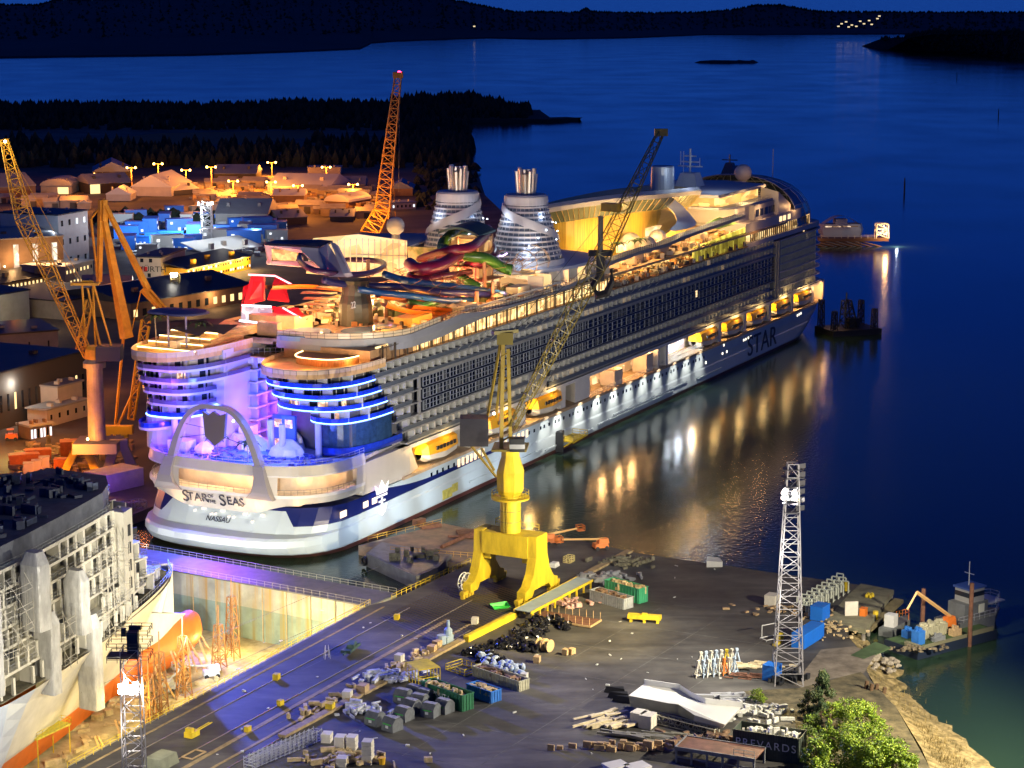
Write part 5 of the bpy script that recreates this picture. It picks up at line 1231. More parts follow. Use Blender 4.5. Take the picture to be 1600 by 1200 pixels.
# masts, radars, satellite dome, antennas
s, z = SD(1078, 283, 28)
mb = MB(); mb.box(s, 28, 54.8, 8, 8, 4.5, 0, .35); mb.bar((s, 28, 59), (s, 28, 67.5), .35, 6)
for q, w_ in ((61.5, 4.5), (63, 3.2), (65, 2.2)): mb.bar((s, 28 - w_, q), (s, 28 + w_, q), .22); mb.bar((s - w_ * .6, 28, q), (s + w_ * .6, 28, q), .16)
mb.bar((s, 24.5, 61.5), (s, 24.5, 64.5), .12); mb.bar((s, 31.5, 61.5), (s, 31.5, 66.5), .1); mb.obj('radar_mast', sh_white, ship)
mb = MB(); q = S3(1140, 268, 34); mb.box(q[0], 34, 54.5, 5, 5, 4, 0, .5); mb.bar((q[0], 34, 57), (q[0], 34, 61.5), .3); mb.bar((q[0], 31, 59.5), (q[0], 37, 59.5), .2); mb.tube([(q[0] + 1, 30, 55), (q[0] + 5, 33, 57), (q[0] + 12, 38, 54)], .4, 4); mb.obj('radar_mast', mat('mast_dark', (.07, .08, .12), .5), ship)
q = S3(1161, 270, 22); MB().ball(q, 3.1, 20, 14).lathe([(1.2, 50), (1.2, q[2] - 2.4)], (q[0], 22), 10).obj('satellite_dome', mat('radome_paint', (.55, .52, .48)), ship, smooth=True)
a = S3(1207, 285, 20); MB().bar((a[0], 20, 50), (a[0], 20, S3(1207, 233, 20)[2]), .14).obj('antenna', sh_white, ship)
for x, y0, y1_ in [(1068, 262, 236)]: a = S3(x, y0, 28); MB().bar((a[0], 28, 55), (a[0], 28, S3(x, y1_, 28)[2]), .1).obj('antenna', sh_white, ship)
for x in (905, 925, 945): q = S3(x, 305, 40); MB().box(q[0], 40, 50, 9, 6, q[2] - 54).obj('rear_lounge', mat('rear_lit', (.5, .35, .2), .6), ship)
# clutter of chairs, bars and bathers' furniture on the decks
mb = MB(); mb2 = MB(); mb3 = MB()
for _ in range(1500):
    x = random.uniform(34, 262); y = random.uniform(1.5, 46)
    if 150 < x < 262 and y > 11: continue
    if 48 < x < 104 and 7 < y < 34 and random.random() < .7: continue
    (mb, mb2, mb3)[_ % 3].box(x, y, 41.6, random.uniform(.5, 2.2), random.uniform(.4, 1.2), random.uniform(.3, 1.6), random.random() * 3)
for _ in range(420):
    x = random.uniform(150, 262); y = random.uniform(1, 7); (mb, mb2, mb3)[_ % 3].box(x, y, 37.5, random.uniform(.5, 1.8), random.uniform(.4, 1.2), random.uniform(.4, 1.7), random.random() * 3)
mb.obj('deck_furniture', mat('furniture_pale', (.6, .5, .36), .6), ship, kind='stuff'); mb2.obj('deck_furniture', mat('furniture_orange', (.45, .2, .06), .6), ship, kind='stuff'); mb3.obj('deck_furniture', mat('furniture_dark', (.10, .07, .05), .6), ship, kind='stuff')
for k in range(26):
    x = random.uniform(50, 255); y = random.uniform(3, 11) if x > 150 else random.uniform(3, 34)
    MB().lathe([(.08, 41.6), (.08, 44.2)], (x, y), 5).lathe([(1.6, 44), (.1, 44.8)], (x, y), 8).obj('deck_parasol', mat('parasol_cloth', (.6, .42, .25), .7), ship)
for x, y, h in [(66, 4, 2.6), (98, 5, 3), (160, 6, 3), (176, 5, 3.4), (196, 5, 2.8), (232, 6, 3), (150, 9, 4)]: MB().box(x, y, 41.6, 7, 3.5, h).obj('deck_kiosk', mat('kiosk_warm', (.6, .45, .3), .6), ship)
# warm deck lights
for x in range(28, 262, 13):
    for y in ((3.5, 24, 44) if x < 104 else (3.5, 9) if x > 150 else (3.5, 46)): pt(W(x + random.uniform(-3, 3), y + random.uniform(-1, 1), 44.6), 5200 if y < 10 else 7500, random.choice(['warm', 'gold', 'warm', 'gold']), .2)
for x in range(156, 262, 12): pt(W(x, 4.5, 40.8), 2600, 'gold', .2); pt(W(x, 10.6, 46), 3500, 'gold', .3)
for x, y, z, p_, c_ in [(60, 10, 43.5, 7000, 'sod'), (74, 8, 43.5, 7000, 'sod'), (92, 6, 44, 6000, 'gold'), (86, 30, 45, 7000, 'sod'), (70, 32, 46, 6000, 'warm'), (40, 36, 45, 6000, 'warm'), (48, 22, 44, 3500, 'warm'), (90, 18, 48, 3500, 'red'), (64, 24, 48, 2500, 'pink'), (1, 10, 39.2, 900, 'sod'), (-2, 16, 39.5, 900, 'warm'), (4, 22, 39.4, 900, 'warm'), (10, 3, 39.4, 900, 'warm'), (2, 5, 40, 700, 'warm'),
    (-9, 44, 41.8, 900, 'warm'), (-10, 38, 41.6, 900, 'warm'), (-4, 51, 42.4, 900, 'warm'), (2, 36, 44, 900, 'warm'), (8, 46, 44.5, 1200, 'gold'), (23, 24, 44, 3500, 'gold'), (19, 29, 43, 2500, 'warm'),
    (18, 22, 44.5, 1600, 'warm'), (24, 9, 44.5, 1600, 'warm'), (34, 2.2, 44.5, 1200, 'warm'), (48, 1.8, 44.8, 1200, 'sod'),
    (262, 4, 47, 3000, 'warm'), (280, 1, 47.5, 1200, 'warm'), (300, 6, 53, 2500, 'warm'), (275, 6.5, 52.5, 2200, 'gold'), (268, -4, 42, 900, 'warm'), (255, 1, 46, 1800, 'gold'), (312, 0, 46, 900, 'warm')]: pt(W(x, y, z), p_, c_, .2)
for x, y in ((196, 10), (184, 10), (220, 9), (236, 9), (246, 10), (172, 12)): pt(W(x, y - 1, 48.6), 4200, 'gold', .3)
# ================================================================== CRANES AND MASTS
def at(px, py, Y):                       # place on the upright plane at range Y
    r = ray(px, py); q = r * (Y / r.y); return Vector((q.x, Y, CH + q.z))
# ---- the big yellow dock crane
cb = (P(725, 932) + P(820, 945) + P(870, 920) + P(775, 905)) / 4
cr_ = thing('dock_crane', 'big yellow portal dock crane standing on the quay in front of the cruise ship', 'crane', cb, math.atan2(QA.y, QA.x))
def L_(p): return Matrix.Rotation(-QZ, 3, 'Z') @ (Vector(p) - cb)
H = lambda y: hgt(cb, y)
hb0, hb1 = H(864), H(829)
for sy in (-1, 1):
    ol = [(-7.2, 1.0), (-7.2, 2.6), (-5.4, 3.2), (-3.6, 5.4), (-2.5, 8.6), (-2.3, hb1), (2.3, hb1), (2.5, 8.6), (3.6, 5.4), (5.4, 3.2), (7.2, 2.6), (7.2, 1.0), (4.2, 1.0), (3.2, 2.2), (-3.2, 2.2), (-4.2, 1.0)]
    mb = MB(); n_ = len(ol); mb.add([(x, sy * 6.2 - .95, z) for x, z in ol] + [(x, sy * 6.2 + .95, z) for x, z in ol], [tuple(range(n_)), tuple(range(2 * n_ - 1, n_ - 1, -1))] + [(i, n_ + i, n_ + (i + 1) % n_, (i + 1) % n_) for i in range(n_)]); mb.obj('portal_leg', ylw, cr_)
MB().bx(-2.6, 2.6, -5.24, 5.24, hb0, hb1 - .15).bx(-1.8, 1.8, -5.24, -3.6, hb0 - 1.2, hb0 - .01).bx(-1.8, 1.8, 3.6, 5.24, hb0 - 1.2, hb0 - .01).each('portal_beam', ylw, cr_)
mb = MB()
for sx_ in (-1, 1):
    for sy in (-1, 1):
        for k in (-1.6, -.5, .6, 1.7): mb.box(sx_ * 7 + k * 1.1, sy * 6.2, 0, .8, .7, 1.1)
        mb.box(sx_ * 7, sy * 6.2, .8, 4.6, .9, .7)
mb.each('bogie', mat('bogie_yellow', (.6, .42, .03), .5, noise=.25, scale=1), cr_, 5)
zr, z1_, z2_ = H(776), H(712), H(700)
MB().lathe([(2.1, hb1 - 1), (2.1, zr + .4)], (0, 0), 24).obj('column', ylw, cr_, smooth=False)
mb = MB()
for q in (-.3, .3): mb.bar((-2.2, q, hb1), (-2.2, q, zr), .06)
for k in range(14): mb.bar((-2.2, -.3, hb1 + k * .55), (-2.2, .3, hb1 + k * .55), .04)
for k in range(3): mb.lathe([(2.16, hb1 + 2 + k * 2.2), (2.2, hb1 + 2.1 + k * 2.2), (2.16, hb1 + 2.2 + k * 2.2)], (0, 0), 20)
mb.obj('ladder', mat('ladder_olive', (.3, .24, .04), .6), cr_)
MB().lathe([(3.9, zr - .35), (3.9, zr)], (0, 0), 24).obj('gallery', ylw, cr_)
mb = MB(); mb.rail([(3.8 * math.cos(2 * math.pi * k / 14), 3.8 * math.sin(2 * math.pi * k / 14)) for k in range(14)], zr, 1.2, 1.5, .07, closed=True); mb.rail([(3, -5), (3, 5), (5.5, 5)], hb1, 1.2, 1.4, .07); mb.obj('gallery_rail', ylw, cr_)
MB().lathe([(2.2, zr + .4), (2.8, zr + 1.5), (2.9, z1_ - 3.2), (1.9, z1_), (1.9, z2_)], (0, 0), 8).obj('slewing_house', ylw, cr_)
MB().box(0, 0, z2_, 7.5, 7, .4, .4).obj('turntable', mat('crane_olive', (.25, .2, .04), .5), cr_)
a = at(741, 694, cb.y - 3); al = L_(a); MB().box(al.x, al.y, al.z, 5.6, 4.6, 5.6, -QZ).obj('winch_house', mat('house_dark', (.045, .045, .06), .5, noise=.1, scale=1), cr_)
a = at(808, 704, cb.y - 3); al = L_(a); c_ = MB().box(al.x, al.y, al.z, 3, 2.6, 2.6, -QZ).obj('cab', drk, cr_)
MB().box(al.x, al.y, al.z + .6, 3.06, 2.66, .9, -QZ).obj('cab_window', mat('cab_glass', (.4, .42, .45), .2), c_)
mb = MB()
for x0, y0, x1, y1, r in [(783, 700, 786, 530, .55), (798, 700, 794, 545, .5), (762, 650, 783, 530, .3), (775, 652, 786, 545, .3), (752, 700, 772, 735, .25), (735, 695, 775, 745, .25)]: mb.bar(L_(at(x0, y0, cb.y - 1.5)), L_(at(x1, y1, cb.y - 1)), r, 4)
for k in range(8): y = 690 - k * 19; mb.bar(L_(at(783, y, cb.y - 1.5)), L_(at(797, y - 8, cb.y - 1)), .18, 4)
mb.obj('mast_frame', mat('mast_olive', (.34, .24, .03), .5, noise=.2), cr_)
a = L_(at(789, 528, cb.y - 1)); mb = MB(); mb.box(a.x, a.y, a.z - 1.2, 3.2, 2.4, 2.4, -QZ); mb.box(a.x, a.y, a.z + .9, 5.5, 1.2, .7, -QZ + .5); mb.obj('mast_head', mat('crane_olive', (.25, .2, .04)), cr_)
j0 = L_(at(800, 668, cb.y - 1.5)); jm = L_(at(940, 400, cb.y + 4)); j1 = L_(at(1033, 206, cb.y + 6))
mb = MB(); mb.truss(j0, jm, 1.3, 3.0, 16, .13, rd=.08); mb.truss(jm, j1, 3.0, 1.2, 12, .12, rd=.08); mb.obj('jib', mat('jib_yellow', (.2, .15, .03), .5, noise=.2, scale=1), cr_)
a = L_(at(1033, 206, cb.y + 6)); MB().box(a.x, a.y, a.z - .8, 2.6, 1.4, 1.4, -QZ).obj('jib_head', dyl, cr_)
mb = MB()
top_ = L_(at(790, 530, cb.y - 1))
for (x, y) in ((940, 395), (1000, 270), (870, 530)): mb.bar(top_, L_(at(x, y, cb.y + 4)), .05, 3)
for x0, x1_ in ((790, 850), (795, 870), (800, 890)): mb.bar(L_(at(x0, 690, cb.y)), L_(at(x1_, 540, cb.y + 2)), .05, 3)
mb.obj('stay_cables', drk, cr_)
a = L_(at(955, 330, cb.y + 4)); MB().box(a.x, a.y, a.z, 3.6, 2, 1.6, -QZ - .5).obj('counterweight', dyl, cr_)
a = L_(at(938, 400, cb.y + 4)); mb = MB(); mb.box(a.x, a.y, a.z, 4.8, .8, 1.2, -QZ); mb.bar(a, a + Vector((0, 0, 8)), .6, 4)
b_ = a + Vector((0, 0, -1)); mb.box(b_.x, b_.y, b_.z - 4, 1.6, .8, 5, -QZ); R_ = Matrix.Rotation(-QZ, 3, 'Z')
mb.tube([b_ + R_ @ Vector((q, 0, z)) for q, z in ((-.2, -3), (-1.5, -5), (-.6, -7), (1.4, -6.4), (2.4, -4), (2.2, -1.5))], [.6, .8, 1, .9, .6, .3], 6); mb.obj('hook_block', mat('hook_black', (.015, .013, .015), .5), cr_)
MB().ball(L_(at(772, 646, cb.y - 3)), .3, 8, 6).obj('beacon', glow('beacon_pink', (1, .5, .4), 18), cr_)
# crane walkway beside it, on yellow legs
# ---- cable reel on the left leg
rl_ = thing('cable_reel', 'large white spoked cable reel beside the leg of the yellow dock crane', 'cable reel', P(727, 928) + Vector((.3, -.6, .4)), QZ - .1)
mb = MB()
for q in (0, .8):
    mb.tube([(1.9 * math.cos(2 * math.pi * k / 20), q, 2.2 + 1.9 * math.sin(2 * math.pi * k / 20)) for k in range(21)], .13, 4)
    for k in range(12): mb.bar((0, q, 2.2), (1.9 * math.cos(k * math.pi / 6), q, 2.2 + 1.9 * math.sin(k * math.pi / 6)), .06, 3)
mb.obj('reel_wheel', wht, rl_); MB().bx(-.3, .3, .2, .6, -.4, 2.4).obj('reel_stand', dyl, rl_)

def lattice_crane(name, label, base, segs, extra, matl, parts=('jib',)):
    t = thing(name, label, 'crane', base)
    for nm, a, b, w0, w1, n, r in segs: MB().truss(Vector(a) - base, Vector(b) - base, w0, w1, n, r, rd=r * .6).obj(nm, matl, t)
    for nm, a, b, r, m_ in extra: MB().bar(Vector(a) - base, Vector(b) - base, r, 6).obj(nm, m_, t)
    return t
# ---- far tall lattice crane with the red lamp
bD = P(590, 366); Y = bD.y
tD = lattice_crane('tower_crane', 'tall slender orange lattice crane with a red lamp at its tip', bD, [('jib', at(596, 340, Y), at(622, 120, Y), 7.5, 3.2, 18, .33), ('tower', at(577, 366, Y), at(600, 322, Y), 9, 7, 5, .4)],
    [('back_stay', at(618, 345, Y), at(610, 200, Y), .16, dyl), ('hoist_rope', at(624, 128, Y), at(623, 300, Y), .12, gry)], mat('far_crane', (.62, .36, .07), .5))
MB().box(*(at(622, 122, Y) - bD), 5, 4, 3).obj('jib_head', dyl, tD); MB().ball(at(624, 115, Y) - bD, 1.3, 8, 6).obj('warning_lamp', Lred, tD)
pt(at(624, 114, Y), 4000, 'red', .8)
for y_, p_ in ((352, 34000), (300, 14000), (230, 7000)): pt(at(578, y_, Y - 16), p_, 'sod', .6)
# ---- crane at the far left with its long lattice jib on a grey pedestal and portal
bB = P(152, 746); Y = bB.y
tB = thing('pedestal_crane', 'lattice jib crane on a round grey pedestal at the left edge of the yard', 'crane', bB)
lB = lambda x, y, dy=0: at(x, y, Y + dy) - bB
w_ = (lB(165, 650) - lB(140, 650)).x / 2
cB = lB(152, 690)
MB().lathe([(w_ + .3, lB(152, 700).z), (w_ + .1, lB(152, 640).z), (w_, lB(152, 575).z), (w_ + .8, lB(152, 574).z), (w_ + .8, lB(152, 566).z), (w_, lB(152, 560).z)], (cB.x, 0), 20).obj('pedestal', mat('pedestal_grey', (.28, .25, .24), .5, noise=.15, scale=.5), tB)
MB().lathe([(w_ + .4, lB(152, 560).z), (w_ + .2, lB(152, 545).z), (w_ - .5, lB(152, 540).z)], (cB.x, 0), 10).obj('slew_house', dyl, tB)
a = lB(172, 562); MB().box(a.x, 0, a.z, 6, 5, 3.6).obj('machine_house', mat('house_navy', (.04, .05, .10), .5), tB)
mb = MB(); mb.truss(lB(138, 556), lB(38, 340), 2.0, 3.8, 14, .16, rd=.09); mb.truss(lB(38, 340), lB(6, 218), 3.8, 1.6, 8, .15, rd=.09); mb.obj('jib', dyl, tB)
mb = MB(); mb.truss(lB(140, 470), lB(125, 545), 1.6, 1.8, 4, .13)
for x0, y0, x1, y1 in [(128, 440, 135, 560), (145, 440, 178, 555), (128, 440, 145, 440), (137, 450, 160, 558), (145, 440, 150, 556)]: mb.bar(lB(x0, y0), lB(x1, y1), .28, 4)
mb.bx(lB(112, 440).x, lB(155, 440).x, -1.5, 1.5, lB(0, 445).z, lB(0, 441).z); mb.obj('back_mast', dyl, tB)
MB().bar(lB(6, 222), lB(128, 440), .07, 3).bar(lB(38, 340), lB(128, 442), .07, 3).bar(lB(148, 600), lB(150, 690), .22, 4).obj('stay_cables', dyl, tB)
MB().ball(lB(8, 221), .35, 8, 6).obj('jib_lamp', glow('green_white', (.9, 1, .5), 20), tB)
def aleg(mb, ax_, bx_, topx, ty, by, dy, wd=1.1):
    for fx in (ax_, bx_):
        p, q = lB(topx + (4 if fx == bx_ else -4), ty, dy), lB(fx, by, dy); mb.loft([[(v.x + a_, v.y + b_, v.z) for a_, b_ in ((-wd, -.7), (wd, -.7), (wd, .7), (-wd, .7))] for v in (q, p)], True, True, True)
    p = lB(topx, ty, dy); mb.box(p.x, p.y, p.z - 1.2, 4.5, 1.6, 2.0); a_, b_ = lB(ax_ - 3, by, dy), lB(bx_ + 3, by, dy); mb.box((a_.x + b_.x) / 2, a_.y, a_.z - 1, b_.x - a_.x, 1.3, 1.1)
mb = MB(); aleg(mb, 98, 154, 127, 694, 743, .5); mb.each('portal_leg', mat('portal_yellow', (.7, .5, .03), .5), tB)
mb = MB(); aleg(mb, 164, 214, 186, 690, 746, -.5, 1.2); mb.each('portal_leg', mat('portal_grey', (.20, .19, .2), .6), tB)
a = lB(152, 700); MB().box(a.x + .5, -1, lB(0, 702).z, 11, 10, 2.6).obj('portal_table', mat('portal_grey', (.20, .19, .2)), tB)
MB().ball(lB(137, 686, -6), .3, 8, 6).obj('portal_lamp', glow('lamp_yellow', (1, .85, .3), 25), tB)
pt(at(138, 696, Y - 4), 5000, 'yellow', .3); pt(at(130, 588, Y - 5), 1800, 'sod', .3); pt(at(120, 520, Y - 12), 1500, 'yellow', .4); pt(at(70, 400, Y - 14), 2200, 'yellow', .4); pt(at(18, 235, Y - 6), 3500, 'yellow', .3)
# ---- crane with the massive A-frame behind the stern
bC = P(197, 700); Y = bC.y + 12
tC = thing('luffing_crane', 'yellow crane with thick boom and forked back struts behind the stern of the ship', 'crane', bC)
lC = lambda x, y: at(x, y, Y) - bC
def taper(mb, a, b, r0, r1, n=4): mb.tube([a, (Vector(a) + Vector(b)) / 2, b], [r0, (r0 + r1) / 2, r1], n)
mb = MB(); taper(mb, lC(163, 345), lC(198, 528), .9, 1.9, 4); mb.obj('boom', dyl, tC)
mb = MB(); taper(mb, lC(160, 312), lC(231, 452), .7, 1.0); taper(mb, lC(224, 450), lC(262, 492), 1.4, 1.0); taper(mb, lC(158, 312), lC(155, 440), .9, .8); taper(mb, lC(155, 325), lC(142, 342), .3, .3); taper(mb, lC(142, 342), lC(150, 412), .4, .3); taper(mb, lC(150, 412), lC(152, 432), .4, .4); taper(mb, lC(163, 312), lC(162, 345), .9, 1.2); mb.obj('back_strut', dyl, tC)
mb = MB(); mb.truss(lC(228, 500), lC(205, 655), 2.2, 1.6, 9, .25, rd=.15); mb.bar(lC(195, 500), lC(178, 690), .4); mb.bar(lC(211, 605), lC(183, 668), .35); mb.bar(lC(220, 455), lC(205, 520), .15); mb.truss(lC(232, 456), lC(262, 490), 1.5, 1.2, 4, .2); mb.obj('mast_frame', dyl, tC)
mb = MB()
for x0, x1_ in ((176, 186), (202, 214)): a, b = lC(x0, 700), lC(x1_, 655); mb.box((a.x + b.x) / 2, 0, 0, 1.8, 2, b.z)
a, b = lC(180, 663), lC(214, 650); mb.box((a.x + b.x) / 2, 0, a.z, b.x - a.x + 2, 2.4, 2.2); mb.obj('portal', mat('portal_yellow', (.7, .5, .03)), tC)
for x, y, p_ in ((215, 560, 1500), (150, 470, 2000), (175, 400, 2200), (190, 640, 2500)): pt(at(x, y, Y - 14), p_, 'sod', .4)

# ---- lattice light masts
def light_mast(label, base, top_y, w0, w1, lampy, m_, n=12, plats=0, lampw=1.6, r=.12):
    t = thing('light_mast', label, 'light mast', base); h = hgt(base, top_y)
    MB().truss((0, 0, 0), (0, 0, h), w0, w1, n, r, rd=r * .65).obj('mast', m_, t)
    zl = hgt(base, lampy); mb = MB(); lm = MB()
    for k in range(4):
        a = k * math.pi / 2 + .5
        for q in (0, .9): lm.box(lampw * math.cos(a) - .4, lampw * math.sin(a) - .4, zl + q, .7, .5, .5, a)
    mb.box(0, 0, zl - .3, lampw * 1.6, lampw * 1.6, .12); mb.obj('lamp_platform', gry, t); lm.obj('floodlights', Lwhite, t)
    if plats:
        pb = MB()
        for k in range(plats):
            z = h - 1 - k * 1.5; pb.box(0, 0, z, w1 * 1.9, w1 * 1.5, .1, k * .3); pb.box(w1 * .8, .2, z, w1 * 1.1, .25, .9, .6)
        pb.obj('top_gear', mat('mast_gear', (.03, .03, .04), .5), t)
    return t, zl, h
mR = P(1230, 1066); tR, zR, hR = light_mast('tall lattice light mast standing in the yard beside the blue containers', mR, 724, 5.0, 1.8, 778, mat('mast_galv', (.35, .34, .36), .45, .3), 17, 6, 1.3)
mL = P(212, 1250); tL, zL_, hL = light_mast('lattice light mast with a blinding white lamp at the near edge of the dry dock', mL, 1012, 3.2, 2.6, 1080, MATS['mast_galv'], 10, 0, 1.2, .1)
pb = MB(); hm2 = hgt(mL, 1050)
for k in range(3): pb.rail([(-3.2, -2), (3, -2), (3, 2), (-3.2, 2)], hm2 + 2 + k * 2.0, 1.0, 1.5, .06, closed=True)
pb.box(-1, 0, hm2 + 2.4, 4.5, 2.5, .4); pb.box(.4, .3, hm2 + 3, 1.6, 1.6, 3.2); pb.box(.8, 0, hm2 + 6.6, 1.8, .5, .6); pb.box(-.9, 0, hm2 + 5.6, .7, .7, 1.2); pb.obj('lamp_cage', mat('mast_gear', (.03, .03, .04)), tL)
mK = P(324, 384); tK, zK, hK = light_mast('white lit lattice light mast among the blue cabins', mK, 316, 5, 4.6, 320, mat('mast_white', (.6, .6, .6), .5), 7, 0, 3.4, .32)
m4 = P(275, 478); light_mast('short yellow lit lattice mast behind the stern terrace', m4, 430, 3.4, 3.2, 432, mat('mast_amber', (.6, .45, .15), .5), 6, 0, 1.0, .2); pt(m4 + Vector((-3, -5, 8)), 6000, 'sod', .4)
# floodlights of the masts; first two are unseen, off frame, added for the yard
spot((112, 288, 46), P(960, 1040), 900000, 'ylwh', 84, .6, .7); spot((112, 288, 46), P(1310, 1120), 90000, 'ylwh', 20, .6, .8)
zT = Vector((0, 0, zR))
spot(mR + zT + Vector((1, -1, 0)), P(1330, 1180), 160000, 'yellow', 70, .6, .8)
spot(mR + zT + Vector((-1.5, -.5, 0)), P(900, 1040), 170000, 'white', 100, .6, .6)
spot(mR + zT + Vector((-1.5, .5, .6)), P(720, 950), 340000, 'yellow', 62, .6, .9)
spot(mR + zT + Vector((.6, -1.5, 0)), P(1130, 1150), 60000, 'white', 100, .6, .6)
spot(mR + zT + Vector((1.5, .4, 0)), P(1420, 980), 170000, 'ylwh', 40, .6, .9)
spot(mR + Vector((-3, -.3, zR - 7)), P(1230, 800) * 0 + mR + Vector((0, 0, 22)), 9000, 'white', 130, .2, .9)
pt(mR + Vector((-3.4, -3.2, 26)), 2600, 'white', .15); pt(mR + Vector((-3, -4, 16)), 900, 'white', .15)
spot(mL + Vector((1.5, 0, zL_ + .5)), P(420, 1110), 30000, 'white', 120, .5, .9)
pt(mL + Vector((-2.2, 2, zL_ - 2)), 6000, 'white', .5); pt(mL + Vector((-3, -3.5, zL_ - 5)), 2000, 'white', .2)
spot(mL + Vector((-1.5, 1, zL_ + 2)), Vector((-100, 370, 8)), 60000, 'white', 110, .5, .8)
spot(mL + Vector((0, 2, zL_ + 3)), Vector((-78, 375, -12)), 20000, 'yellow', 90, .5, .8)
# yellow dock lights low on the dock walls and cool light on the gate
for x, y, z, p_ in [(-44, 396, -8, 8000), (-60, 372, -4, 5500), (-66, 350, -4, 5500), (-34, 398, -9, 5000), (-58, 402, -9, 5000), (-85, 322, -4, 6000), (-48, 392, -4, 7000), (-70, 395, -7, 4000), (-66, 335, -6, 5000), (-100, 300, -5, 6000)]: pt((x, y, z), p_, 'yellow', .6)
spot((-62, 372, 4), (-52, 404, -6), 36000, 'cool', 100, .5, .9); spot((-80, 385, 0), (-62, 412, -5), 26000, 'white', 110, .5, .9)
# blue spots added in mid-air to tint the apron, with no lamp there
spot((-95, 440, 30), P(520, 1080), 1500000, 'blue', 46, .8, .9); spot((-95, 440, 30), P(300, 1160), 300000, 'blue', 30, .8, .9)
spot(mR + zT + Vector((-1.5, .8, 1)), W(60, 0, 26), 500000, 'white', 56, .8, .8); spot(mR + zT + Vector((-.5, 1.2, 1)), W(230, 0, 26), 260000, 'white', 50, .8, .8)
spot(mL + Vector((0, 2, zL_ + 5)), W(-10, 20, 12), 350000, 'white', 50, .6, .8)
# ================================================================== SHIP UNDER CONSTRUCTION IN THE DRY DOCK
o2 = Vector((-68, 394.5, 0)); s2 = thing('unfinished_ship', 'unfinished white ship with open decks under construction in the dry dock', 'ship', o2, QZ)
w2 = mat('primer_white', (.52, .5, .42), .5, noise=.12, scale=.25); w3 = mat('hull_pale_blue', (.42, .48, .55), .45, noise=.08, scale=.2); o3 = mat('hull_orange', (.62, .15, .02), .45, noise=.1, scale=.3)
# local: x forward (0 at the stem head), y to port; hull sections
xs_ = [(1.5, .2), (-3, 2.2), (-8, 5), (-16, 9.5), (-26, 14), (-38, 18.5), (-52, 22), (-66, 24), (-90, 24.6), (-150, 24.6)]
def hw(x, z):                        # half breadth
    k = max(0, min(1, (8 - z) / 19)); sh = x + 14 * k ** .8
    if sh > 0: return .15
    full = 24.6 * min(1, (-sh / 72)) ** (.62 + .25 * k)
    return max(.15, full * (1 - .25 * k * (1 if x > -70 else .4)))
def sheer(x): return 9.2 if x > -34 else 8.0
rg = []
for x in [1.5, .8, -1, -2.5, -4, -6, -8, -10, -12, -14.5, -17, -20, -23, -26, -30, -34, -38, -43, -48, -54, -60, -67, -75, -85, -95, -150]:
    rg.append([(x, -hw(x, z), z) if z < 8.5 else (x, -hw(x, 8.0) * 1.02, sheer(x)) for z in (-11.2, -9, -6.5, -4, -1, 2, 5, 9)])
st = MB(); st.loft(rg, False); st.loft([[(x, -y, z) for x, y, z in r] for r in rg], False)
st.m = 0
hu = st.obj('hull', [w2, w3, o3], s2)
for p in hu.data.polygons:
    c = p.center
    if c.z < -6.2: p.material_index = 2
    elif c.x < -68: p.material_index = 1
MB().tube([(1.2, 0, 9), (-.8, 0, 5), (-4, 0, 0), (-8, 0, -4)], [.5, .7, 1.2, 1.8], 8).obj('stem_bar', w2, s2)
# bulbous bow and orange forefoot
bl = []
for x, r, z in [(8.6, .3, -3.6), (8.4, 1.9, -4.6), (7, 3.6, -5.6), (3, 4.4, -6.6), (-3, 4.4, -7.4), (-10, 4.4, -7.8), (-22, 5, -7.6)]: bl.append([(x, r * .8 * math.cos(2 * math.pi * k / 16), z + r * math.sin(2 * math.pi * k / 16)) for k in range(16)])
MB().loft(bl, True, True, True).obj('bulbous_bow', o3, s2, smooth=True)
MB().prism([(6.0, -.4), (6, .4), (-14, 3.5), (-14, -3.5)], -4.4, [-2.5, -2.5, 3.5, 3.5]).obj('forefoot', w2, s2)
# decks of the forecastle and superstructure
def plan(x0, grow=0., zz=8): 
    xsn = [x for x in (-6, -12, -17, -23, -30, -38, -48, -60, -75, -95, -125) if x <= x0]
    return [(x0, -hw(x0, zz) * .98 - grow)] + [(x, -hw(x, zz) * .98 - grow) for x in xsn if x < x0] + [(-125, 22), (x0, hw(x0, zz))]
MB().prism([(0, 0)] + plan(-1.5), 7.9, 8.1).obj('forecastle_deck', mat('primer_deck', (.09, .085, .06), .8, noise=.4, scale=.4, c2=(.2, .18, .12)), s2)
mb = MB(); mb.rail([(x, -hw(x, 8) * 1.0, 9.2) for x in (0, -4, -8, -12, -17, -23, -30)], 0, 1.1, 1.4, .05); mb.obj('bow_railing', gry, s2)
mb = MB(); mb.box(-9, -1, 8.1, 6, 4, 2.4, .1); mb.prism([(-4, -1.5), (-7, -3), (-9, -1), (-6, 1)], 8.1, 10.2); mb.obj('deck_shelter', mat('tarpaulin', (.45, .45, .43), .5), s2)
mb = MB()
for _ in range(26): mb.box(random.uniform(-20, -3), random.uniform(-3, 2.5), 8.1, random.uniform(.4, 2), random.uniform(.3, 1), random.uniform(.3, 1.5), random.random() * 3)
mb.obj('deck_gear', mat('gear_mixed', (.12, .11, .07), .7, noise=.5, scale=1), s2, kind='stuff')
deck_m = mat('primer_deck', (.09, .085, .06)); inn2 = mat('bare_wall', (.13, .125, .10), .7, noise=.4, scale=.4, c2=(.3, .28, .2))
def yo(x, ins=0): return -max(3.5, hw(x, 8) * .98 - ins)
front = -21.
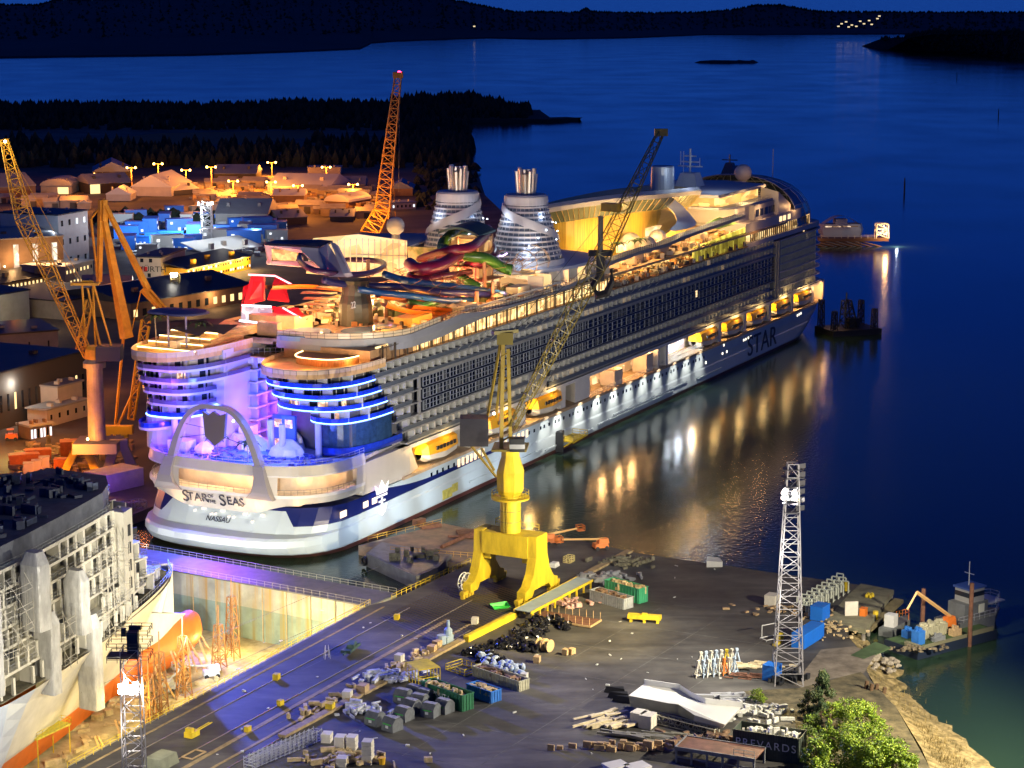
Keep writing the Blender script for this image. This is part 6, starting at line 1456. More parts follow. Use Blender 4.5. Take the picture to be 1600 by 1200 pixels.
for k in range(6):
    z = 8.1 + 3.3 * k; f_ = front - (0 if k > 1 else -3 + k); ins = [0, 1.0, 3, 3.4, 3.6, 3.2][k]
    pts = [(f_, 12), (f_, yo(f_, ins))] + [(x, yo(x, ins)) for x in (-30, -38, -48, -60, -75, -95, -125)] + [(-125, 12)]
    if k: MB().prism(pts, z - .25, z + .25).obj('deck_slab', w2, s2)
    ip = [(f_ - 2.4, 12), (f_ - 2.4, yo(f_, ins) + 2.2)] + [(x, yo(x, ins) + 3.2) for x in (-30, -38, -48, -60, -75, -95, -125)] + [(-125, 12)]
    MB().prism(ip, z + .25, z + 3.05).obj('inner_wall', inn2, s2)
    if k: mb = MB(); mb.rail([(f_ - .1, 11), (f_ - .1, yo(f_, ins) + .1)] + [(x, yo(x, ins) + .1) for x in (-30, -38, -48, -60, -75, -95)], z + .25, 1.1, 1.5, .05); mb.obj('deck_railing', gry, s2)
    mb = MB()
    for x in [-22.5 - 3.1 * q for q in range(30)]:
        y = yo(x, ins)
        if (int(-x / 3.1) * 7 + k * 3) % 5 < 4: mb.bx(x - .25, x + .25, y + .2, y + .7, z + .2, z + 3.1)
        if (int(-x / 3.1) + k) % 3 == 0: mb.bx(x - .1, x + .1, y + .3, y + 3.2, z + .2, z + 3.05)
    for y in (-5, -1.5, 2, 5.5, 9): mb.bx(f_ - 2, f_ - .3, y, y + .25, z + .25, z + 3.05)
    mb.obj('post_row', w2, s2, kind='stuff')
    mb = MB()
    for x in [-30 - 9 * q for q in range(9)]:
        if (int(x) + k * 5) % 2: y = yo(x - 2, ins); mb.bx(x - 5, x, y + 3.0, y + 3.1, z + .6, z + 2.4)
    for y in (-3.6, .2, 4): mb.bx(f_ - 2.42, f_ - 2.3, y, y + 2, z + .8, z + 2.4)
    mb.each('opening', drk, s2)
for k in range(5):                                  # narrower balconied block ahead of the corner tower
    z = 8.1 + 3.3 * k; x1 = -10.5 - 1.5 * k; yy = -6.8 + .5 * k
    if k: MB().bx(-24, x1, yy, 6, z - .2, z + .2).obj('deck_slab', w2, s2)
    MB().bx(-24, x1 - 2, yy + 1.8, 5, z + .2, z + 3.1).obj('inner_wall', inn2, s2)
    if k: mb = MB(); mb.rail([(-20, yy + .1), (x1 - .1, yy + .1), (x1 - .1, 5)], z + .2, 1.1, 1.2, .05); mb.obj('deck_railing', gry, s2)
    mb = MB()
    for q in range(3): mb.bx(x1 - 2.6 - 3.2 * q, x1 - 2.2 - 3.2 * q, yy + .2, yy + 1.8, z + .2, z + 3.1)
    mb.each('balcony_wall', w2, s2)
    MB().bx(-18.6, -16.6, yy + 1.7, yy + 1.79, z + .6, z + 2.4).bx(-15.4, -13.6, yy + 1.7, yy + 1.79, z + .6, z + 2.4).each('opening', drk, s2) if k < 4 else None
# corner stair tower and shrink-wrapped scaffold columns
mb = MB(); mb.prism([(-24.5, yo(-24, 1)), (-24.5, yo(-24, 1) + 3.2), (-28.5, yo(-28, 1) + 3.2), (-28.5, yo(-28, 1))], 8.2, 27.5); mb.obj('corner_tower', w2, s2)
mb = MB()
for k in range(5): mb.bx(-27.2, -26, yo(-27, 1.3) - .1, yo(-27, 1.3) + .1, 9.5 + 3.3 * k, 11.6 + 3.3 * k)
mb.each('arched_port', drk, s2)
wrap = mat('shrink_wrap_dock', (.33, .33, .31), .35, scale=.9, c2=(.5, .5, .47), bump=.15, noise=.05, stretch=(1, 1, .35))
for (x, wd, z0, z1) in [(-64, 3.4, 17, 29), (-61, 2.6, 5, 18), (-50, 2.6, 12, 22), (-46, 2.6, -3, 13), (-78, 4, 10, 28)]:
    y = -hw(x, 8) * .98 - .2; rg = []
    for q in range(15):
        t = q / 14; z = z0 + (z1 - z0) * t; wv = wd / 2 * (1 + random.uniform(-.05, .04)); u = random.uniform(-.06, .06); ring_ = []
        for c in range(16):
            a_ = 2 * math.pi * c / 16; kx, ky = math.copysign(abs(math.cos(a_)) ** .35, math.cos(a_)), math.copysign(abs(math.sin(a_)) ** .35, math.sin(a_)); j = random.uniform(.98, 1.02)
            ring_.append((x + u + wv * kx * j * (1 if q < 14 else .6), y + .5 + 2.1 * ky * j * (1 if q < 14 else .6), z + (1.2 if q == 14 else 0)))
        rg.append(ring_)
    MB().loft(rg, True, True, True).obj('wrapped_scaffold', wrap, s2)
for x0, n_, k0, k1 in ((-32, 5, 0, 5), (-54, 2, 0, 3), (-68, 4, 2, 6), (-84, 6, 0, 5)):     # open tube scaffolds on the side
    mb = MB()
    for q in range(n_):
        x = x0 - 2.4 * q; y = -hw(x, 8) * .98 - .5
        for d_ in (0, -1.2): mb.bar((x, y + d_, 8 + 3.3 * k0), (x, y + d_, 8 + 3.3 * k1), .07, 3)
        for k in range(k0, k1):
            y2 = -hw(x - 2.4, 8) * .98 - 1.7; z = 9 + 3.3 * k; mb.bar((x, y - 1.2, z), (x - 2.4, y2, z), .05, 3); mb.bar((x, y - 1.2, z + 1), (x - 2.4, y2, z + 1), .05, 3); mb.bar((x, y, z), (x, y - 1.2, z), .05, 3)
            if (k + q) % 2: mb.bar((x, y - 1.2, z), (x - 2.4, y2, z + 3.2), .05, 3)
    mb.obj('side_scaffold', mat('scaffold_tube', (.42, .40, .34), .5), s2)
rp = [(-17.5, 24)] + [(-17.5, -.5), (-24, -4.5)] + [(x, yo(x, 3.4)) for x in (-30, -38, -48, -60, -75, -95)] + [(-125, -18), (-125, 24)]
MB().prism([(-19, 13), (-19, -1), (-24, -5.5)] + [(x, yo(x, 5)) for x in (-30, -38, -48, -60, -75, -95)] + [(-125, -16), (-125, 20)], 27.9, 31.2).obj('top_house', mat('bare_dark', (.10, .11, .13), .7, noise=.3, scale=.4), s2)
MB().prism(rp, 27.4, 28.0).obj('roof_deck', w2, s2); mb = MB(); mb.rail([(x, y) for x, y in rp[1:-3]], 28, 1.1, 1.6, .05); mb.obj('deck_railing', gry, s2)
mb = MB()
for _ in range(190): x = random.uniform(-95, -22); mb.box(x, random.uniform(yo(x, 7), 13), 31.2, random.uniform(.4, 3.4), random.uniform(.3, 1.5), random.uniform(.2, 1.8), random.random() * 3)
mb.obj('roof_clutter', mat('clutter_navy', (.03, .045, .09), .6, noise=.4, scale=.8), s2, kind='stuff')
# scaffolds and props standing in the dock
for x, y, z, lab in [(4, -9, 9, 'tall slender scaffold tower under the orange bulb of the unfinished ship'), (10, -8, 13, 'mast-like prop in front of the dock gate'), (-13, -13, 12, 'scaffold tower between the orange hull and the dock side'), (-28, -19, 14, 'rusty scaffold tower beside the wrapped column of the unfinished ship'), (-34, -21, 12, 'yellow scaffold tower at the orange hull lower left')]:
    q = o2 + Matrix.Rotation(QZ, 3, 'Z') @ Vector((x, y, 0)); t = thing('scaffold_tower', lab, 'scaffold', (q.x, q.y, -12), QZ)
    MB().truss((0, 0, 0), (0, 0, z), 2.2, 1.2, 6, .14, rd=.09).obj('frame', mat('scaffold_orange', (.28, .13, .04), .6, noise=.2, scale=1), t); MB().bar((0, 0, z), (.1, 0, z + 4), .14).bar((-2.4, 0, 0), (0, 0, z * .6), .12).obj('braces', MATS['scaffold_orange'], t)
for k, (x, y) in enumerate([(6, -4.5), (0, -6.5), (-8, -9), (-16, -11), (-24, -13.5), (-44, -24), (-52, -26)]):
    q = o2 + Matrix.Rotation(QZ, 3, 'Z') @ Vector((x, y, 0)); MB().bar((0, 0, 0), (.4, 3.0, 6.5), .26).bar((1.4, -1, 0), (.8, 2.6, 6.3), .22).bar((.2, -.6, 2.6), (1.2, 1.4, 3), .16).obj('hull_shore', mat('shore_timber', (.5, .3, .12), .7, noise=.2), loc=(q.x, q.y, -12), rz=QZ, label=NTH[k] + ' leaning timber shore counted from the orange bulb tip backwards', cat='prop', group='timber shores under the unfinished ship')
q = P(70, 1140, -6); t = thing('work_platform', 'yellow steel work platform on legs beside the orange hull at the lower left', 'work platform', (q.x, q.y, -12), QZ)
MB().box(0, 0, 5.8, 9, 4.2, .3).obj('platform_deck', mat('grating_yellow', (.55, .48, .06), .6, noise=.2, scale=2), t); mb = MB(); mb.rail([(-4.5, -2.1), (4.5, -2.1), (4.5, 2.1), (-4.5, 2.1)], 6.1, 1.1, 1.5, .06, closed=True)
for a in (-4.2, 4.2):
    for b in (-1.9, 1.9): mb.bar((a, b, 0), (a, b, 6), .14)
mb.obj('platform_frame', ylw, t)
def lift(label, q, rz, z, body, boomc, L=8):
    t = thing('boom_lift', label, 'boom lift', (q.x, q.y, z), rz)
    MB().box(0, 0, .5, 3.2, 2.2, .9, 0, .1).box(-.6, 0, 1.4, 2.4, 1.6, 1.0, 0, .15).obj('chassis', body, t)
    MB().box(1.2, 0, 2.2, .1, .1, .1).bar((-1, 0, 2.2), (L, 0, 3.0), .22).obj('boom', boomc, t)
    b = MB(); b.rail([(L, -.8), (L + 1.6, -.8), (L + 1.6, .8), (L, .8)], 2.6, 1.1, .8, .06, closed=True); b.box(L + .8, 0, 2.5, 1.6, 1.6, .1); b.obj('basket', body, t)
    for a in (-1.1, 1.1):
        for c in (-1.05, 1.05): MB().tube([(a, c - .2, .45), (a, c + .2, .45)], .45, 10).obj('wheel', blk, t)
wl2 = mat('lift_pale', (.55, .6, .65), .4)
lift('white boom lift parked on the dock floor near the near light mast', P(265, 1080, -12), QZ + .2, -12, wl2, wl2, 7); lift('white boom lift on the dock floor close to the ledge', P(330, 1058, -12), QZ + 2.4, -12, wl2, wl2, 6)
mb = MB(); cbs = MB()
for _ in range(170):
    q = P(random.uniform(60, 400), random.uniform(1040, 1200), -12); xx = (q - o2).dot(QB); 
    if xx < 2 or xx > 38: continue
    mb.box(q.x, q.y, -12, random.uniform(.5, 3.5), random.uniform(.4, 1.6), random.uniform(.15, 1.1), random.random() * 3)
mb.obj('dock_debris', mat('debris_timber', (.55, .45, .28), .8, noise=.4, scale=.6), kind='stuff')
# ================================================================== BARGES AND SMALL CRAFT
def fenders(t, pts, r=.9):
    for a in pts: MB().tube([(a[0] + r * math.cos(2 * math.pi * k / 14) * a[3], a[1] + r * math.cos(2 * math.pi * k / 14) * a[4], a[2] + r * math.sin(2 * math.pi * k / 14)) for k in range(15)], .3, 6).obj('tyre_fender', blk, t)
pp = [P(567, 866, .2), P(680, 893, .2), P(706, 868, .2), P(596, 846, .2)]
c = sum(pp, Vector()) / 4; c.z = WL; t = thing('deck_barge', 'grey steel barge with black tyre fenders moored behind the quay railing', 'barge', c)
MB().prism([xy(q - c) for q in (P(572, 866, .2), P(650, 902, .2), P(684, 888, .2), P(706, 868, .2), P(596, 848, .2))], -.6, 2.9).obj('barge_hull', mat('barge_grey', (.16, .16, .16), .6, noise=.2, scale=.5), t)
MB().prism([xy(q - c) for q in (P(574, 865, .2), P(650, 900, .2), P(683, 886, .2), P(702, 868, .2), P(598, 849, .2))], 2.9, 2.95).obj('barge_deck', mat('barge_deck', (.12, .12, .15), .4, noise=.4, scale=.5), t)
d1 = (P(650, 902, 0) - P(572, 866, 0)).normalized()
q1, q2 = P(571, 872, -.5) - c, P(633, 893, -.5) - c; fenders(t, [(q1.x - .3, q1.y - .3, 1.4, d1.x, d1.y), (q2.x - .3, q2.y - .5, 1.4, d1.x, d1.y)], .8)
mb = MB()
for _ in range(16): q = P(random.uniform(615, 690), random.uniform(862, 880), .2) - c; mb.box(q.x, q.y, 2.95, random.uniform(.6, 2.6), random.uniform(.4, 1.2), random.uniform(.3, 1.6), random.random() * 3)
mb.obj('barge_gear', mat('gear_mixed', (.12, .11, .07)), t)
pn = thing('mooring_pontoon', 'wide flat mooring pontoon with rust stains between the cruise ship and the yellow crane', 'pontoon', P(700, 850))
o_ = P(700, 850); MB().prism([xy(P(*q) - o_) for q in ((560, 850), (694, 816), (742, 826), (862, 834), (842, 846), (740, 872), (712, 878), (690, 874))], -4, -.3).obj('pontoon_deck', mat('pontoon_deck', (.17, .14, .12), .7, noise=.35, scale=.2, c2=(.3, .2, .13)), pn)
mb = MB(); mb.rail([P(610, 862) - o_, P(742, 872) - o_], -.3, 1.1, 1.5, .05); mb.rail([P(575, 846) - o_, P(690, 818) - o_], -.3, 1.1, 2.5, .05); mb.obj('pontoon_rail', dyl, pn)
mb = MB(); mb.bar(P(690, 855) - o_, P(742, 832) - o_, .5); mb.bar(P(700, 838) - o_, P(780, 842) - o_, .3); mb.box(*(P(672, 822) - o_)[:2], -.3, 5, 2, .8, .5); mb.box(*(P(655, 818) - o_)[:2], -.3, 3, 1.5, 1.4, .9); mb.box(*(P(735, 832) - o_)[:2], -.3, 6, 4, .6, .2); mb.obj('pontoon_gear', rust, pn)
# black dolphin barge off the bow
q = P(1325, 520, WL); t = thing('spud_barge', 'small black work barge with upright posts floating off the bow', 'barge', q, .35)
MB().box(0, 0, -.5, 20, 14, 2.6, 0).obj('barge_hull', mat('black_hull', (.006, .006, .008), .6), t)
mb = MB(); mb.truss((0, 0, 2), (-1, 0, 12), 5, 2.5, 4, .35); mb.box(1.5, 0, 2, 4, 4, 3.5); mb.bar((-1, 0, 8), (-1, 0, 15), .3)
for a, b, h in ((-8.5, 5, 12), (-8.5, -5, 9), (8, 5, 11), (8.5, -4, 9)): mb.truss((a, b, 1), (a, b, h), 1.8, 1.4, 4, .25)
mb.obj('posts', MATS['black_hull'], t)
# ferry and lit work jetty beyond the bow
q = P(1312, 372, WL); t = thing('ferry', 'white double-ended ferry lying at the jetty beyond the bow', 'ferry', q, .1); t.scale = (.5, .8, 1)
MB().loft([[(a * s_, b * s_, z) for a, b in ((-20, -5), (-23, 0), (-20, 5), (20, 5), (24, 0), (20, -5))] for z, s_ in ((0, .9), (4.5, 1), (7.5, .92))], True, True, True).obj('ferry_hull', mat('ferry_white', (.5, .48, .45), .5), t)
MB().box(0, 0, 4.6, 34, 9.6, 2.0).obj('ferry_windows', interior('ferry_lit', (1, .75, .5), (.3, .18, .1), 1.3, (.4, .4, .8), .1), t)
MB().loft([[(x, y, 7.5 + 4 * math.sin(math.pi * k / 8)) for y in (-4, 4)] for k, x in enumerate([-18 + 4.5 * i for i in range(9)])], False).box(0, 0, 7.5, 12, 7, 2.4).obj('ferry_top', MATS['ferry_white'], t)
q = P(1345, 384, WL); t = thing('jetty', 'dark piled jetty with a lit steel tower beyond the bow', 'jetty', q)
t.location.x -= 4; q = q + Vector((-4, 0, 0)); mb = MB(); mb.box(0, 0, 2.6, 34, 7, 1.4)
for k in range(8): mb.bar((-16 + 4.6 * k, -3, -1), (-32 + 4.8 * k, -3, 3), .45)
mb.obj('jetty_deck', mat('jetty_dark', (.10, .05, .03), .8), t)
mb = MB(); mb.truss((14, 0, 4), (14, 0, 11), 6, 5.5, 3, .35); mb.rail([(-16, -3.4), (10, -3.4)], 4, 1.6, 3, .12); mb.obj('jetty_tower', mat('jetty_steel', (.5, .45, .4), .5), t)
mb = MB()
for _ in range(14): mb.box(14 + random.uniform(-2.5, 2.5), random.uniform(-4, 0), random.uniform(5, 10.5), .7, .4, .6)
mb.obj('jetty_lamps', glow('jetty_glow', (1, .75, .45), 3), t)
pt(q + Vector((15, -7, 8)), 11000, 'warm', .8); pt(q + Vector((-22, -9, 7)), 3000, 'warm', .6); pt(q + Vector((21, -4, 2)), 5000, 'cool', .4)
# work barge with tug at the right corner
q0 = P(1450, 1015, WL); d = (P(1548, 990, WL) - P(1398, 1030, WL)).normalized(); rzb = math.atan2(d.y, d.x)
t = thing('work_barge', 'flat green decked work barge with spud poles moored at the pier on the right', 'work barge', P(1470, 1006, WL), rzb)
MB().box(0, 0, -.5, 22, 8.5, 2.4).obj('barge_hull', mat('barge_navy', (.012, .02, .04), .5), t)
MB().box(0, 0, 1.9, 21.6, 8.2, .06).obj('barge_deck', mat('barge_green', (.05, .09, .03), .7, noise=.3, scale=.5), t)
MB().box(-10.6, -2.5, 1.2, .8, 3.4, 1.6).box(-4, -4.1, 1.9, 13, .3, .6).box(7, -4.1, 1.9, 6, .3, .9).obj('bulwark', mat('barge_olive', (.18, .17, .10), .6), t)
for a, b, h in ((3.2, -4.3, 12.5), (-.5, 4.4, 10)): MB().bar((a, b, -2), (a, b, h), .42, 8).obj('spud_pole', rust, t)
BR = Matrix.Rotation(rzb, 3, 'Z'); bo = P(1470, 1006, WL)
def onb(x, y, z=1.97): return bo + BR @ Vector((x, y, z))
for x, y, lx, ly, h, nm, m_, lab, cat in [(-2, .6, 6.2, 2.4, 2.2, 'skip', mat('skip_cream', (.4, .38, .26), .6, noise=.2), 'cream skip heaped with white rubble on the barge deck', 'skip'), (-8, -1.5, 1.8, 1.8, 2.6, 'winch', blu, 'tall blue winch at the shore end of the barge', 'winch'),
        (-6.5, 2.5, 2, 1.6, 1.4, 'generator', blu, 'small blue generator beside the skip on the barge', 'generator'), (1.6, -2, 2.2, 1.4, 1.3, 'crate', wood, 'wooden crate in front of the skip on the barge', 'crate'), (-3.5, -2.4, 3, 1, .8, 'pipe_bundle', gry, 'bundle of grey pipes lying near the barge edge', 'pipes')]:
    q = onb(x, y); mb = MB(); mb.box(0, 0, 0, lx, ly, h)
    if nm == 'skip':
        for k in range(9): mb.box(-lx / 2 + .5 + k * .68, -ly / 2 - .06, 0, .12, .14, h)
        for _ in range(30): mb.box(random.uniform(-2.8, 2.8), random.uniform(-1, 1), h - .1, .7, .5, random.uniform(.2, .8), random.random() * 3)
    else: mb.box(.1, .1, h, lx * .5, ly * .6, .5).box(-lx * .3, 0, h, .3, .3, .9)
    mb.obj(nm, m_, loc=q, rz=rzb, label=lab, cat=cat)
q = onb(3.2, 1.2); t = thing('boom_lift', 'orange boom lift with its arm folded up on the barge deck', 'boom lift', q, rzb)
MB().box(0, 0, .4, 3, 2, 1.3, 0, .15).box(.2, 0, 1.7, 2.6, 1.5, .9, 0, .2).obj('chassis', org, t); MB().bar((1, 0, 2.2), (-8, 1, 8.6), .35).bar((-8, 1, 8.6), (-10.5, 1, 5.6), .25).obj('boom', mat('boom_tan', (.7, .42, .16), .5), t)
for a in (-1, 1):
    for b_ in (-1, 1): MB().tube([(a, b_ - .2, .45), (a, b_ + .2, .45)], .45, 10).obj('wheel', blk, t)
q = onb(11.5, 3.2, 0); t = thing('tugboat', 'grey tugboat with blue roofed wheelhouse at the outer end of the work barge', 'tugboat', q, rzb); t.scale = (1.1, 1.2, 1.2)
MB().loft([[(-6, -2.6, z), (-6, 2.6, z), (3.5, 2.6, z), (7 + z * .5, 0, z), (3.5, -2.6, z)] for z in (-.5, 2.4)], True, True, True).obj('tug_hull', mat('tug_grey', (.14, .15, .15), .6, noise=.2, scale=.6), t)
MB().box(-.5, 0, 2.4, 6, 3.6, 2.6).obj('deckhouse', MATS['tug_grey'], t); MB().box(-.2, 0, 5.0, 4, 3, 2.2).obj('wheelhouse', mat('tug_light', (.3, .3, .28), .6), t); MB().box(-.2, 0, 5.9, 4.04, 3.04, .8).obj('window_band', glsd, t)
MB().box(-.2, 0, 7.2, 4.6, 3.4, .3).obj('tug_roof', mat('tug_blue', (.03, .07, .25), .5), t); mb = MB(); mb.bar((-.5, 0, 7.4), (-.5, 0, 11.5), .1); mb.bar((-.5, -1, 9.5), (-.5, 1, 9.5), .07); mb.rail([(-6, -2.6), (3.5, -2.6), (7.8, 0), (3.5, 2.6)], 2.4, 1.1, 1.2, .05); mb.rail([(3, -3), (6.6, -1), (6.6, 1), (3, 3)], 4.4, 1.1, 1.2, .05); mb.box(4.8, 0, 4.2, 4, 4, .2); mb.obj('tug_mast_and_rails', galv, t)
MB().box(.8, -1.84, 3.1, 1.4, .1, 1.5).obj('lit_hatch', mat('hatch_white', (.7, .7, .55), .5), t)
mb = MB(); a, b = P(1330, 1022, 0), P(1390, 1004, 0); mb.prism([xy(P(1329, 1024)), xy(P(1350, 1030)), xy(P(1392, 1012)), xy(P(1368, 1003))], -.2, .05).obj('boarding_ramp', mat('ramp_green', (.06, .10, .04), .7, noise=.3, scale=.5), label='green steel ramp bridging the rocky bank and the work barge', cat='ramp')
q = P(1400, 985, WL); t = thing('workboat', 'small grey workboat with an orange bow rail between pier and barge', 'workboat', q, rzb + .35)
MB().loft([[(-5, -1.5, z), (-5, 1.5, z), (3.5, 1.4, z), (6, 0, z), (3.5, -1.4, z)] for z in (0, 1.6)], True, True, True).obj('boat_hull', MATS['tug_grey'], t); MB().box(-2.6, 0, 1.6, 2, 2, 2.4).obj('boat_cabin', wht, t); mb = MB(); mb.rail([(3, -1.3), (6, 0), (3, 1.3)], 1.6, 1.3, .8, .08); mb.obj('bow_rail', org, t)
for x, y, lab in [(1365, 1075, 'first'), ]:
    pass
for k, (x, y) in enumerate([(1350, 1085), (1358, 1088), (1366, 1086), (1378, 1090)]): q = P(x, y, -1); MB().bar((0, 0, -1.5), (.5, .2, 2.4 - .2 * k), .35, 6).obj('timber_pile', mat('old_pile', (.12, .07, .035), .9, noise=.3), loc=q, label=NTH[k] + ' from the left of four old brown piles leaning at the shore', cat='pile', group='old mooring piles at the bank')
q = P(1115, 884); MB().prism([(-1.6, -1.2), (1.8, -1), (1.4, 1.2), (-1.2, 1)], 0, [1.4, 1.1, 1.3, 1.8]).obj('bollard_block', mat('pale_block', (.5, .5, .48), .6), loc=q, label='pale block standing alone on the far quay edge', cat='block')
# ================================================================== LEFT BANK: halls, cabins, lamps
wl_b = mat('wall_grey', (.28, .27, .26), .8, noise=.15, scale=.2); wl_br = mat('wall_brown', (.22, .14, .09), .8, noise=.2, scale=.2); wl_y = mat('wall_yellow', (.75, .42, .02), .6, noise=.06, scale=.2)
wl_s = mat('wall_silver', (.38, .42, .46), .4, .3, noise=.1, scale=.3); wl_p = mat('wall_pale', (.5, .45, .38), .7, noise=.1, scale=.2); wl_d = mat('wall_dark', (.06, .055, .05), .8)
rf_d = mat('roof_dark', (.025, .028, .035), .5, noise=.3, scale=.1); rf_g = mat('roof_grey', (.30, .30, .30), .6, noise=.1, scale=.2); rf_b = mat('roof_blue', (.14, .18, .30), .6); rf_w = mat('roof_bright', (.6, .6, .56), .5)
wg_w = glow('window_warm', (1, .72, .3), 1.6); wg_c = glow('window_cool', (.9, .95, 1), 1.4)
def bld(label, A, B, depth, ty, roof='flat', wall=wl_b, rfm=rf_d, win=None, door=None, cat='hall', name='hall', group=None, rise=None, extra=None, away=1):
    a = P(*A); b = P(*B); L = (b - a).length; d = (b - a).normalized(); h = max(2.2, hgt(a, ty)); n_ = Vector((-d.y, d.x, 0))
    rz = math.atan2(d.y, d.x); t = thing(name, label, cat, a, rz, group)      # local x along the facade, y away from the viewer
    MB().bx(0, L, 0, depth, 0, h).obj('wall', wall, t)
    r = rise if rise is not None else (0 if roof == 'flat' else depth * .16)
    mb = MB(); o = .5
    if roof == 'flat': mb.bx(-o, L + o, -o, depth + o, h, h + .5)
    elif roof == 'gable': mb.loft([[(x, -o, h), (x, depth / 2, h + r), (x, depth + o, h), (x, depth + o, h - .3), (x, -o, h - .3)] for x in (-o, L + o)], True, True, True)
    elif roof == 'gable_x': mb.loft([[(-o, y, h), (L / 2, y, h + r), (L + o, y, h), (L + o, y, h - .3), (-o, y, h - .3)] for y in (-o, depth + o)], True, True, True)
    elif roof == 'shed': mb.loft([[(x, -o, h), (x, depth + o, h + r), (x, depth + o, h + r - .4), (x, -o, h - .4)] for x in (-o, L + o)], True, True, True)
    else: mb.loft([[(L / 2 - (L / 2 + o) * math.cos(math.pi * k / 10), y, h + (r or 3) * math.sin(math.pi * k / 10)) for k in range(11)] for y in (-o, depth + o)], True, True, True)
    mb.obj('roof', rfm, t)
    if win:
        rows, n, lit, m_, wz = win
        for q in range(rows):
            for k in range(n):
                on = random.random() < lit; w_ = L / n * wz[0] * .8
                x = L / n * (k + .5); z = h * (q + wz[1]) / rows
                MB().bx(x - w_ / 2, x + w_ / 2, -.12, .1, z, z + h / rows * wz[2]).obj('window', m_ if on else glsd, t)
    mb = MB()
    for k in range(3): mb.box(L * (.2 + .3 * k), depth * (.25 + .2 * (k % 2)), h, min(2.2, L * .06), 1.6, r * .55 + 1.4)
    mb.each('roof_vent', rfm if k % 2 else wall, t)
    if door: MB().bx(L * door[0], L * door[1], -.1, .1, 0, h * door[2]).obj('door', door[3], t)
    if extra: extra(t, L, h)
    return t
G = 'halls in the far part of the shipyard'
bld('round roofed pale tent hall with a glowing open end, far left', (64, 303), (112, 303), 26, 290, 'barrel', wl_b, rf_g, None, (.55, .9, .8, wg_w), rise=4)
bld('hall with a pale roof behind the lattice jib at the left edge', (-20, 310), (56, 306), 40, 293, 'gable', wl_br, rf_g)
bld('hall with a wide blue grey gable roof standing farthest back on the left', (146, 282), (205, 281), 40, 268, 'gable_x', wl_d, rf_b, rise=6)
bld('brown hall with lit sign board between the tent hall and the big orange hall', (140, 303), (206, 300), 30, 287, 'gable', wl_d, rf_g, None, (.02, .25, .9, wg_w))
bld('large hall with an orange lit gable roof beside the yard lamps', (206, 306), (268, 307), 38, 291, 'gable_x', wl_p, rf_w, rise=7)
bld('small pale gabled shed in front of the big orange hall', (166, 314), (204, 314), 18, 303, 'gable_x', wl_p, rf_w, rise=4)
bld('low shed with an amber lit roof right of the big orange hall', (270, 306), (310, 303), 20, 297, 'gable', wl_d, rf_w)
bld('long low hall with a grey blue roof near the dark scrub', (335, 281), (400, 281), 30, 271, 'gable', wl_d, rf_b)
bld('biggest amber lit hall with a broad roof in the middle of the far yard', (418, 305), (515, 307), 42, 290, 'gable', wl_p, rf_w, rise=6)
bld('square brown workshop in front of the biggest amber hall', (427, 322), (475, 322), 18, 305, 'gable', wl_br, rf_w, rise=3)
bld('round roofed amber shed right of the brown workshop', (508, 325), (545, 327), 24, 314, 'barrel', wl_br, rf_w, None, (.3, .55, .6, wl_p), rise=4)
bld('flat pale warehouse box standing alone before the dark wood', (481, 272), (532, 272), 14, 262, 'flat', wl_p, rf_g)
bld('pale roofed shed left of the far lattice crane', (526, 298), (570, 298), 26, 288, 'gable', wl_b, rf_g)
bld('shed with a blue grey gable roof right of the far lattice crane', (607, 306), (645, 306), 24, 294, 'gable_x', wl_br, rf_b, rise=4)
bld('big grey round roofed storage hall behind the blue cabins', (337, 352), (418, 352), 44, 334, 'gable', wl_b, rf_g, None, (.42, .55, .6, wl_d), rise=6)
bld('dark shed with a blue door right of the grey storage hall', (436, 352), (480, 350), 24, 340, 'gable', wl_d, rf_g, rise=3)
bld('low dark shed with a pale blue roof near the far crane', (516, 346), (552, 346), 20, 338, 'gable', wl_d, rf_b, rise=3)
bld('low white lit shed beside the radome', (612, 328), (650, 326), 12, 318, 'flat', wl_p, rf_b, (1, 6, .7, wg_c, (.5, .3, .4)))
def tallwin(t, L, h):
    for k in range(5):
        x = L * (.08 + .2 * k); m_ = interior('tall_window', (.9, .95, .8), (.35, .45, .42), 1.2, (.5, .5, .5), .5)
        MB().bx(x, x + 2.2, -.15, .1, h * .35, h * .88).obj('window', m_, t)
        MB().ball((x + L * .1, -.6, h * .42), .3, 8, 6).obj('wall_lamp', glow('lamp_wall', (1, .8, .4), 20), t)
bld('brown factory hall with tall lit windows at the left edge', (-50, 450), (101, 440), 40, 378, 'flat', wl_br, rf_g, extra=tallwin, cat='factory', name='factory_hall')
for x in (22, 52, 75, 98): a = P(x, 446); pt(Vector((a.x + .8, a.y - 3.0, hgt(a, 404))), 3200, 'warm', .2)
t_ = bld('concrete plant room on the roof of the brown factory hall', (20, 402), (75, 398), 18, 352, 'flat', wl_b, rf_d, cat='plant room', name='plant_room')
bld('silver clad workshop block with white lamps on its wall', (94, 425), (140, 415), 30, 337, 'flat', wl_s, rf_d, (3, 4, .25, wg_c, (.3, .4, .3)), cat='workshop', name='workshop_block')
for x, y in ((68, 352), (98, 348), (133, 342)): a = P(110, 430); pt(Vector((P(x, 425).x, a.y - 4, hgt(a, y + 8))), 2500, 'cool', .3)
pt(P(110, 428) + Vector((0, -8, 6)), 2000, 'cool', .4)
bld('grey office block with two rows of small yellow windows behind the crane', (103, 452), (146, 440), 20, 418, 'flat', wl_b, rf_g, (2, 8, .5, wg_w, (.4, .35, .3)), cat='office', name='office_block')
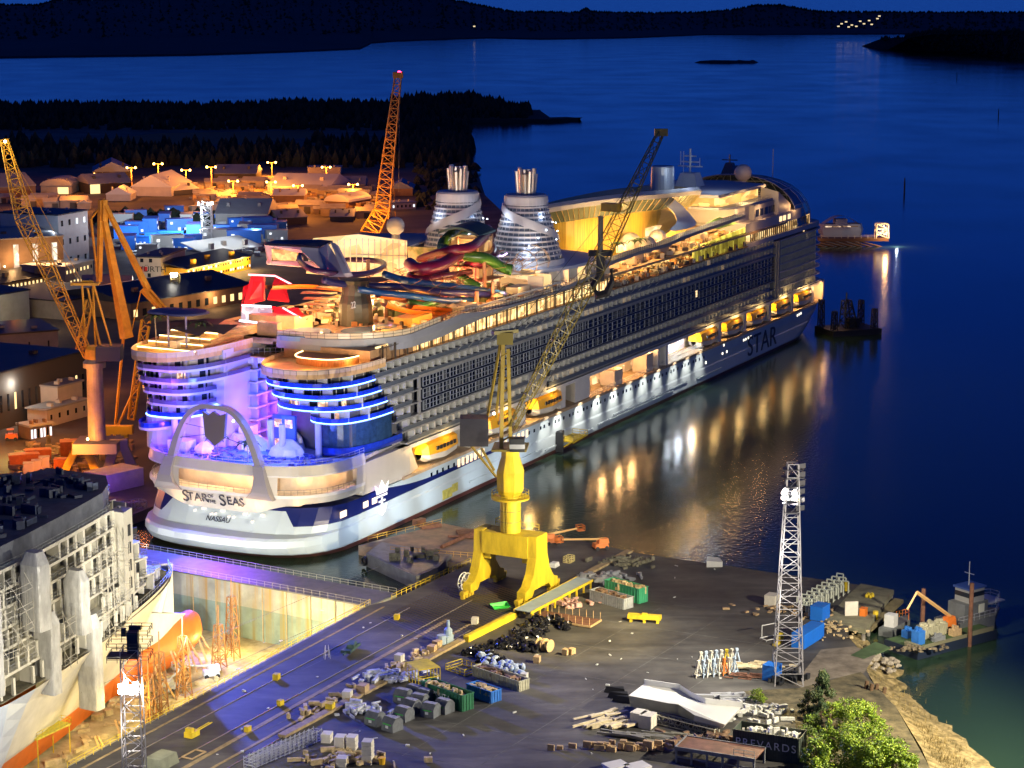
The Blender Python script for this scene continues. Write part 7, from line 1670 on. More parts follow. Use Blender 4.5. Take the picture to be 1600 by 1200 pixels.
bld('long low wing with a dark roof and a lit yellow wall at the left edge', (-40, 472), (98, 446), 16, 450, 'shed', mat('wall_lit_yellow', (.5, .38, .14), .7), rf_d, (1, 22, .8, wg_w, (.5, .25, .5)), cat='wing', name='factory_wing', rise=2)
bld('corrugated workshop lit greenish white under a dark roof on the left', (-60, 520), (47, 500), 46, 470, 'shed', wl_s, rf_d, cat='workshop', name='workshop', rise=2)
pt(P(40, 515) + Vector((0, -4, 11)), 5000, 'yellow', .3); pt(P(2, 520) + Vector((0, -4, 11)), 5000, 'white', .3)
bld('grey corrugated shed standing in front of the dark roofed workshop', (-60, 575), (92, 563), 26, 528, 'flat', wl_b, rf_d, (1, 5, .2, wg_w, (.1, .4, .3)), cat='shed', name='shed')
bld('wide dark roofed assembly hall behind the grey crane pedestal', (-60, 690), (136, 632), 40, 600, 'flat', wl_d, rf_d, (1, 18, .1, wg_w, (.3, .3, .3)), cat='hall')
bld('brown hall with an orange lit strip of windows at the left edge', (-70, 662), (80, 620), 4, 612, 'flat', mat('wall_orange', (.5, .25, .08), .7), rf_g, (1, 16, .15, wg_w, (.3, .45, .35)), cat='hall')
pt(P(12, 660) + Vector((4, -6, 12)), 3000, 'white', .3); pt(P(10, 720) + Vector((0, 0, 7)), 6000, 'yellow', .4); pt(P(30, 700) + Vector((-8, -4, 14)), 12000, 'sod', .5); pt(P(90, 690) + Vector((0, 0, 13)), 11000, 'sod', .5); pt(P(60, 760) + Vector((0, 0, 14)), 10000, 'sod', .5); pt(P(120, 760) + Vector((0, 0, 10)), 14000, 'sod', .4)
bld('pink lit stacked site cabins beside the grey crane pedestal', (74, 668), (138, 650), 7, 642, 'flat', wl_p, rf_g, (1, 5, 0, wg_w, (.25, .4, .3)), cat='site cabin', name='site_cabin')
bld('pale blank wall block standing behind the site cabins', (92, 656), (130, 645), 8, 606, 'flat', wl_p, rf_g, cat='block', name='wall_block')
bld('open sided cabin with lit glass front near the forklift', (48, 688), (82, 682), 6, 668, 'flat', wl_br, rf_g, (1, 7, .8, wg_c, (.7, .1, .7)), cat='kiosk', name='glazed_cabin')
# supplier's building with its sign, yellow office and dark halls
def sign(t, L, h):
    o = textobj('lettering', 'WÜRTH', 3.4, mat('sign_black', (.03, .03, .03), .6), t, (L * .55, -.2, h * .52), (math.pi / 2, 0, 0), xs=1.15)
    mb = MB()
    for k in (0, 1): mb.bx(L * .06 + k * 2.0, L * .06 + k * 2.0 + 1.6, -.2, .1, h * .5, h * .62); mb.prism([(L * .06 + k * 2.0, -.2), (L * .06 + k * 2 + 1.6, -.2), (L * .06 + k * 2 + .8, -.1)], h * .42, h * .5)
    mb.obj('sign_emblem', mat('sign_red', (.6, .02, .02), .5), t)
    for x, z in ((.12, .8), (.5, .8), (.12, .2), (.42, .2)): MB().bx(L * x, L * x + 1.4, -.12, .1, h * z, h * z + 1.6).obj('window', glsd, t)
bld('pale panelled store building with a red emblem and sign on its end wall', (216, 440), (252, 441), 30, 402, 'flat', wl_p, rf_d, extra=sign, cat='store', name='store_building')
pt(P(232, 446) + Vector((0, -8, 4)), 5000, 'white', .4)
bld('yellow office building with two rows of windows and a dark curved roof', (293, 442), (392, 420), 14, 420, 'shed', wl_y, rf_d, (2, 26, .45, wg_c, (.55, .35, .35)), cat='office', name='yellow_office', rise=2.5)
for k in range(6): a = P(300 + 17 * k, 440 - 4 * k); pt(Vector((a.x + 1.5, a.y - 6, 5)), 5000, 'gold', .3)  # points added in front of the office to brighten its facade
pt(P(285, 446) + Vector((0, -3, 7)), 3500, 'warm', .3)
bld('low building with a bright white lit roof behind the yellow office', (322, 404), (410, 392), 16, 396, 'shed', wl_p, mat('roof_snow', (.7, .7, .66), .5), cat='building', name='building', rise=4)
pt(P(352, 400) + Vector((0, 6, 15)), 7000, 'white', .5)
bld('broad dark roofed hall between the crane and the stern terraces', (205, 502), (395, 470), 46, 474, 'gable', wl_br, rf_d, (1, 14, .4, wg_w, (.5, .2, .4)), cat='hall', rise=4)
bld('dark low hall under the luffing crane', (100, 500), (205, 478), 40, 472, 'flat', wl_b, rf_d, cat='hall')
for x, y in ((340, 480), (370, 470), (300, 490)): pt(P(x, y) + Vector((0, -4, 5)), 3500, 'warm', .3)
# blue cabin village
cabs = [(190, 352, 9), (198, 372, 8), (202, 388, 9), (212, 345, 8), (222, 382, 7), (232, 398, 9), (236, 362, 9), (243, 380, 8), (252, 372, 6), (258, 350, 9), (262, 392, 9), (268, 380, 7), (272, 336, 8), (280, 362, 8), (284, 392, 8), (292, 352, 9), (296, 386, 8), (304, 372, 9), (312, 345, 7), (318, 392, 9), (338, 382, 9), (345, 365, 8), (352, 350, 7), (362, 376, 9), (372, 356, 9), (384, 368, 8), (392, 378, 7), (402, 362, 9), (412, 374, 9), (424, 360, 8), (432, 376, 8), (440, 362, 9), (382, 386, 10), (215, 364, 8)]
cb1 = mat('cabin_blue', (.01, .13, .6), .5, noise=.1, scale=.5); cb2 = mat('cabin_white', (.5, .5, .48), .5)
protoC = {}
for i, (x, y, w_) in enumerate(cabs):
    key = 0 if i % 5 else 1
    rw = lambda c: 0 if c[1] < 358 else 1 if c[1] < 373 else 2 if c[1] < 381 else 3
    row = sorted(c for c in cabs if rw(c) == rw((x, y))); lab = ('blue' if key == 0 else 'white') + ' site cabin, ' + NTH[row.index((x, y, w_))] + ' from the left in the ' + ('far', 'second', 'third', 'nearest')[rw((x, y))] + ' row of cabins'
    q = P(x, y)
    if key not in protoC:
        t = thing('site_cabin', lab, 'site cabin', q, .1, 'site cabins in the cabin village')
        MB().bx(-6, 6, -3, 3, 0, 6).bx(-6.2, 6.2, -3.2, 3.2, 5.9, 6.3).obj('cabin_body', cb1 if key == 0 else cb2, t); MB().bx(-4.5, -3.3, -3.15, -2.9, 3.9, 5.0).bx(2, 3.2, -3.15, -2.9, 1, 2.2).each('window', wg_c, t); MB().bx(-1, .4, -3.12, -2.9, .2, 2.4).obj('door', wht, t)
        protoC[key] = t
    else: dup(protoC[key], q, .1 + random.choice([0, 1.57, .2, -.15]), lab, random.uniform(.8, 1.25) * w_ / 9)
mb = MB()
for _ in range(150): q = P(random.uniform(185, 440), random.uniform(350, 402)); mb.box(q.x, q.y, 0, random.uniform(1, 6), random.uniform(1, 3), random.uniform(.5, 3), random.random() * 3)
mb.obj('stored_goods', mat('goods_pale', (.45, .47, .48), .6, noise=.4, scale=.1), kind='stuff')
kz = Vector((0, 0, zK))
pt(mK + kz + Vector((0, -5, 0)), 300000, 'cool', 1.0) if 0 else None; spot(mK + kz + Vector((-4, -4, 0)), P(260, 372), 380000, 'cool', 125, 1, .9)
for x, y in ((215, 395), (290, 400), (400, 385), (350, 395)): pt(P(x, y) + Vector((0, 0, 11)), 6000, 'cool', .4)
# orange street lamps
lp = [(103 + 52, 296, 272, 'tallest street lamp at the blue roofed hall'), (206, 290, 262, 'amber street lamp left of the big orange hall'), (248, 290, 256, 'amber street lamp behind the ridge of the big orange hall'), (291, 288, 270, 'amber street lamp right of the big orange hall'), (331, 300, 261, 'tall double headed amber street lamp in the open yard'), (365, 312, 283, 'amber street lamp standing in the glowing open yard'), (466, 318, 290, 'amber street lamp between the brown workshop and the big hall'), (552, 312, 293, 'amber street lamp near the round roofed amber shed'), (424, 308, 296, 'short amber street lamp at the left corner of the biggest hall'), (425, 275, 268, 'small distant amber street lamp before the dark wood'), (510, 283, 276, 'small amber street lamp at the back of the biggest hall')]
for x, y, ty, lab in lp:
    b = P(x, y); h = max(9, hgt(b, ty)); t = thing('street_lamp', lab, 'street lamp', b, 0, 'amber street lamps of the far yard')
    MB().lathe([(.45, 0), (.3, h)], (0, 0), 6).bar((-2.6, 0, h), (2.6, 0, h), .25).obj('pole', mat('lamp_pole', (.4, .25, .12), .5), t)
    MB().ball((-2.6, 0, h), .7, 8, 6).ball((2.6, 0, h), .7, 8, 6).obj('lamp_heads', Lsod, t)
    pt(b + Vector((0, -2.5, h - 2)), 42000 if 200 < x < 480 else 22000, 'sod', 1.2)
for x, y, p_ in ((390, 305, 90000), (300, 325, 60000), (540, 330, 60000), (460, 335, 60000), (190, 312, 50000), (100, 305, 30000), (60, 335, 16000), (150, 330, 30000), (345, 312, 60000), (590, 320, 50000), (500, 318, 60000)): pt(P(x, y) + Vector((0, 0, 16)), p_ * .42, 'sod', 1.2)
mb = MB(); mb2 = MB()
for _ in range(420): q = P(random.uniform(300, 600), random.uniform(292, 330)); (mb if _ % 2 else mb2).box(q.x, q.y, 0, random.uniform(1, 8), random.uniform(1, 4), random.uniform(.6, 3.4), random.random() * 3)
mb.obj('stored_steel', mat('goods_rust', (.35, .22, .1), .7, noise=.5, scale=.1), kind='stuff'); mb2.obj('stored_goods', mat('goods_grey', (.4, .38, .33), .7, noise=.4, scale=.1), kind='stuff')
# small storage sheds packed between the halls
shp = None
for r_, (x0, x1_, y0, y1_, n_, wh) in enumerate([(330, 415, 291, 296, 8, 'far row behind the street lamps'), (310, 420, 308, 318, 10, 'row in the glowing middle of the far yard'), (478, 600, 306, 312, 8, 'row right of the biggest hall'), (0, 140, 318, 326, 9, 'row below the tent hall at the left'), (440, 600, 333, 340, 9, 'dark row in front of the far lattice crane'), (345, 455, 325, 329, 7, 'row behind the grey storage hall'), (150, 215, 452, 470, 6, 'row at the foot of the luffing crane boom')]):
    for k in range(n_):
        t_ = (k + .5) / n_; q = P(x0 + (x1_ - x0) * t_, y0 + (y1_ - y0) * t_ + random.uniform(-3, 3)); lab = NTH[k] + ' small shed in the ' + wh; s_ = random.uniform(.6, 1.25)
        if shp is None:
            shp = thing('storage_shed', lab, 'shed', q, .1, 'small sheds of the shipyard'); MB().bx(-6, 6, -4, 4, 0, 4).obj('wall', mat('shed_wall', (.3, .24, .18), .7, noise=.2, scale=.2), shp)
            MB().loft([[(x, -4.4, 4), (x, 0, 5.8), (x, 4.4, 4), (x, 4.4, 3.8), (x, -4.4, 3.8)] for x in (-6.3, 6.3)], True, True, True).obj('roof', mat('shed_roof', (.32, .3, .28), .6, noise=.2, scale=.2), shp); MB().bx(-1.6, 1.4, -4.1, -3.9, 0, 3).obj('door', wl_d, shp)
        else: dup(shp, q, random.choice([.1, .3, 1.7, -.2]), lab, s_)
for x, y, p_ in ((40, 325, 9000), (120, 325, 12000), (480, 340, 14000), (560, 340, 14000), (400, 330, 12000), (180, 465, 3000), (30, 520, 3500), (60, 590, 4000), (150, 610, 6000), (20, 640, 5000)): pt(P(x, y) + Vector((0, -6, 12)), p_, 'sod', .6)  # amber points added over sheds and yard, on no lamp posts
# left quay clutter: skips, crates, forklift, wrapped blocks
osk = mat('skip_orange', (.6, .16, .03), .5, noise=.15, scale=1)
for x, y, lx, ly, h, m_, nm, lab, cat, rz in [(38, 728, 7, 3, 3.2, osk, 'skip', 'orange skip with sloping ends left of the two pale crates', 'skip', .3), (60, 722, 6, 3, 3.4, osk, 'skip', 'tall orange skip behind the pale crates', 'skip', .3), (110, 712, 5, 4, 4, osk, 'container', 'orange container behind the yellow portal leg', 'container', .2), (98, 736, 4, 3, 3.2, osk, 'container', 'small red orange container left of the yellow portal leg', 'container', .1),
      (45, 745, 2.4, 2.2, 3.6, mat('crate_pale', (.6, .5, .36), .6), 'crate', 'pale tall crate at the dark roof edge, leftmost of three', 'crate', .2), (58, 742, 2.4, 2.2, 3.8, MATS['crate_pale'], 'crate', 'pale tall crate, middle one of three on the left quay', 'crate', .2), (70, 738, 2.6, 2.4, 4, MATS['crate_pale'], 'crate', 'pale tall crate, rightmost of three on the left quay', 'crate', .2)]:
    q = P(x, y); mb = MB().box(0, 0, 0, lx, ly, h, 0, -.12 if nm == 'skip' else 0); mb.box(0, 0, h, lx + .2, ly + .2, .12); mb.box(lx * .3, -ly / 2 - .06, .2, .2, .15, h * .8).box(-lx * .3, -ly / 2 - .06, .2, .2, .15, h * .8); mb.obj(nm, m_, loc=q, rz=rz, label=lab, cat=cat)
q = P(18, 688); t = thing('forklift', 'orange forklift truck parked by the glazed cabin on the left quay', 'forklift', q, .2)
MB().box(0, 0, .6, 3.4, 2, 1.2, 0, .1).box(-.2, 0, 1.8, 1.8, 1.8, .15).box(-.2, 0, 3, 1.9, 1.8, .15).obj('body', org, t); mb = MB(); mb.bar((-1, -.8, 1.8), (-1, -.8, 3), .08).bar((.6, -.8, 1.8), (.6, -.8, 3), .08).bar((1.9, -.5, .2), (1.9, -.5, 5), .12).bar((1.9, .5, .2), (1.9, .5, 5), .12).bar((1.9, -.5, .3), (3.2, -.5, .3), .08).bar((1.9, .5, .3), (3.2, .5, .3), .08); mb.obj('mast_and_forks', drk, t)
for a in (-1.1, 1.1):
    for b_ in (-.95, .95): MB().tube([(a, b_ - .2, .5), (a, b_ + .2, .5)], .5, 10).obj('wheel', blk, t)
mb = MB()
for _ in range(130): q = P(random.uniform(20, 215), random.uniform(690, 770)); mb.box(q.x, q.y, 0, random.uniform(.6, 4), random.uniform(.5, 2), random.uniform(.3, 2), random.random() * 3)
mb.obj('quay_clutter', mat('clutter_warm', (.4, .28, .14), .7, noise=.5, scale=.3), kind='stuff')
a, b = P(165, 772), P(225, 758); d = (b - a).normalized(); MB().prism([xy(a), xy(b), xy(b + Vector((-d.y, d.x, 0)) * 8), xy(a + Vector((-d.y, d.x, 0)) * 8)], 0, 4.5).obj('wrapped_block', mat('wrap_lilac', (.5, .46, .5), .4, noise=.15, scale=.5, bump=.15), label='long block wrapped in pale sheeting on the quay left of the stern', cat='wrapped load')
mb = MB(); mb.truss(P(155, 800, 0), P(226, 790, 0), 3, 3, 12, .1); a = P(190, 800, -2.5)
for k in range(6): q = P(165 + 11 * k, 805, -2); mb.truss((q.x, q.y, WL), (q.x, q.y, 1), 2.5, 2.5, 2, .12)
mb.obj('scaffold_bridge', gry, label='grey scaffold bridge along the quay left of the stern', cat='scaffold')
pt(P(190, 770) + Vector((0, -8, 9)), 2600, 'violet', .4)
# ================================================================== THE YARD ON THE RIGHT
def item(nm, lab, cat, px, mb, m_, rz=None, group=None, z=0.): return mb.obj(nm, m_, loc=P(px[0], px[1], 0) + Vector((0, 0, z)), rz=QZ if rz is None else rz, label=lab, cat=cat, group=group)
RZ2 = R(-46)                             # skips lie crosswise to the quay
def skip_box(nm, lab, px, L, wd, h, m_, rz=RZ2, fill=None, rim=None, text=None, n=12):
    t = thing(nm, lab, 'skip' if nm == 'skip' else 'container', P(*px), rz)
    mb = MB(); w_ = .12
    mb.bx(-L / 2, L / 2, -wd / 2, -wd / 2 + w_, 0, h).bx(-L / 2, L / 2, wd / 2 - w_, wd / 2, 0, h).bx(-L / 2, -L / 2 + w_, -wd / 2 + w_, wd / 2 - w_, 0, h).bx(L / 2 - w_, L / 2, -wd / 2 + w_, wd / 2 - w_, 0, h).bx(-L / 2 + w_, L / 2 - w_, -wd / 2 + w_, wd / 2 - w_, .1, .3 if fill else h * .5)
    for k in range(n): x = -L / 2 + L * (k + .5) / n; mb.bx(x - .06, x + .06, -wd / 2 - .1, -wd / 2 - .002, 0, h - .15); mb.bx(x - .06, x + .06, wd / 2 + .002, wd / 2 + .1, 0, h - .15)
    for k in range(4): y = -wd / 2 + wd * (k + .5) / 4; mb.bx(L / 2 + .002, L / 2 + .1, y - .06, y + .06, 0, h - .1)
    mb.bx(-L / 2 - .08, L / 2 + .08, -wd / 2 - .12, -wd / 2 + .02, h - .12, h + .03).bx(-L / 2 - .08, L / 2 + .08, wd / 2 - .02, wd / 2 + .12, h - .12, h + .03); mb.obj('box_wall', m_, t)
    if fill:
        mb = MB()
        for _ in range(60): mb.box(random.uniform(-L / 2 + .6, L / 2 - .6), random.uniform(-wd / 2 + .4, wd / 2 - .4), h * .55, random.uniform(.3, 1.6), random.uniform(.2, .7), random.uniform(.2, h * .55), random.random() * 3)
        mb.bx(-L / 2 + .2, L / 2 - .2, -wd / 2 + .2, wd / 2 - .2, .3, h * .6); mb.obj('load', fill, t)
    if text: o = textobj('lettering', text, h * .42, mat('letter_white', (.8, .8, .8)), t, (0, -wd / 2 - .13, h * .55), (math.pi / 2, 0, 0), .01, 1.25)
    return t
fr_ = mat('scrap_rust', (.2, .12, .07), .8, noise=.5, scale=1); fw_ = mat('scrap_wood', (.5, .38, .2), .8, noise=.4, scale=1); fp = mat('scrap_pale', (.55, .55, .5), .7, noise=.3, scale=2)
skip_box('skip', 'dark green open skip with white letters beside the grey bins', (699, 1098), 10.5, 2.6, 2.9, grn, text='PUUTA', fill=fw_)
skip_box('skip', 'blue open skip full of broken boards right of the green lettered skip', (756, 1090), 6.2, 2.5, 2.1, blu, fill=fw_)
skip_box('skip', 'long ribbed cream skip behind the blue skip', (782, 1066), 12, 2.5, 1.9, mat('skip_cream', (.4, .38, .26), .6), fill=fr_, n=18)
skip_box('skip', 'bright green container skip with rubbish on top near the quay crane walkway', (978, 934), 9.5, 2.7, 3.1, mat('green_bright', (.05, .32, .16), .5, noise=.1), fill=fw_)
skip_box('skip', 'grey white ribbed skip with a rusty inside in front of the bright green one', (955, 943), 9.5, 2.7, 2.2, mat('skip_grey', (.35, .37, .38), .6, noise=.2, scale=1), fill=fr_, n=16)
skip_box('container', 'dark grey green container with pale letters and white scraps on its top', (1202, 1180), 11, 4.2, 4.3, mat('container_dark', (.05, .065, .05), .6, noise=.3, scale=.6), rz=R(-24), text='PREVARDS', fill=fp, n=26)
bc = mat('container_blue', (.015, .16, .62), .45, noise=.06, scale=.5)
for px, L, lab, rz in [((1262, 1004), 9, 'long closed blue container beside the foot of the tall light mast', R(58)), ((1281, 967), 3.6, 'small square blue container behind the long blue one', R(58)), ((1206, 1062), 2.6, 'small dark blue box container left of the light mast foot', R(58))]:
    mb = MB().box(0, 0, .1, L, 2.6, 2.7)
    for k in range(int(L / .5)): mb.bx(-L / 2 + .25 + k * .5, -L / 2 + .4 + k * .5, -1.38, -1.3, .2, 2.7); mb.bx(-L / 2 + .25 + k * .5, -L / 2 + .4 + k * .5, 1.3, 1.38, .2, 2.7)
    mb.box(0, 0, 2.8, L + .06, 2.66, .12); item('container', lab, 'container', px, mb, bc, rz)
# grey waste bins
bm2 = mat('bin_grey', (.13, .14, .15), .45, noise=.2, scale=1.5); bt = None
bins = [(586, 1131, 'front grey waste bin at the left end of the bin group'), (613, 1140, 'grey waste bin nearest the viewer'), (631, 1124, 'grey waste bin with torn plastic right behind the nearest one'), (643, 1112, 'grey waste bin with white scraps on its lid in the middle of the group'), (655, 1104, 'grey waste bin just left of the green lettered skip'), (673, 1118, 'grey waste bin numbered 18 in front of the green skip'), (694, 1112, 'grey waste bin with a pale cover beside the green skip'), (630, 1096, 'grey waste bin in the back row, left'), (648, 1090, 'grey waste bin in the back row by the yellow cage'), (664, 1096, 'grey waste bin in the back row at the end of the green skip')]
for i, (x, y, lab) in enumerate(bins):
    if bt is None:
        bt = thing('waste_bin', lab, 'waste bin', P(x, y), RZ2 + .2, 'grey waste bins in the yard')
        MB().loft([[(a, -1.25, 0), (a, -1.25, 1.5), (a, -.5, 2.25), (a, .6, 2.25), (a, 1.25, 1.6), (a, 1.25, 0)] for a in (-1.3, 1.3)], True, True, True).obj('bin_body', bm2, bt)
        MB().bx(-.9, .9, -1.3, -1.22, 1.15, 1.32).obj('green_label', mat('label_green', (.05, .5, .06), .5), bt); MB().bx(-.35, .25, -1.3, -1.22, .55, 1.0).obj('number_plate', mat('plate_white', (.7, .7, .7), .5), bt)
        MB().bx(-1.1, 1.1, -.52, .55, 2.25, 2.32).obj('lid', mat('lid_grey', (.28, .28, .28), .6, noise=.4, scale=2), bt)
    else: dup(bt, P(x, y), RZ2 + .2 + random.uniform(-.15, .15), lab)
# stacks of white blocks and wooden crates
pw = mat('stack_white', (.62, .58, .48), .7, noise=.1, scale=1)
for x, y, n, lab in [(532, 1170, 3, 'tall stack of white blocks behind the metal racks'), (550, 1170, 3, 'second tall stack of white blocks beside the first one'), (575, 1192, 5, 'tallest stack of white blocks next to the yellow bin'), (511, 1158, 2, 'low wrapped white stack at the end of the metal racks'), (535, 1196, 2, 'pale low stack in front of the tall white blocks')]:
    mb = MB()
    for k in range(n): mb.box(random.uniform(-.04, .04), 0, k * .78, 1.9, 1.6, .68, random.uniform(-.05, .05)); mb.box(0, 0, k * .78 - .1 if k else 0, 1.7, 1.4, .12)
    item('block_stack', lab, 'block stack', (x, y), mb, pw, QZ + .3)
for x, y, s_, lab in [(567, 1084, 1.9, 'wooden crate standing alone on the kerb beside the bent scrap'), (543, 1092, 1.7, 'white wrapped crate left of the wooden one on the kerb'), (516, 1110, 1.5, 'yellow framed wire crate at the lower end of the kerb row'), (675, 1020, 1.6, 'wooden crate near the blue pump on the quay'), (683, 1012, 1.5, 'taller wooden crate touching the blue pump'), (624, 1034, 1.6, 'small pale crate beside the wooden trestle'), (839, 1035, 1.3, 'wooden box right of the black bundles'), (893, 1022, 1.2, 'right one of two small boxes alone on the yard'), (884, 1023, 1.2, 'left one of two small boxes alone on the yard'), (819, 1062, 1.3, 'pale wooden box at the end of the cream skip'), (999, 1132, 2.6, 'big plywood crate at the left end of the white ship section'), (1012, 1136, 2.6, 'second big plywood crate touching the white ship section'), (438, 1102, 1.0, 'small yellow box on the blue lit apron, lower one'), (387, 1143, 1.0, 'small yellow box alone on the lower apron'), (620, 968, 1.1, 'small yellow box by the upper crane rail'), (432, 1062, 1.2, 'small yellow box at the dock edge'), (1206, 946, 2.6, 'pair of pale square tanks left of the tall mast'), (742, 975, 1.4, 'white wrapped crate near the crane rail')]:
    mb = MB().box(0, 0, .12, s_, s_ * .85, s_ * .85)
    for a in (-.5, 0, .5): mb.box(a * s_ * .9, -s_ * .43, .12, .1, .06, s_ * .86).box(a * s_ * .85, 0, 0, .12, s_ * .8, .12)
    item('crate', lab, 'tank' if 'tank' in lab else 'crate', (x, y), mb, pw if ('white' in lab or 'pale' in lab) else (ylw if 'yellow' in lab else wood), QZ + random.uniform(-.3, .3))
# metal racks, long row at the bottom
rkp = None
for k in range(15):
    t_ = k / 14; q = P(398 + 100 * t_, 1200 - 42 * t_)
    lab = NTH[k] + ' grey metal rack from the left in the slanting row at the bottom edge'
    if rkp is None:
        mb = MB()
        for a in (-.8, .8):
            for z in (0, .55, 1.1, 1.65): mb.bar((a, -.1, z + .1), (a, 1.5, z + .1), .05).bar((-.8, a + .7, z + .1), (.8, a + .7, z + .1), .05)
            for y in (-.1, 1.5): mb.bar((a, y, 0), (a, y, 2.0), .07)
        rkp = mb.obj('storage_rack', galv, loc=q, rz=QZ, label=lab, cat='rack', group='metal racks along the bottom edge')
    else: o = rkp.copy(); col.objects.link(o); o.location = q; o['label'] = lab
# white angled frames in rows near the mast
fp_ = None
for r_ in range(3):
    for k in range(9):
        t_ = k / 8; q = P(1250 + 62 * t_ + r_ * 4, 952 - 38 * t_ + r_ * 6)
        if fp_ is None:
            mb = MB().bar((0, -.7, 0), (0, -.7, 2.4), .16).bar((0, .7, 0), (0, .7, 2.4), .16).bar((0, -.7, 2.4), (0, .7, 2.4), .16).bar((0, -.7, .2), (1.1, -.7, .2), .12)
            fp_ = mb.obj('support_frame', mat('frame_pale', (.45, .48, .4), .5), loc=q, rz=QZ, label='x', cat='frame', group='steel frames in rows by the water')
        else: o = fp_.copy(); col.objects.link(o); o.location = q
        (o if r_ + k else fp_)['label'] = NTH[k] + ' pale steel frame from the left in the ' + ('back', 'middle', 'front')[r_] + ' row behind the light mast'
# trestles like tall cones
cp = None
cl = [mat('trestle_pale', (.55, .52, .42), .5), mat('trestle_blue', (.4, .5, .6), .5), ylw, org]
for i in range(16):
    x, y = 1091 + (i % 8) * 8 + (i // 8) * 4, 1058 - (i // 8) * 14 - (i % 8) * .8; ci = 3 if i == 5 else 2 if i == 13 else i % 2
    mb = MB().bar((-.7, -.5, 0), (0, 0, 2.9), .13).bar((.7, -.5, 0), (0, 0, 2.9), .13).bar((-.7, .5, 0), (0, 0, 2.9), .13).bar((.7, .5, 0), (0, 0, 2.9), .13).box(0, 0, 2.7, .5, .5, .4).box(0, 0, .4, 1.3, 1.0, .1)
    lab = 'orange trestle stand in the front row of the stands' if ci == 3 else 'yellow trestle stand in the back row of the stands' if ci == 2 else 'pale tall trestle stand in the crowd left of the mast' if ci == 0 else 'bluish white tall trestle stand in the crowd left of the mast'
    mb.obj('trestle_stand', cl[ci], loc=P(x, y), rz=random.random(), label=lab, cat='trestle', group='trestle stands left of the light mast')
# black bundles and white sacks
bp = None
cen = [(748, 1022, 26, 9), (790, 1008, 26, 9), (836, 992, 20, 7), (815, 1012, 30, 8), (845, 974, 22, 8), (880, 980, 16, 6), (812, 992, 14, 5), (770, 1035, 24, 6), (868, 972, 12, 4)]
n_ = 0
bk = mat('black_plastic', (.014, .014, .016), .22)
hn = ['leftmost heap beside the beam end', 'heap just behind the white sacks', 'right heap next to the cable drums', 'largest middle heap', 'small heap before the flat rack', 'heap at the left edge of the flat rack', 'thin heap along the yellow beam', 'heap behind the low yellow platform', 'topmost heap under the raised walkway']
for hi_, (cx_, cy_, w_, h_) in enumerate(cen):
    for _ in range(int(w_ * .95)):
        q = P(cx_ + random.gauss(0, w_ * .42), cy_ + random.gauss(0, h_ * .42)); r = random.uniform(.45, .8)
        if bp is None:
            mb = MB().tube([(.55 * math.cos(2 * math.pi * k / 10), .55 * math.sin(2 * math.pi * k / 10), .35) for k in range(11)], .27, 6); mb.tube([(.5 * math.cos(2 * math.pi * k / 8), .1, .55 + .5 * math.sin(2 * math.pi * k / 8)) for k in range(9)], .2, 5)
            bp = mb.obj('cable_bundle', bk, loc=q, label='shiny black bundle in the ' + hn[0], cat='bundle', group='black bundles heaped in the yard')
        else: o = bp.copy(); col.objects.link(o); o.location = q; o.scale = (r * 1.6,) * 3; o['label'] = 'shiny black bundle in the ' + hn[hi_]; o.rotation_euler = (random.uniform(-.5, .5), random.uniform(-.5, .5), random.random() * 6)
spk = None
for _ in range(60):
    t_ = random.random(); q = P(752 + 62 * t_ + random.gauss(0, 5), 1032 + 18 * t_ + random.gauss(0, 4))
    if spk is None: spk = MB().ball((0, 0, .45), .7, 8, 5, .7).obj('white_sack', [mat('sack_white', (.6, .6, .6), .6, noise=.3, scale=1, c2=(.25, .4, .65))], loc=q, label='pale filled sack in the long heap in front of the black bundles', cat='sack', group='white and blue sacks in a heap')
    else: o = spk.copy(); col.objects.link(o); o.location = q; o.scale = (random.uniform(.7, 1.3), random.uniform(.6, 1.1), random.uniform(.7, 1.6)); o.rotation_euler = (random.uniform(-.4, .4), random.uniform(-.4, .4), random.random() * 6)
# yellow things
def cagebox(lab, px, L, wd, h, rz, roof=True):
    t = thing('safety_cage', lab, 'cage', P(*px), rz); mb = MB()
    for z in (0.1, h * .5, h): mb.rail([(-L / 2, -wd / 2, z - .0), (L / 2, -wd / 2, z), (L / 2, wd / 2, z), (-L / 2, wd / 2, z)], 0, .01, 99, .09, 1, True)
    for a in range(5):
        for b in (-wd / 2, wd / 2): mb.bar((-L / 2 + L * a / 4, b, 0), (-L / 2 + L * a / 4, b, h), .09)
    mb.obj('cage_frame', ylw, t)
    if roof: MB().box(0, 0, h, L, wd, .12).obj('cage_roof', ylw, t)
cagebox('yellow roofed steel cage standing between the kerb and the green skip', (661, 1066), 5.2, 4.2, 3.2, R(-62))
cagebox('low yellow railed platform in front of the black bundles', (724, 1048), 5, 4, 1.2, RZ2, False)
t = thing('gantry_walkway', 'long raised walkway with a grey blue top on yellow legs beside the big crane', 'walkway', P(866, 942), QZ - .0)
a, b = P(822, 956), P(918, 906); L = (b - a).length; rz_ = math.atan2((b - a).y, (b - a).x); t.rotation_euler = (0, 0, rz_)
MB().box(0, 0, 1.7, L, 3.6, .12).obj('walkway_top', mat('walkway_blue', (.3, .38, .42), .5, noise=.1), t); mb = MB(); mb.box(0, 1.9, 1.4, L, .18, .5).box(0, -1.9, 1.4, L, .18, .5)
for k in range(9):
    for s_ in (-1.8, 1.8): mb.box(-L / 2 + .8 + k * (L - 1.6) / 8, s_, 0, .35, .3, 1.5)
mb.obj('walkway_legs', ylw, t)
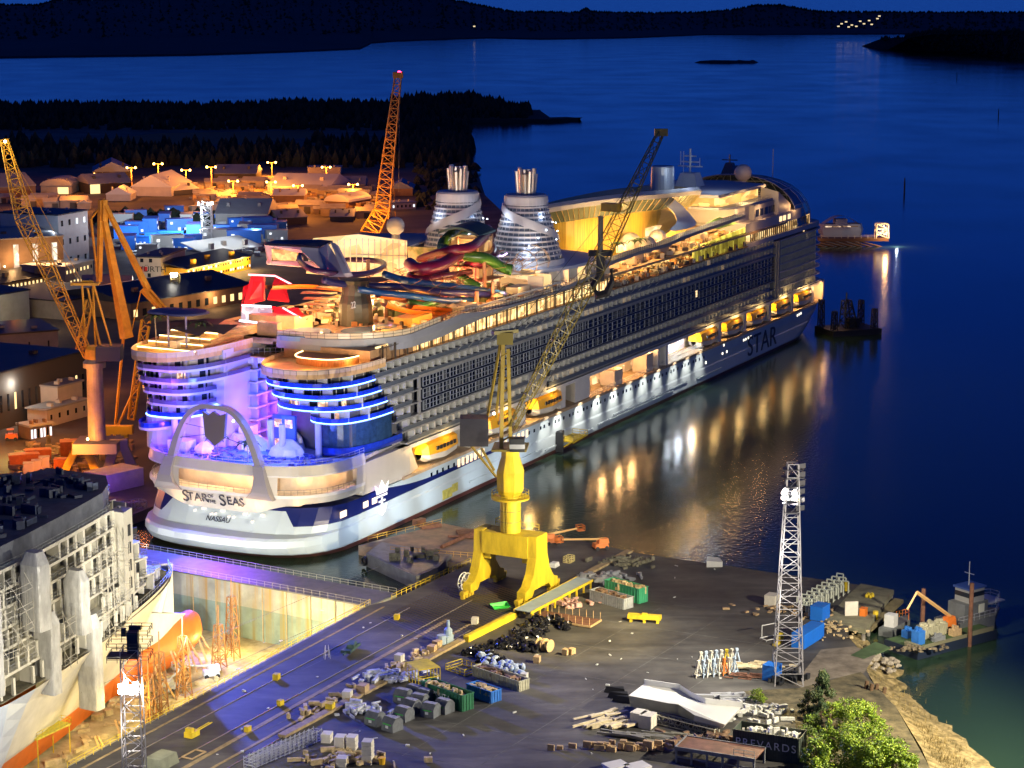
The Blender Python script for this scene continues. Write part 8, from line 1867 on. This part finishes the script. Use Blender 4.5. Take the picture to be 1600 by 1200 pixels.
a, b = P(728, 1003), P(802, 966); d = (b - a); MB().box(0, 0, 0, d.length, 1.2, 1.1).box(0, 0, 1.1, d.length - .4, .9, .12).obj('lifting_beam', ylw, loc=(a + b) / 2, rz=math.atan2(d.y, d.x), label='long yellow box beam lying along the cable trough', cat='beam')
mb = MB().box(0, 0, .7, 6.5, 1.5, .8)
for a_ in (-2.6, 0, 2.6): mb.box(a_, 0, 0, .5, 1.3, .7)
mb.box(0, 0, 1.5, 1, .8, .3); item('lifting_beam', 'short bright yellow beam on feet alone on the open yard', 'beam', (1007, 972), mb, ylw, R(-12))
t = thing('flat_rack', 'rusty flat rack with upright stakes in front of the raised walkway', 'flat rack', P(886, 970), R(-28)); MB().box(0, 0, .1, 12.5, 5, .4).obj('rack_bed', rust, t); mb = MB()
for k in range(9): mb.bar((-6 + 1.5 * k, -2.4, .5), (-6 + 1.5 * k, -2.4, 2), .06).bar((-6 + 1.5 * k, 2.4, .5), (-6 + 1.5 * k, 2.4, 2), .06)
mb.box(0, -2.5, .2, 12.6, .2, .35); mb.box(6.2, 0, .2, .2, 5, .35); mb.each('stake', wood, t)
item('green_tarp', 'bright green plastic tub lying on the ribbed paving under the crane', 'tub', (781, 950), MB().loft([[(-1.5, -1, .1), (1.5, -1, .1), (1.5, 1, .1), (-1.5, 1, .1)], [(-1.9, -1.2, .8), (1.7, -1.3, .6), (1.9, 1.2, .9), (-1.7, 1.3, .7)]], True, True), mat('tub_green', (.05, .6, .08), .5), R(20))
item('pump_unit', 'blue grey pump unit with a hose reel near the yellow beam', 'pump', (698, 1004), MB().box(0, 0, 0, 2.4, 1.6, 1.4).lathe([(.8, 1.2), (.8, 2.4), (.3, 2.9), (.3, 4.2)], (.6, 0), 10).lathe([(.9, .2), (.9, 1.9)], (-1.6, .2), 10), mat('pump_blue', (.35, .45, .55), .4, .3), QZ)
item('trailer', 'dark flat trailer with green covered load on the apron beside a folding ladder', 'trailer', (548, 1018), MB().box(0, 0, .5, 5.4, 1.9, .5).box(.5, 0, 1, 3.5, 1.5, .6, .2, .2).box(-3, 0, .4, 1.6, .3, .3), mat('trailer_dark', (.04, .08, .07), .5, noise=.4), QZ + .2)
item('step_ladder', 'pale folding step ladder standing on the apron', 'ladder', (512, 1030), MB().bar((-.5, 0, 0), (-.3, .3, 2.6), .06).bar((.5, 0, 0), (.3, .3, 2.6), .06).bar((-.5, .9, 0), (-.3, .35, 2.6), .06).bar((.5, .9, 0), (.3, .35, 2.6), .06).bar((-.45, .1, .8), (.45, .1, .8), .05).bar((-.4, .2, 1.6), (.4, .2, 1.6), .05), galv, .4)
item('yellow_trolley', 'yellow trolley with blue rods on the lower apron', 'trolley', (300, 1152), MB().box(0, 0, .2, 2.2, 1.6, .9).box(-.6, 0, 1.1, .8, 1.2, .7).bar((1, 0, .6), (6, .3, .6), .12).bar((1, .6, .5), (6, .9, .5), .1), ylw, QZ)
item('timber_surround', 'open wooden frame lying flat on the lower apron', 'frame', (303, 1180), MB().box(0, -1, .05, 3.6, .2, .2).box(0, 1, .05, 3.6, .2, .2).box(-1.8, 0, .05, .2, 2.2, .2).box(1.8, 0, .05, .2, 2.2, .2), wood, QZ)
item('covered_pallet', 'olive canvas covered load at the bottom edge right of the near light mast', 'covered load', (252, 1196), MB().box(0, 0, 0, 5, 3.4, 1.8, 0, .15), mat('canvas_olive', (.22, .23, .16), .8, noise=.2), QZ)
item('wooden_trestle', 'pale wooden trestle beside the small crate on the kerb', 'trestle', (650, 1030), MB().bar((-1, 0, 0), (-.6, 0, 1.5), .1).bar((1, 0, 0), (.6, 0, 1.5), .1).bar((-.8, .8, 0), (-.6, 0, 1.5), .1).bar((-1, 0, 1.5), (1, 0, 1.5), .1).bar((-.9, 0, .5), (.9, 0, 1), .08), wood)
item('yellow_bin', 'small bright yellow bin next to the tallest white stack', 'bin', (597, 1194), MB().lathe([(.45, 0), (.6, 1.1), (.55, 1.15)], (0, 0), 10), mat('bin_yellow', (.8, .45, .02), .5))
for x, y, lab in [(856, 1018, 'big wooden cable drum standing right of the black bundles'), (846, 1016, 'smaller cable drum beside the big wooden one')]: r_ = 1.2 if 'big' in lab else .8; t = thing('cable_drum', lab, 'cable drum', P(x, y), .9); MB().tube([(0, -.6, r_), (0, -.5, r_)], r_, 16).tube([(0, .5, r_), (0, .6, r_)], r_, 16).obj('flanges', wood, t); MB().tube([(0, -.5, r_), (0, .5, r_)], r_ * .6, 12).obj('core', fw_, t)
lift('orange boom lift standing near the far right corner of the quay', P(938, 858), R(200), 0, org, mat('boom_tan', (.7, .42, .16)), 9); lift('orange scissor boom lift parked behind the right leg of the yellow crane', P(862, 850), R(20), 0, org, MATS['boom_tan'], 6)
item('yellow_basket', 'small yellow wire basket on the quay between the two boom lifts', 'basket', (889, 878), MB().rail([(-1.2, -.8), (1.2, -.8), (1.2, .8), (-1.2, .8)], .1, 1.2, .8, .08, 3, True).box(0, 0, 0, 2.4, 1.6, .12), mat('basket_cream', (.6, .5, .2), .5))
item('white_load', 'white and blue wrapped load on the quay right of the crane leg', 'wrapped load', (866, 885), MB().box(0, 0, 0, 2.2, 1.6, .9, 0, .2), fp)
# white ship section resting on a truss
t = thing('ship_section', 'big white painted ship section resting on a steel truss in the yard', 'ship section', P(1072, 1118), R(-38)); 
wsec = mat('section_white', (.72, .72, .68), .45, noise=.03); wsh = mat('section_side', (.34, .34, .26), .6, noise=.1, scale=.5)
a0, a1, a2, a3 = P(988, 1096), P(1012, 1070), P(1158, 1104), P(1130, 1142); t.rotation_euler = (0, 0, 0); c0 = P(1072, 1118)
top = [xy(q - c0) for q in (P(982, 1092, 3), P(1006, 1074, 3), P(1060, 1082, 3), P(1078, 1092, 2.8), P(1100, 1103, 2.4), P(1158, 1108, 2.2), P(1133, 1136, 2.2), P(1085, 1120, 2.6), P(1060, 1106, 3), P(1044, 1104, 3))]
ztp = [3.6, 3.6, 3.6, 3.2, 2.9, 2.6, 2.6, 2.9, 3.6, 3.6]
bt_ = [(x * .96, y * .9 + .3) for x, y in top]
mb = MB(); mb.loft([[(x, y, 1.5) for x, y in bt_], [(x, y, z) for (x, y), z in zip(top, ztp)]], True, True, True); ob = mb.obj('section_body', [wsh, wsec], t)
for p in ob.data.polygons:
    if abs(p.normal.z) > .5 and p.center.z > 2: p.material_index = 1
mb = MB()
for (xa, ya), (xb, yb), za, zb2 in zip(top[1:5], top[2:6], ztp[1:], ztp[2:]): mb.add([(xa, ya, za), (xb, yb, zb2), (xb, yb, zb2 + .9), (xa, ya, za + .9), (xa + .2, ya - .3, za), (xb + .2, yb - .3, zb2), (xb + .2, yb - .3, zb2 + .9), (xa + .2, ya - .3, za + .9)], [(0, 1, 2, 3), (7, 6, 5, 4), (3, 2, 6, 7)])
mb.obj('bulwark', wsec, t)
mb = MB(); pA, pB = P(1010, 1124) - c0, P(1120, 1152) - c0; mb.truss(pA + Vector((0, 0, .75)), pB + Vector((0, 0, .75)), 1.4, 1.4, 11, .12, rd=.09); pA, pB = P(1015, 1100) - c0, P(1140, 1125) - c0; mb.truss(pA + Vector((0, 0, .75)), pB + Vector((0, 0, .75)), 1.4, 1.4, 11, .12); mb.obj('support_truss', mat('truss_cream', (.5, .48, .36), .6), t)
for k, (x, y) in enumerate([(962, 1082), (968, 1090), (975, 1096)]): item('black_plate', 'black folded steel piece lying left of the white ship section', 'steel piece', (x, y), MB().loft([[(-2, -.6, 0), (2, -.6, 0), (1.6, .5, 0), (-1.2, .5, 0)], [(-1.6, -.5, 1.1), (1.7, -.5, 1.0), (1.3, .3, 1.2), (-1, .3, .9)]], True, True, True), blk, R(-20), 'black steel pieces by the ship section')
def heap(nm, lab, cat, px, spread, n, m_, lx=(.5, 2.5), lz=(.2, .9), rot=None, seed=0):
    random.seed(hash(nm) % 7 + seed); t = MB()
    for _ in range(n): t.box(random.gauss(0, spread[0]), random.gauss(0, spread[1]), random.uniform(0, .5), random.uniform(*lx), random.uniform(.2, .8), random.uniform(*lz), (rot if rot is not None else random.random() * 3) + random.uniform(-.2, .2))
    return item(nm, lab, cat, px, t, m_, 0)
heap('timber_pile', 'loose pile of pale sawn timber left of the plywood crates', 'timber pile', (955, 1130), (2.2, 1.6), 46, mat('sawn_timber', (.6, .5, .3), .8, noise=.25, scale=1), (1.5, 5), (.15, .5), .6, 1)
heap('scrap_pile', 'heap of mixed scrap under the near end of the white ship section', 'scrap pile', (1100, 1160), (2.5, 1.6), 60, fr_, seed=2); heap('scrap_pile', 'heap of white building scraps behind the dark lettered container', 'scrap pile', (1180, 1115), (2.6, 2.0), 70, fp, seed=3)
heap('scrap_pile', 'long heap of white and blue foil scraps on the kerb beside the yellow cage', 'scrap pile', (610, 1060), (2.8, 1.6), 60, mat('foil_scrap', (.5, .52, .55), .4, noise=.4, scale=1), seed=4); heap('scrap_pile', 'heap of broken panels left of the grey bins', 'scrap pile', (565, 1112), (2, 1.4), 40, MATS['foil_scrap'], seed=5)
heap('scrap_pile', 'heap of red and white rags in front of the raised walkway', 'scrap pile', (880, 944), (2.8, 1.2), 50, mat('rag_scrap', (.5, .3, .25), .7, noise=.5, scale=1.5), seed=6); heap('scrap_pile', 'jumble of grey fittings at the far end of the raised walkway', 'scrap pile', (945, 905), (3, 1.8), 60, gry, seed=7)
heap('scrap_pile', 'jumble of cables and gear at the quay corner behind the yellow crane', 'scrap pile', (975, 880), (3, 2), 50, mat('gear_mixed', (.12, .11, .07)), seed=8); heap('timber_pile', 'flat pile of yellow planks left of the mast foot', 'timber pile', (1165, 1042), (2.4, .8), 26, MATS['sawn_timber'], (1.5, 4), (.1, .4), -.2, 9)
heap('scrap_pile', 'low heap of rusty plates in front of the yellow planks', 'scrap pile', (1168, 1058), (1.6, .8), 18, rust, (1, 3), (.05, .2), -.3, 10); heap('timber_pile', 'row of brown crated parts at the bottom edge of the yard', 'timber pile', (975, 1172), (5.5, .5), 46, wood, (.8, 1.8), (.5, 1.3), -.35, 11)
heap('scrap_pile', 'pale debris scattered around the blue containers', 'scrap pile', (1300, 985), (2.5, 3.5), 60, fw_, (.2, 1.1), (.1, .4), seed=12); heap('scrap_pile', 'timber and steel scrap behind the pale square tanks', 'scrap pile', (1240, 955), (4, 2), 60, wood, (.3, 1.6), (.1, .4), seed=13); heap('pipe_bundle', 'bundle of grey pipes and ducts behind the white ship section', 'pipes', (1135, 1092), (1.6, 1), 16, galv, (2, 4), (.4, .7), .1, 14)
heap('pipe_bundle', 'long bundle of grey poles in front of the white ship section', 'pipes', (1035, 1154), (3.2, .7), 34, mat('pole_grey', (.22, .21, .17), .6), (4, 8), (.12, .4), -.42, 15)
heap('board_heap', 'messy boards around the white stacks at the bottom edge', 'boards', (545, 1190), (4, 1.8), 60, fw_, seed=16); heap('gear_heap', 'pumps, hoses and boxes crowding the barge deck', 'gear', (1432, 1012), (2.6, .8), 50, mat('gear_bright', (.2, .16, .10), .6, noise=.6, scale=1), (.2, .8), (.1, .6), seed=17).location.z = -.55
heap('scrap_pile', 'dark machinery around the foot of the tall light mast', 'machinery', (1232, 1062), (2, 1.4), 40, drk, (.5, 1.5), (.3, 1.4), seed=18)
for x, y, lab in [(1322, 922, 'yellow mooring gear standing at the far edge of the pier'), (1360, 932, 'cluster of yellow floats lying on the pier')]: 
    mb = MB()
    for _ in range(9): mb.ball((random.uniform(-1.5, 1.5), random.uniform(-.6, .6), .4), .4, 8, 5)
    item('yellow_floats', lab, 'floats', (x, y), mb if 'cluster' in lab else MB().box(0, 0, 0, 1.6, .8, .8).box(-.4, 0, .8, .5, .5, 1.2).box(.5, 0, .8, .4, .4, .7), ylw)
item('board', 'pale upright board leaning at the inner end of the pier', 'board', (1330, 962), MB().box(0, 0, 0, 2.6, .3, 2.9).bar((-1, 0, 0), (-1, 1.4, .1), .08), pw, .1); item('orange_box', 'orange box on the pier corner right of the pale board', 'box', (1349, 962), MB().box(0, 0, 0, 1.5, 1.2, 1.5).box(0, 0, 1.5, 1.6, 1.3, .1), org); item('yellow_drum', 'yellow drum on the lower ledge of the pier', 'drum', (1368, 960), MB().lathe([(.55, 0), (.55, 1.5), (.5, 1.6)], (0, 0), 12), ylw, z=-.9)
item('hose_rack', 'white open steel frame with a yellow reel left of the tall light mast', 'frame', (1206, 1000), MB().rail([(-2, -1), (2, -1), (2, 1), (-2, 1)], .2, .3, 9, .1, 1, True).bar((-1.6, 1, .4), (-1.6, 1, 2.8), .1).bar((1.6, 1, .4), (1.6, 1, 2.8), .1).bar((-1.6, 1, 2.8), (1.6, 1, 2.8), .1), wht, R(30)); item('hose_reel', 'round yellow reel beside the white steel frame', 'reel', (1219, 1003), MB().tube([(0, -.4, .9), (0, .4, .9)], .9, 14).box(-1.5, 0, 0, 3, .8, .4), ylw)
# rusty steel frame table and pale slabs at the bottom edge
t = thing('steel_frame_table', 'large rusty topped steel frame table at the bottom edge in front of the lettered container', 'steel frame', P(1125, 1192), R(-24)); MB().box(0, 0, 2.3, 13, 5.4, .25).obj('table_top', mat('top_rust', (.16, .075, .05), .7, noise=.4, scale=.5), t); mb = MB()
for k in range(6):
    for s_ in (-2.7, 2.7): mb.box(-6.4 + 2.56 * k, s_, 0, .3, .3, 2.5)
mb.box(0, -2.75, 2.1, 13.2, .2, .6).box(0, 2.75, 2.1, 13.2, .2, .6).box(-6.6, 0, 2.1, .2, 5.6, .6).box(0, -2.7, .9, 13, .15, .2); mb.rail([(3, -2.5), (6.4, -2.5)], 2.55, 1.1, 1.2, .06); mb.obj('frame_legs', gry, t)
for x, y, lab in ((962, 1202, 'left pale slab at the bottom edge of the yard'), (996, 1204, 'right pale slab at the bottom edge of the yard')): item('pale_slab', lab, 'slab', (x, y), MB().box(0, 0, .6, 3.6, 2.8, .3).box(0, 0, 0, 3.2, 2.4, .6), wht, R(30))
# ------------------------------------------------------------------ trees and shrubs
def tree(lab, px, h, cw, n, leafm, kind='broad', nm='tree', cat='tree', sz=.42):
    random.seed(int(px[0] * 7 + px[1])); b = P(*px); t = thing(nm, lab, cat, b, random.random() * 6)
    mb = MB(); mb.tube([(0, 0, -.3), (.1, 0, h * .3), (0, .1, h * .6), (0, 0, h * .9)], [h * .028, h * .022, h * .014, .02], 7)
    brs = []
    for k in range(16):
        a = k * 2.4; z = h * (.15 + .7 * k / 16); q = Vector((math.cos(a) * cw * .36 * (1 - .5 * k / 16), math.sin(a) * cw * .36 * (1 - .5 * k / 16), z + h * .14)); mb.tube([(0, 0, z), q * .5 + Vector((0, 0, z * .55)), q], [h * .009, h * .007, .02], 4); brs.append(q)
    mb.obj('trunk', mat('bark', (.10, .07, .04), .9), t)
    mb = MB(); cl_ = []
    for _ in range(44 if kind == 'broad' else 30):
        z = random.uniform(.1, 1.0); rr = random.uniform(.6, 1.1) * cw / 2 * (math.sin(math.pi * min(1, (z - .1) / .95) ** .8) ** .6 if kind == 'broad' else (1.05 - z) * 1.1); a = random.random() * 6.28; d = rr * random.uniform(.45, 1)
        cl_.append((Vector((d * math.cos(a), d * math.sin(a), z * h)), cw * random.uniform(.05, .17)))
    for _ in range(n):
        c, r = random.choice(cl_); u = Vector((random.gauss(0, 1), random.gauss(0, 1), random.gauss(0, .8))); u.normalize(); p = c + u * r * random.uniform(.5, 1.05)
        if p.z < .2: continue
        s_ = sz * random.uniform(.5, 1.2); v = Vector((random.gauss(0, 1), random.gauss(0, 1), random.gauss(0, 1))).normalized(); w_ = v.cross(u).normalized() if abs(v.dot(u)) < .98 else Vector((1, 0, 0)); v2 = w_.cross(v)
        mb.m = random.choice((0, 0, 1, 2)); mb.add([p - v * s_ * .5, p + w_ * s_ * .3, p + v * s_ * .5, p - w_ * s_ * .3], [(0, 1, 2, 3)])
    mb.obj('crown', leafm, t)
lf = [mat('leaf_lime', (.20, .31, .015), .6), mat('leaf_green', (.09, .17, .012), .6), mat('leaf_yellow', (.3, .38, .02), .6)]; ln = [mat('needle_dark', (.03, .06, .02), .7), mat('needle_mid', (.05, .09, .025), .7), mat('needle_olive', (.08, .10, .03), .7)]
for m_ in lf: m_.node_tree.nodes['Principled BSDF'].inputs['Transmission Weight'].default_value = 0
tree('broad lime green bush with the fullest crown at the bottom right', (1350, 1205), 6.4, 13.5, 14000, lf, sz=.42)
tree('lime green shrub right behind the dark pine', (1340, 1150), 5.2, 8, 7000, lf, sz=.4); tree('slim lime green sapling left of the broad bush', (1290, 1190), 6.5, 4.6, 3600, lf, sz=.4); tree('lime green shrub between the pine and the lettered container', (1275, 1215), 6, 6, 3500, lf, sz=.45)
tree('dark green pine standing above the lime bushes near the mast', (1283, 1128), 8.5, 6.5, 7500, ln, 'pine', 'pine_tree', 'pine', .4); tree('smaller dark pine touching the tall pine from the left', (1262, 1122), 5, 5, 3600, ln, 'pine', 'pine_tree', 'pine', .3); tree('low olive shrub in front of the grey pipe bundle', (1183, 1098), 2.4, 3.6, 1700, lf, nm='shrub', cat='shrub', sz=.25)
tree('lime green shrub on the slope right of the broad bush', (1400, 1215), 4.5, 7, 3800, lf, sz=.45)
for k, (x, y, h) in enumerate([(1262, 1165, 3), (1300, 1122, 2.6), (1322, 1118, 3), (1368, 1150, 3), (1385, 1180, 3.2), (1420, 1205, 2.6), (1268, 1140, 2.4)]): tree(NTH[k] + ' low ragged green shrub in the growth around the lime bushes', (x, y), h, h * 1.7, 1500, lf if k % 2 else [lf[1], ln[2], lf[0]], nm='shrub', cat='shrub', sz=.34)
random.seed(5); mb = MB()
for _ in range(2600):
    t_ = random.random(); q = P(1345 + 150 * t_ + random.gauss(0, 16), 1075 + 130 * t_ + random.gauss(0, 16), -.6); h = random.uniform(.4, 1.2); a = random.random() * 3; z = -.7 - .9 * random.random()
    mb.add([(q.x, q.y, z), (q.x + .12 * math.cos(a), q.y + .12 * math.sin(a), z), (q.x + random.uniform(-.3, .3), q.y, z + h)], [(0, 1, 2)])
mb.obj('grass', mat('reed_grass', (.22, .16, .05), .9, noise=.3, scale=.3), kind='stuff')
# scraps of litter on the apron
mb = MB()
for _ in range(70): q = P(random.uniform(250, 1250), random.uniform(880, 1200)); mb.box(q.x, q.y, .0, random.uniform(.15, .9), random.uniform(.1, .4), random.uniform(.05, .3), random.random() * 3) if q.x > -40 + (q.y - 380) * .5 - 8 else None
mb.obj('litter', fp, kind='stuff')
mb = MB(); random.seed(3)
for _ in range(60):
    t_ = random.random(); a = P(470, 1128).lerp(P(700, 1012), t_) - QB * random.uniform(.5, 3.5); mb.box(a.x, a.y, 0, random.uniform(.3, 2), random.uniform(.2, .7), random.uniform(.2, .9), random.random() * 3)
mb.obj('kerb_litter', fw_, kind='stuff')
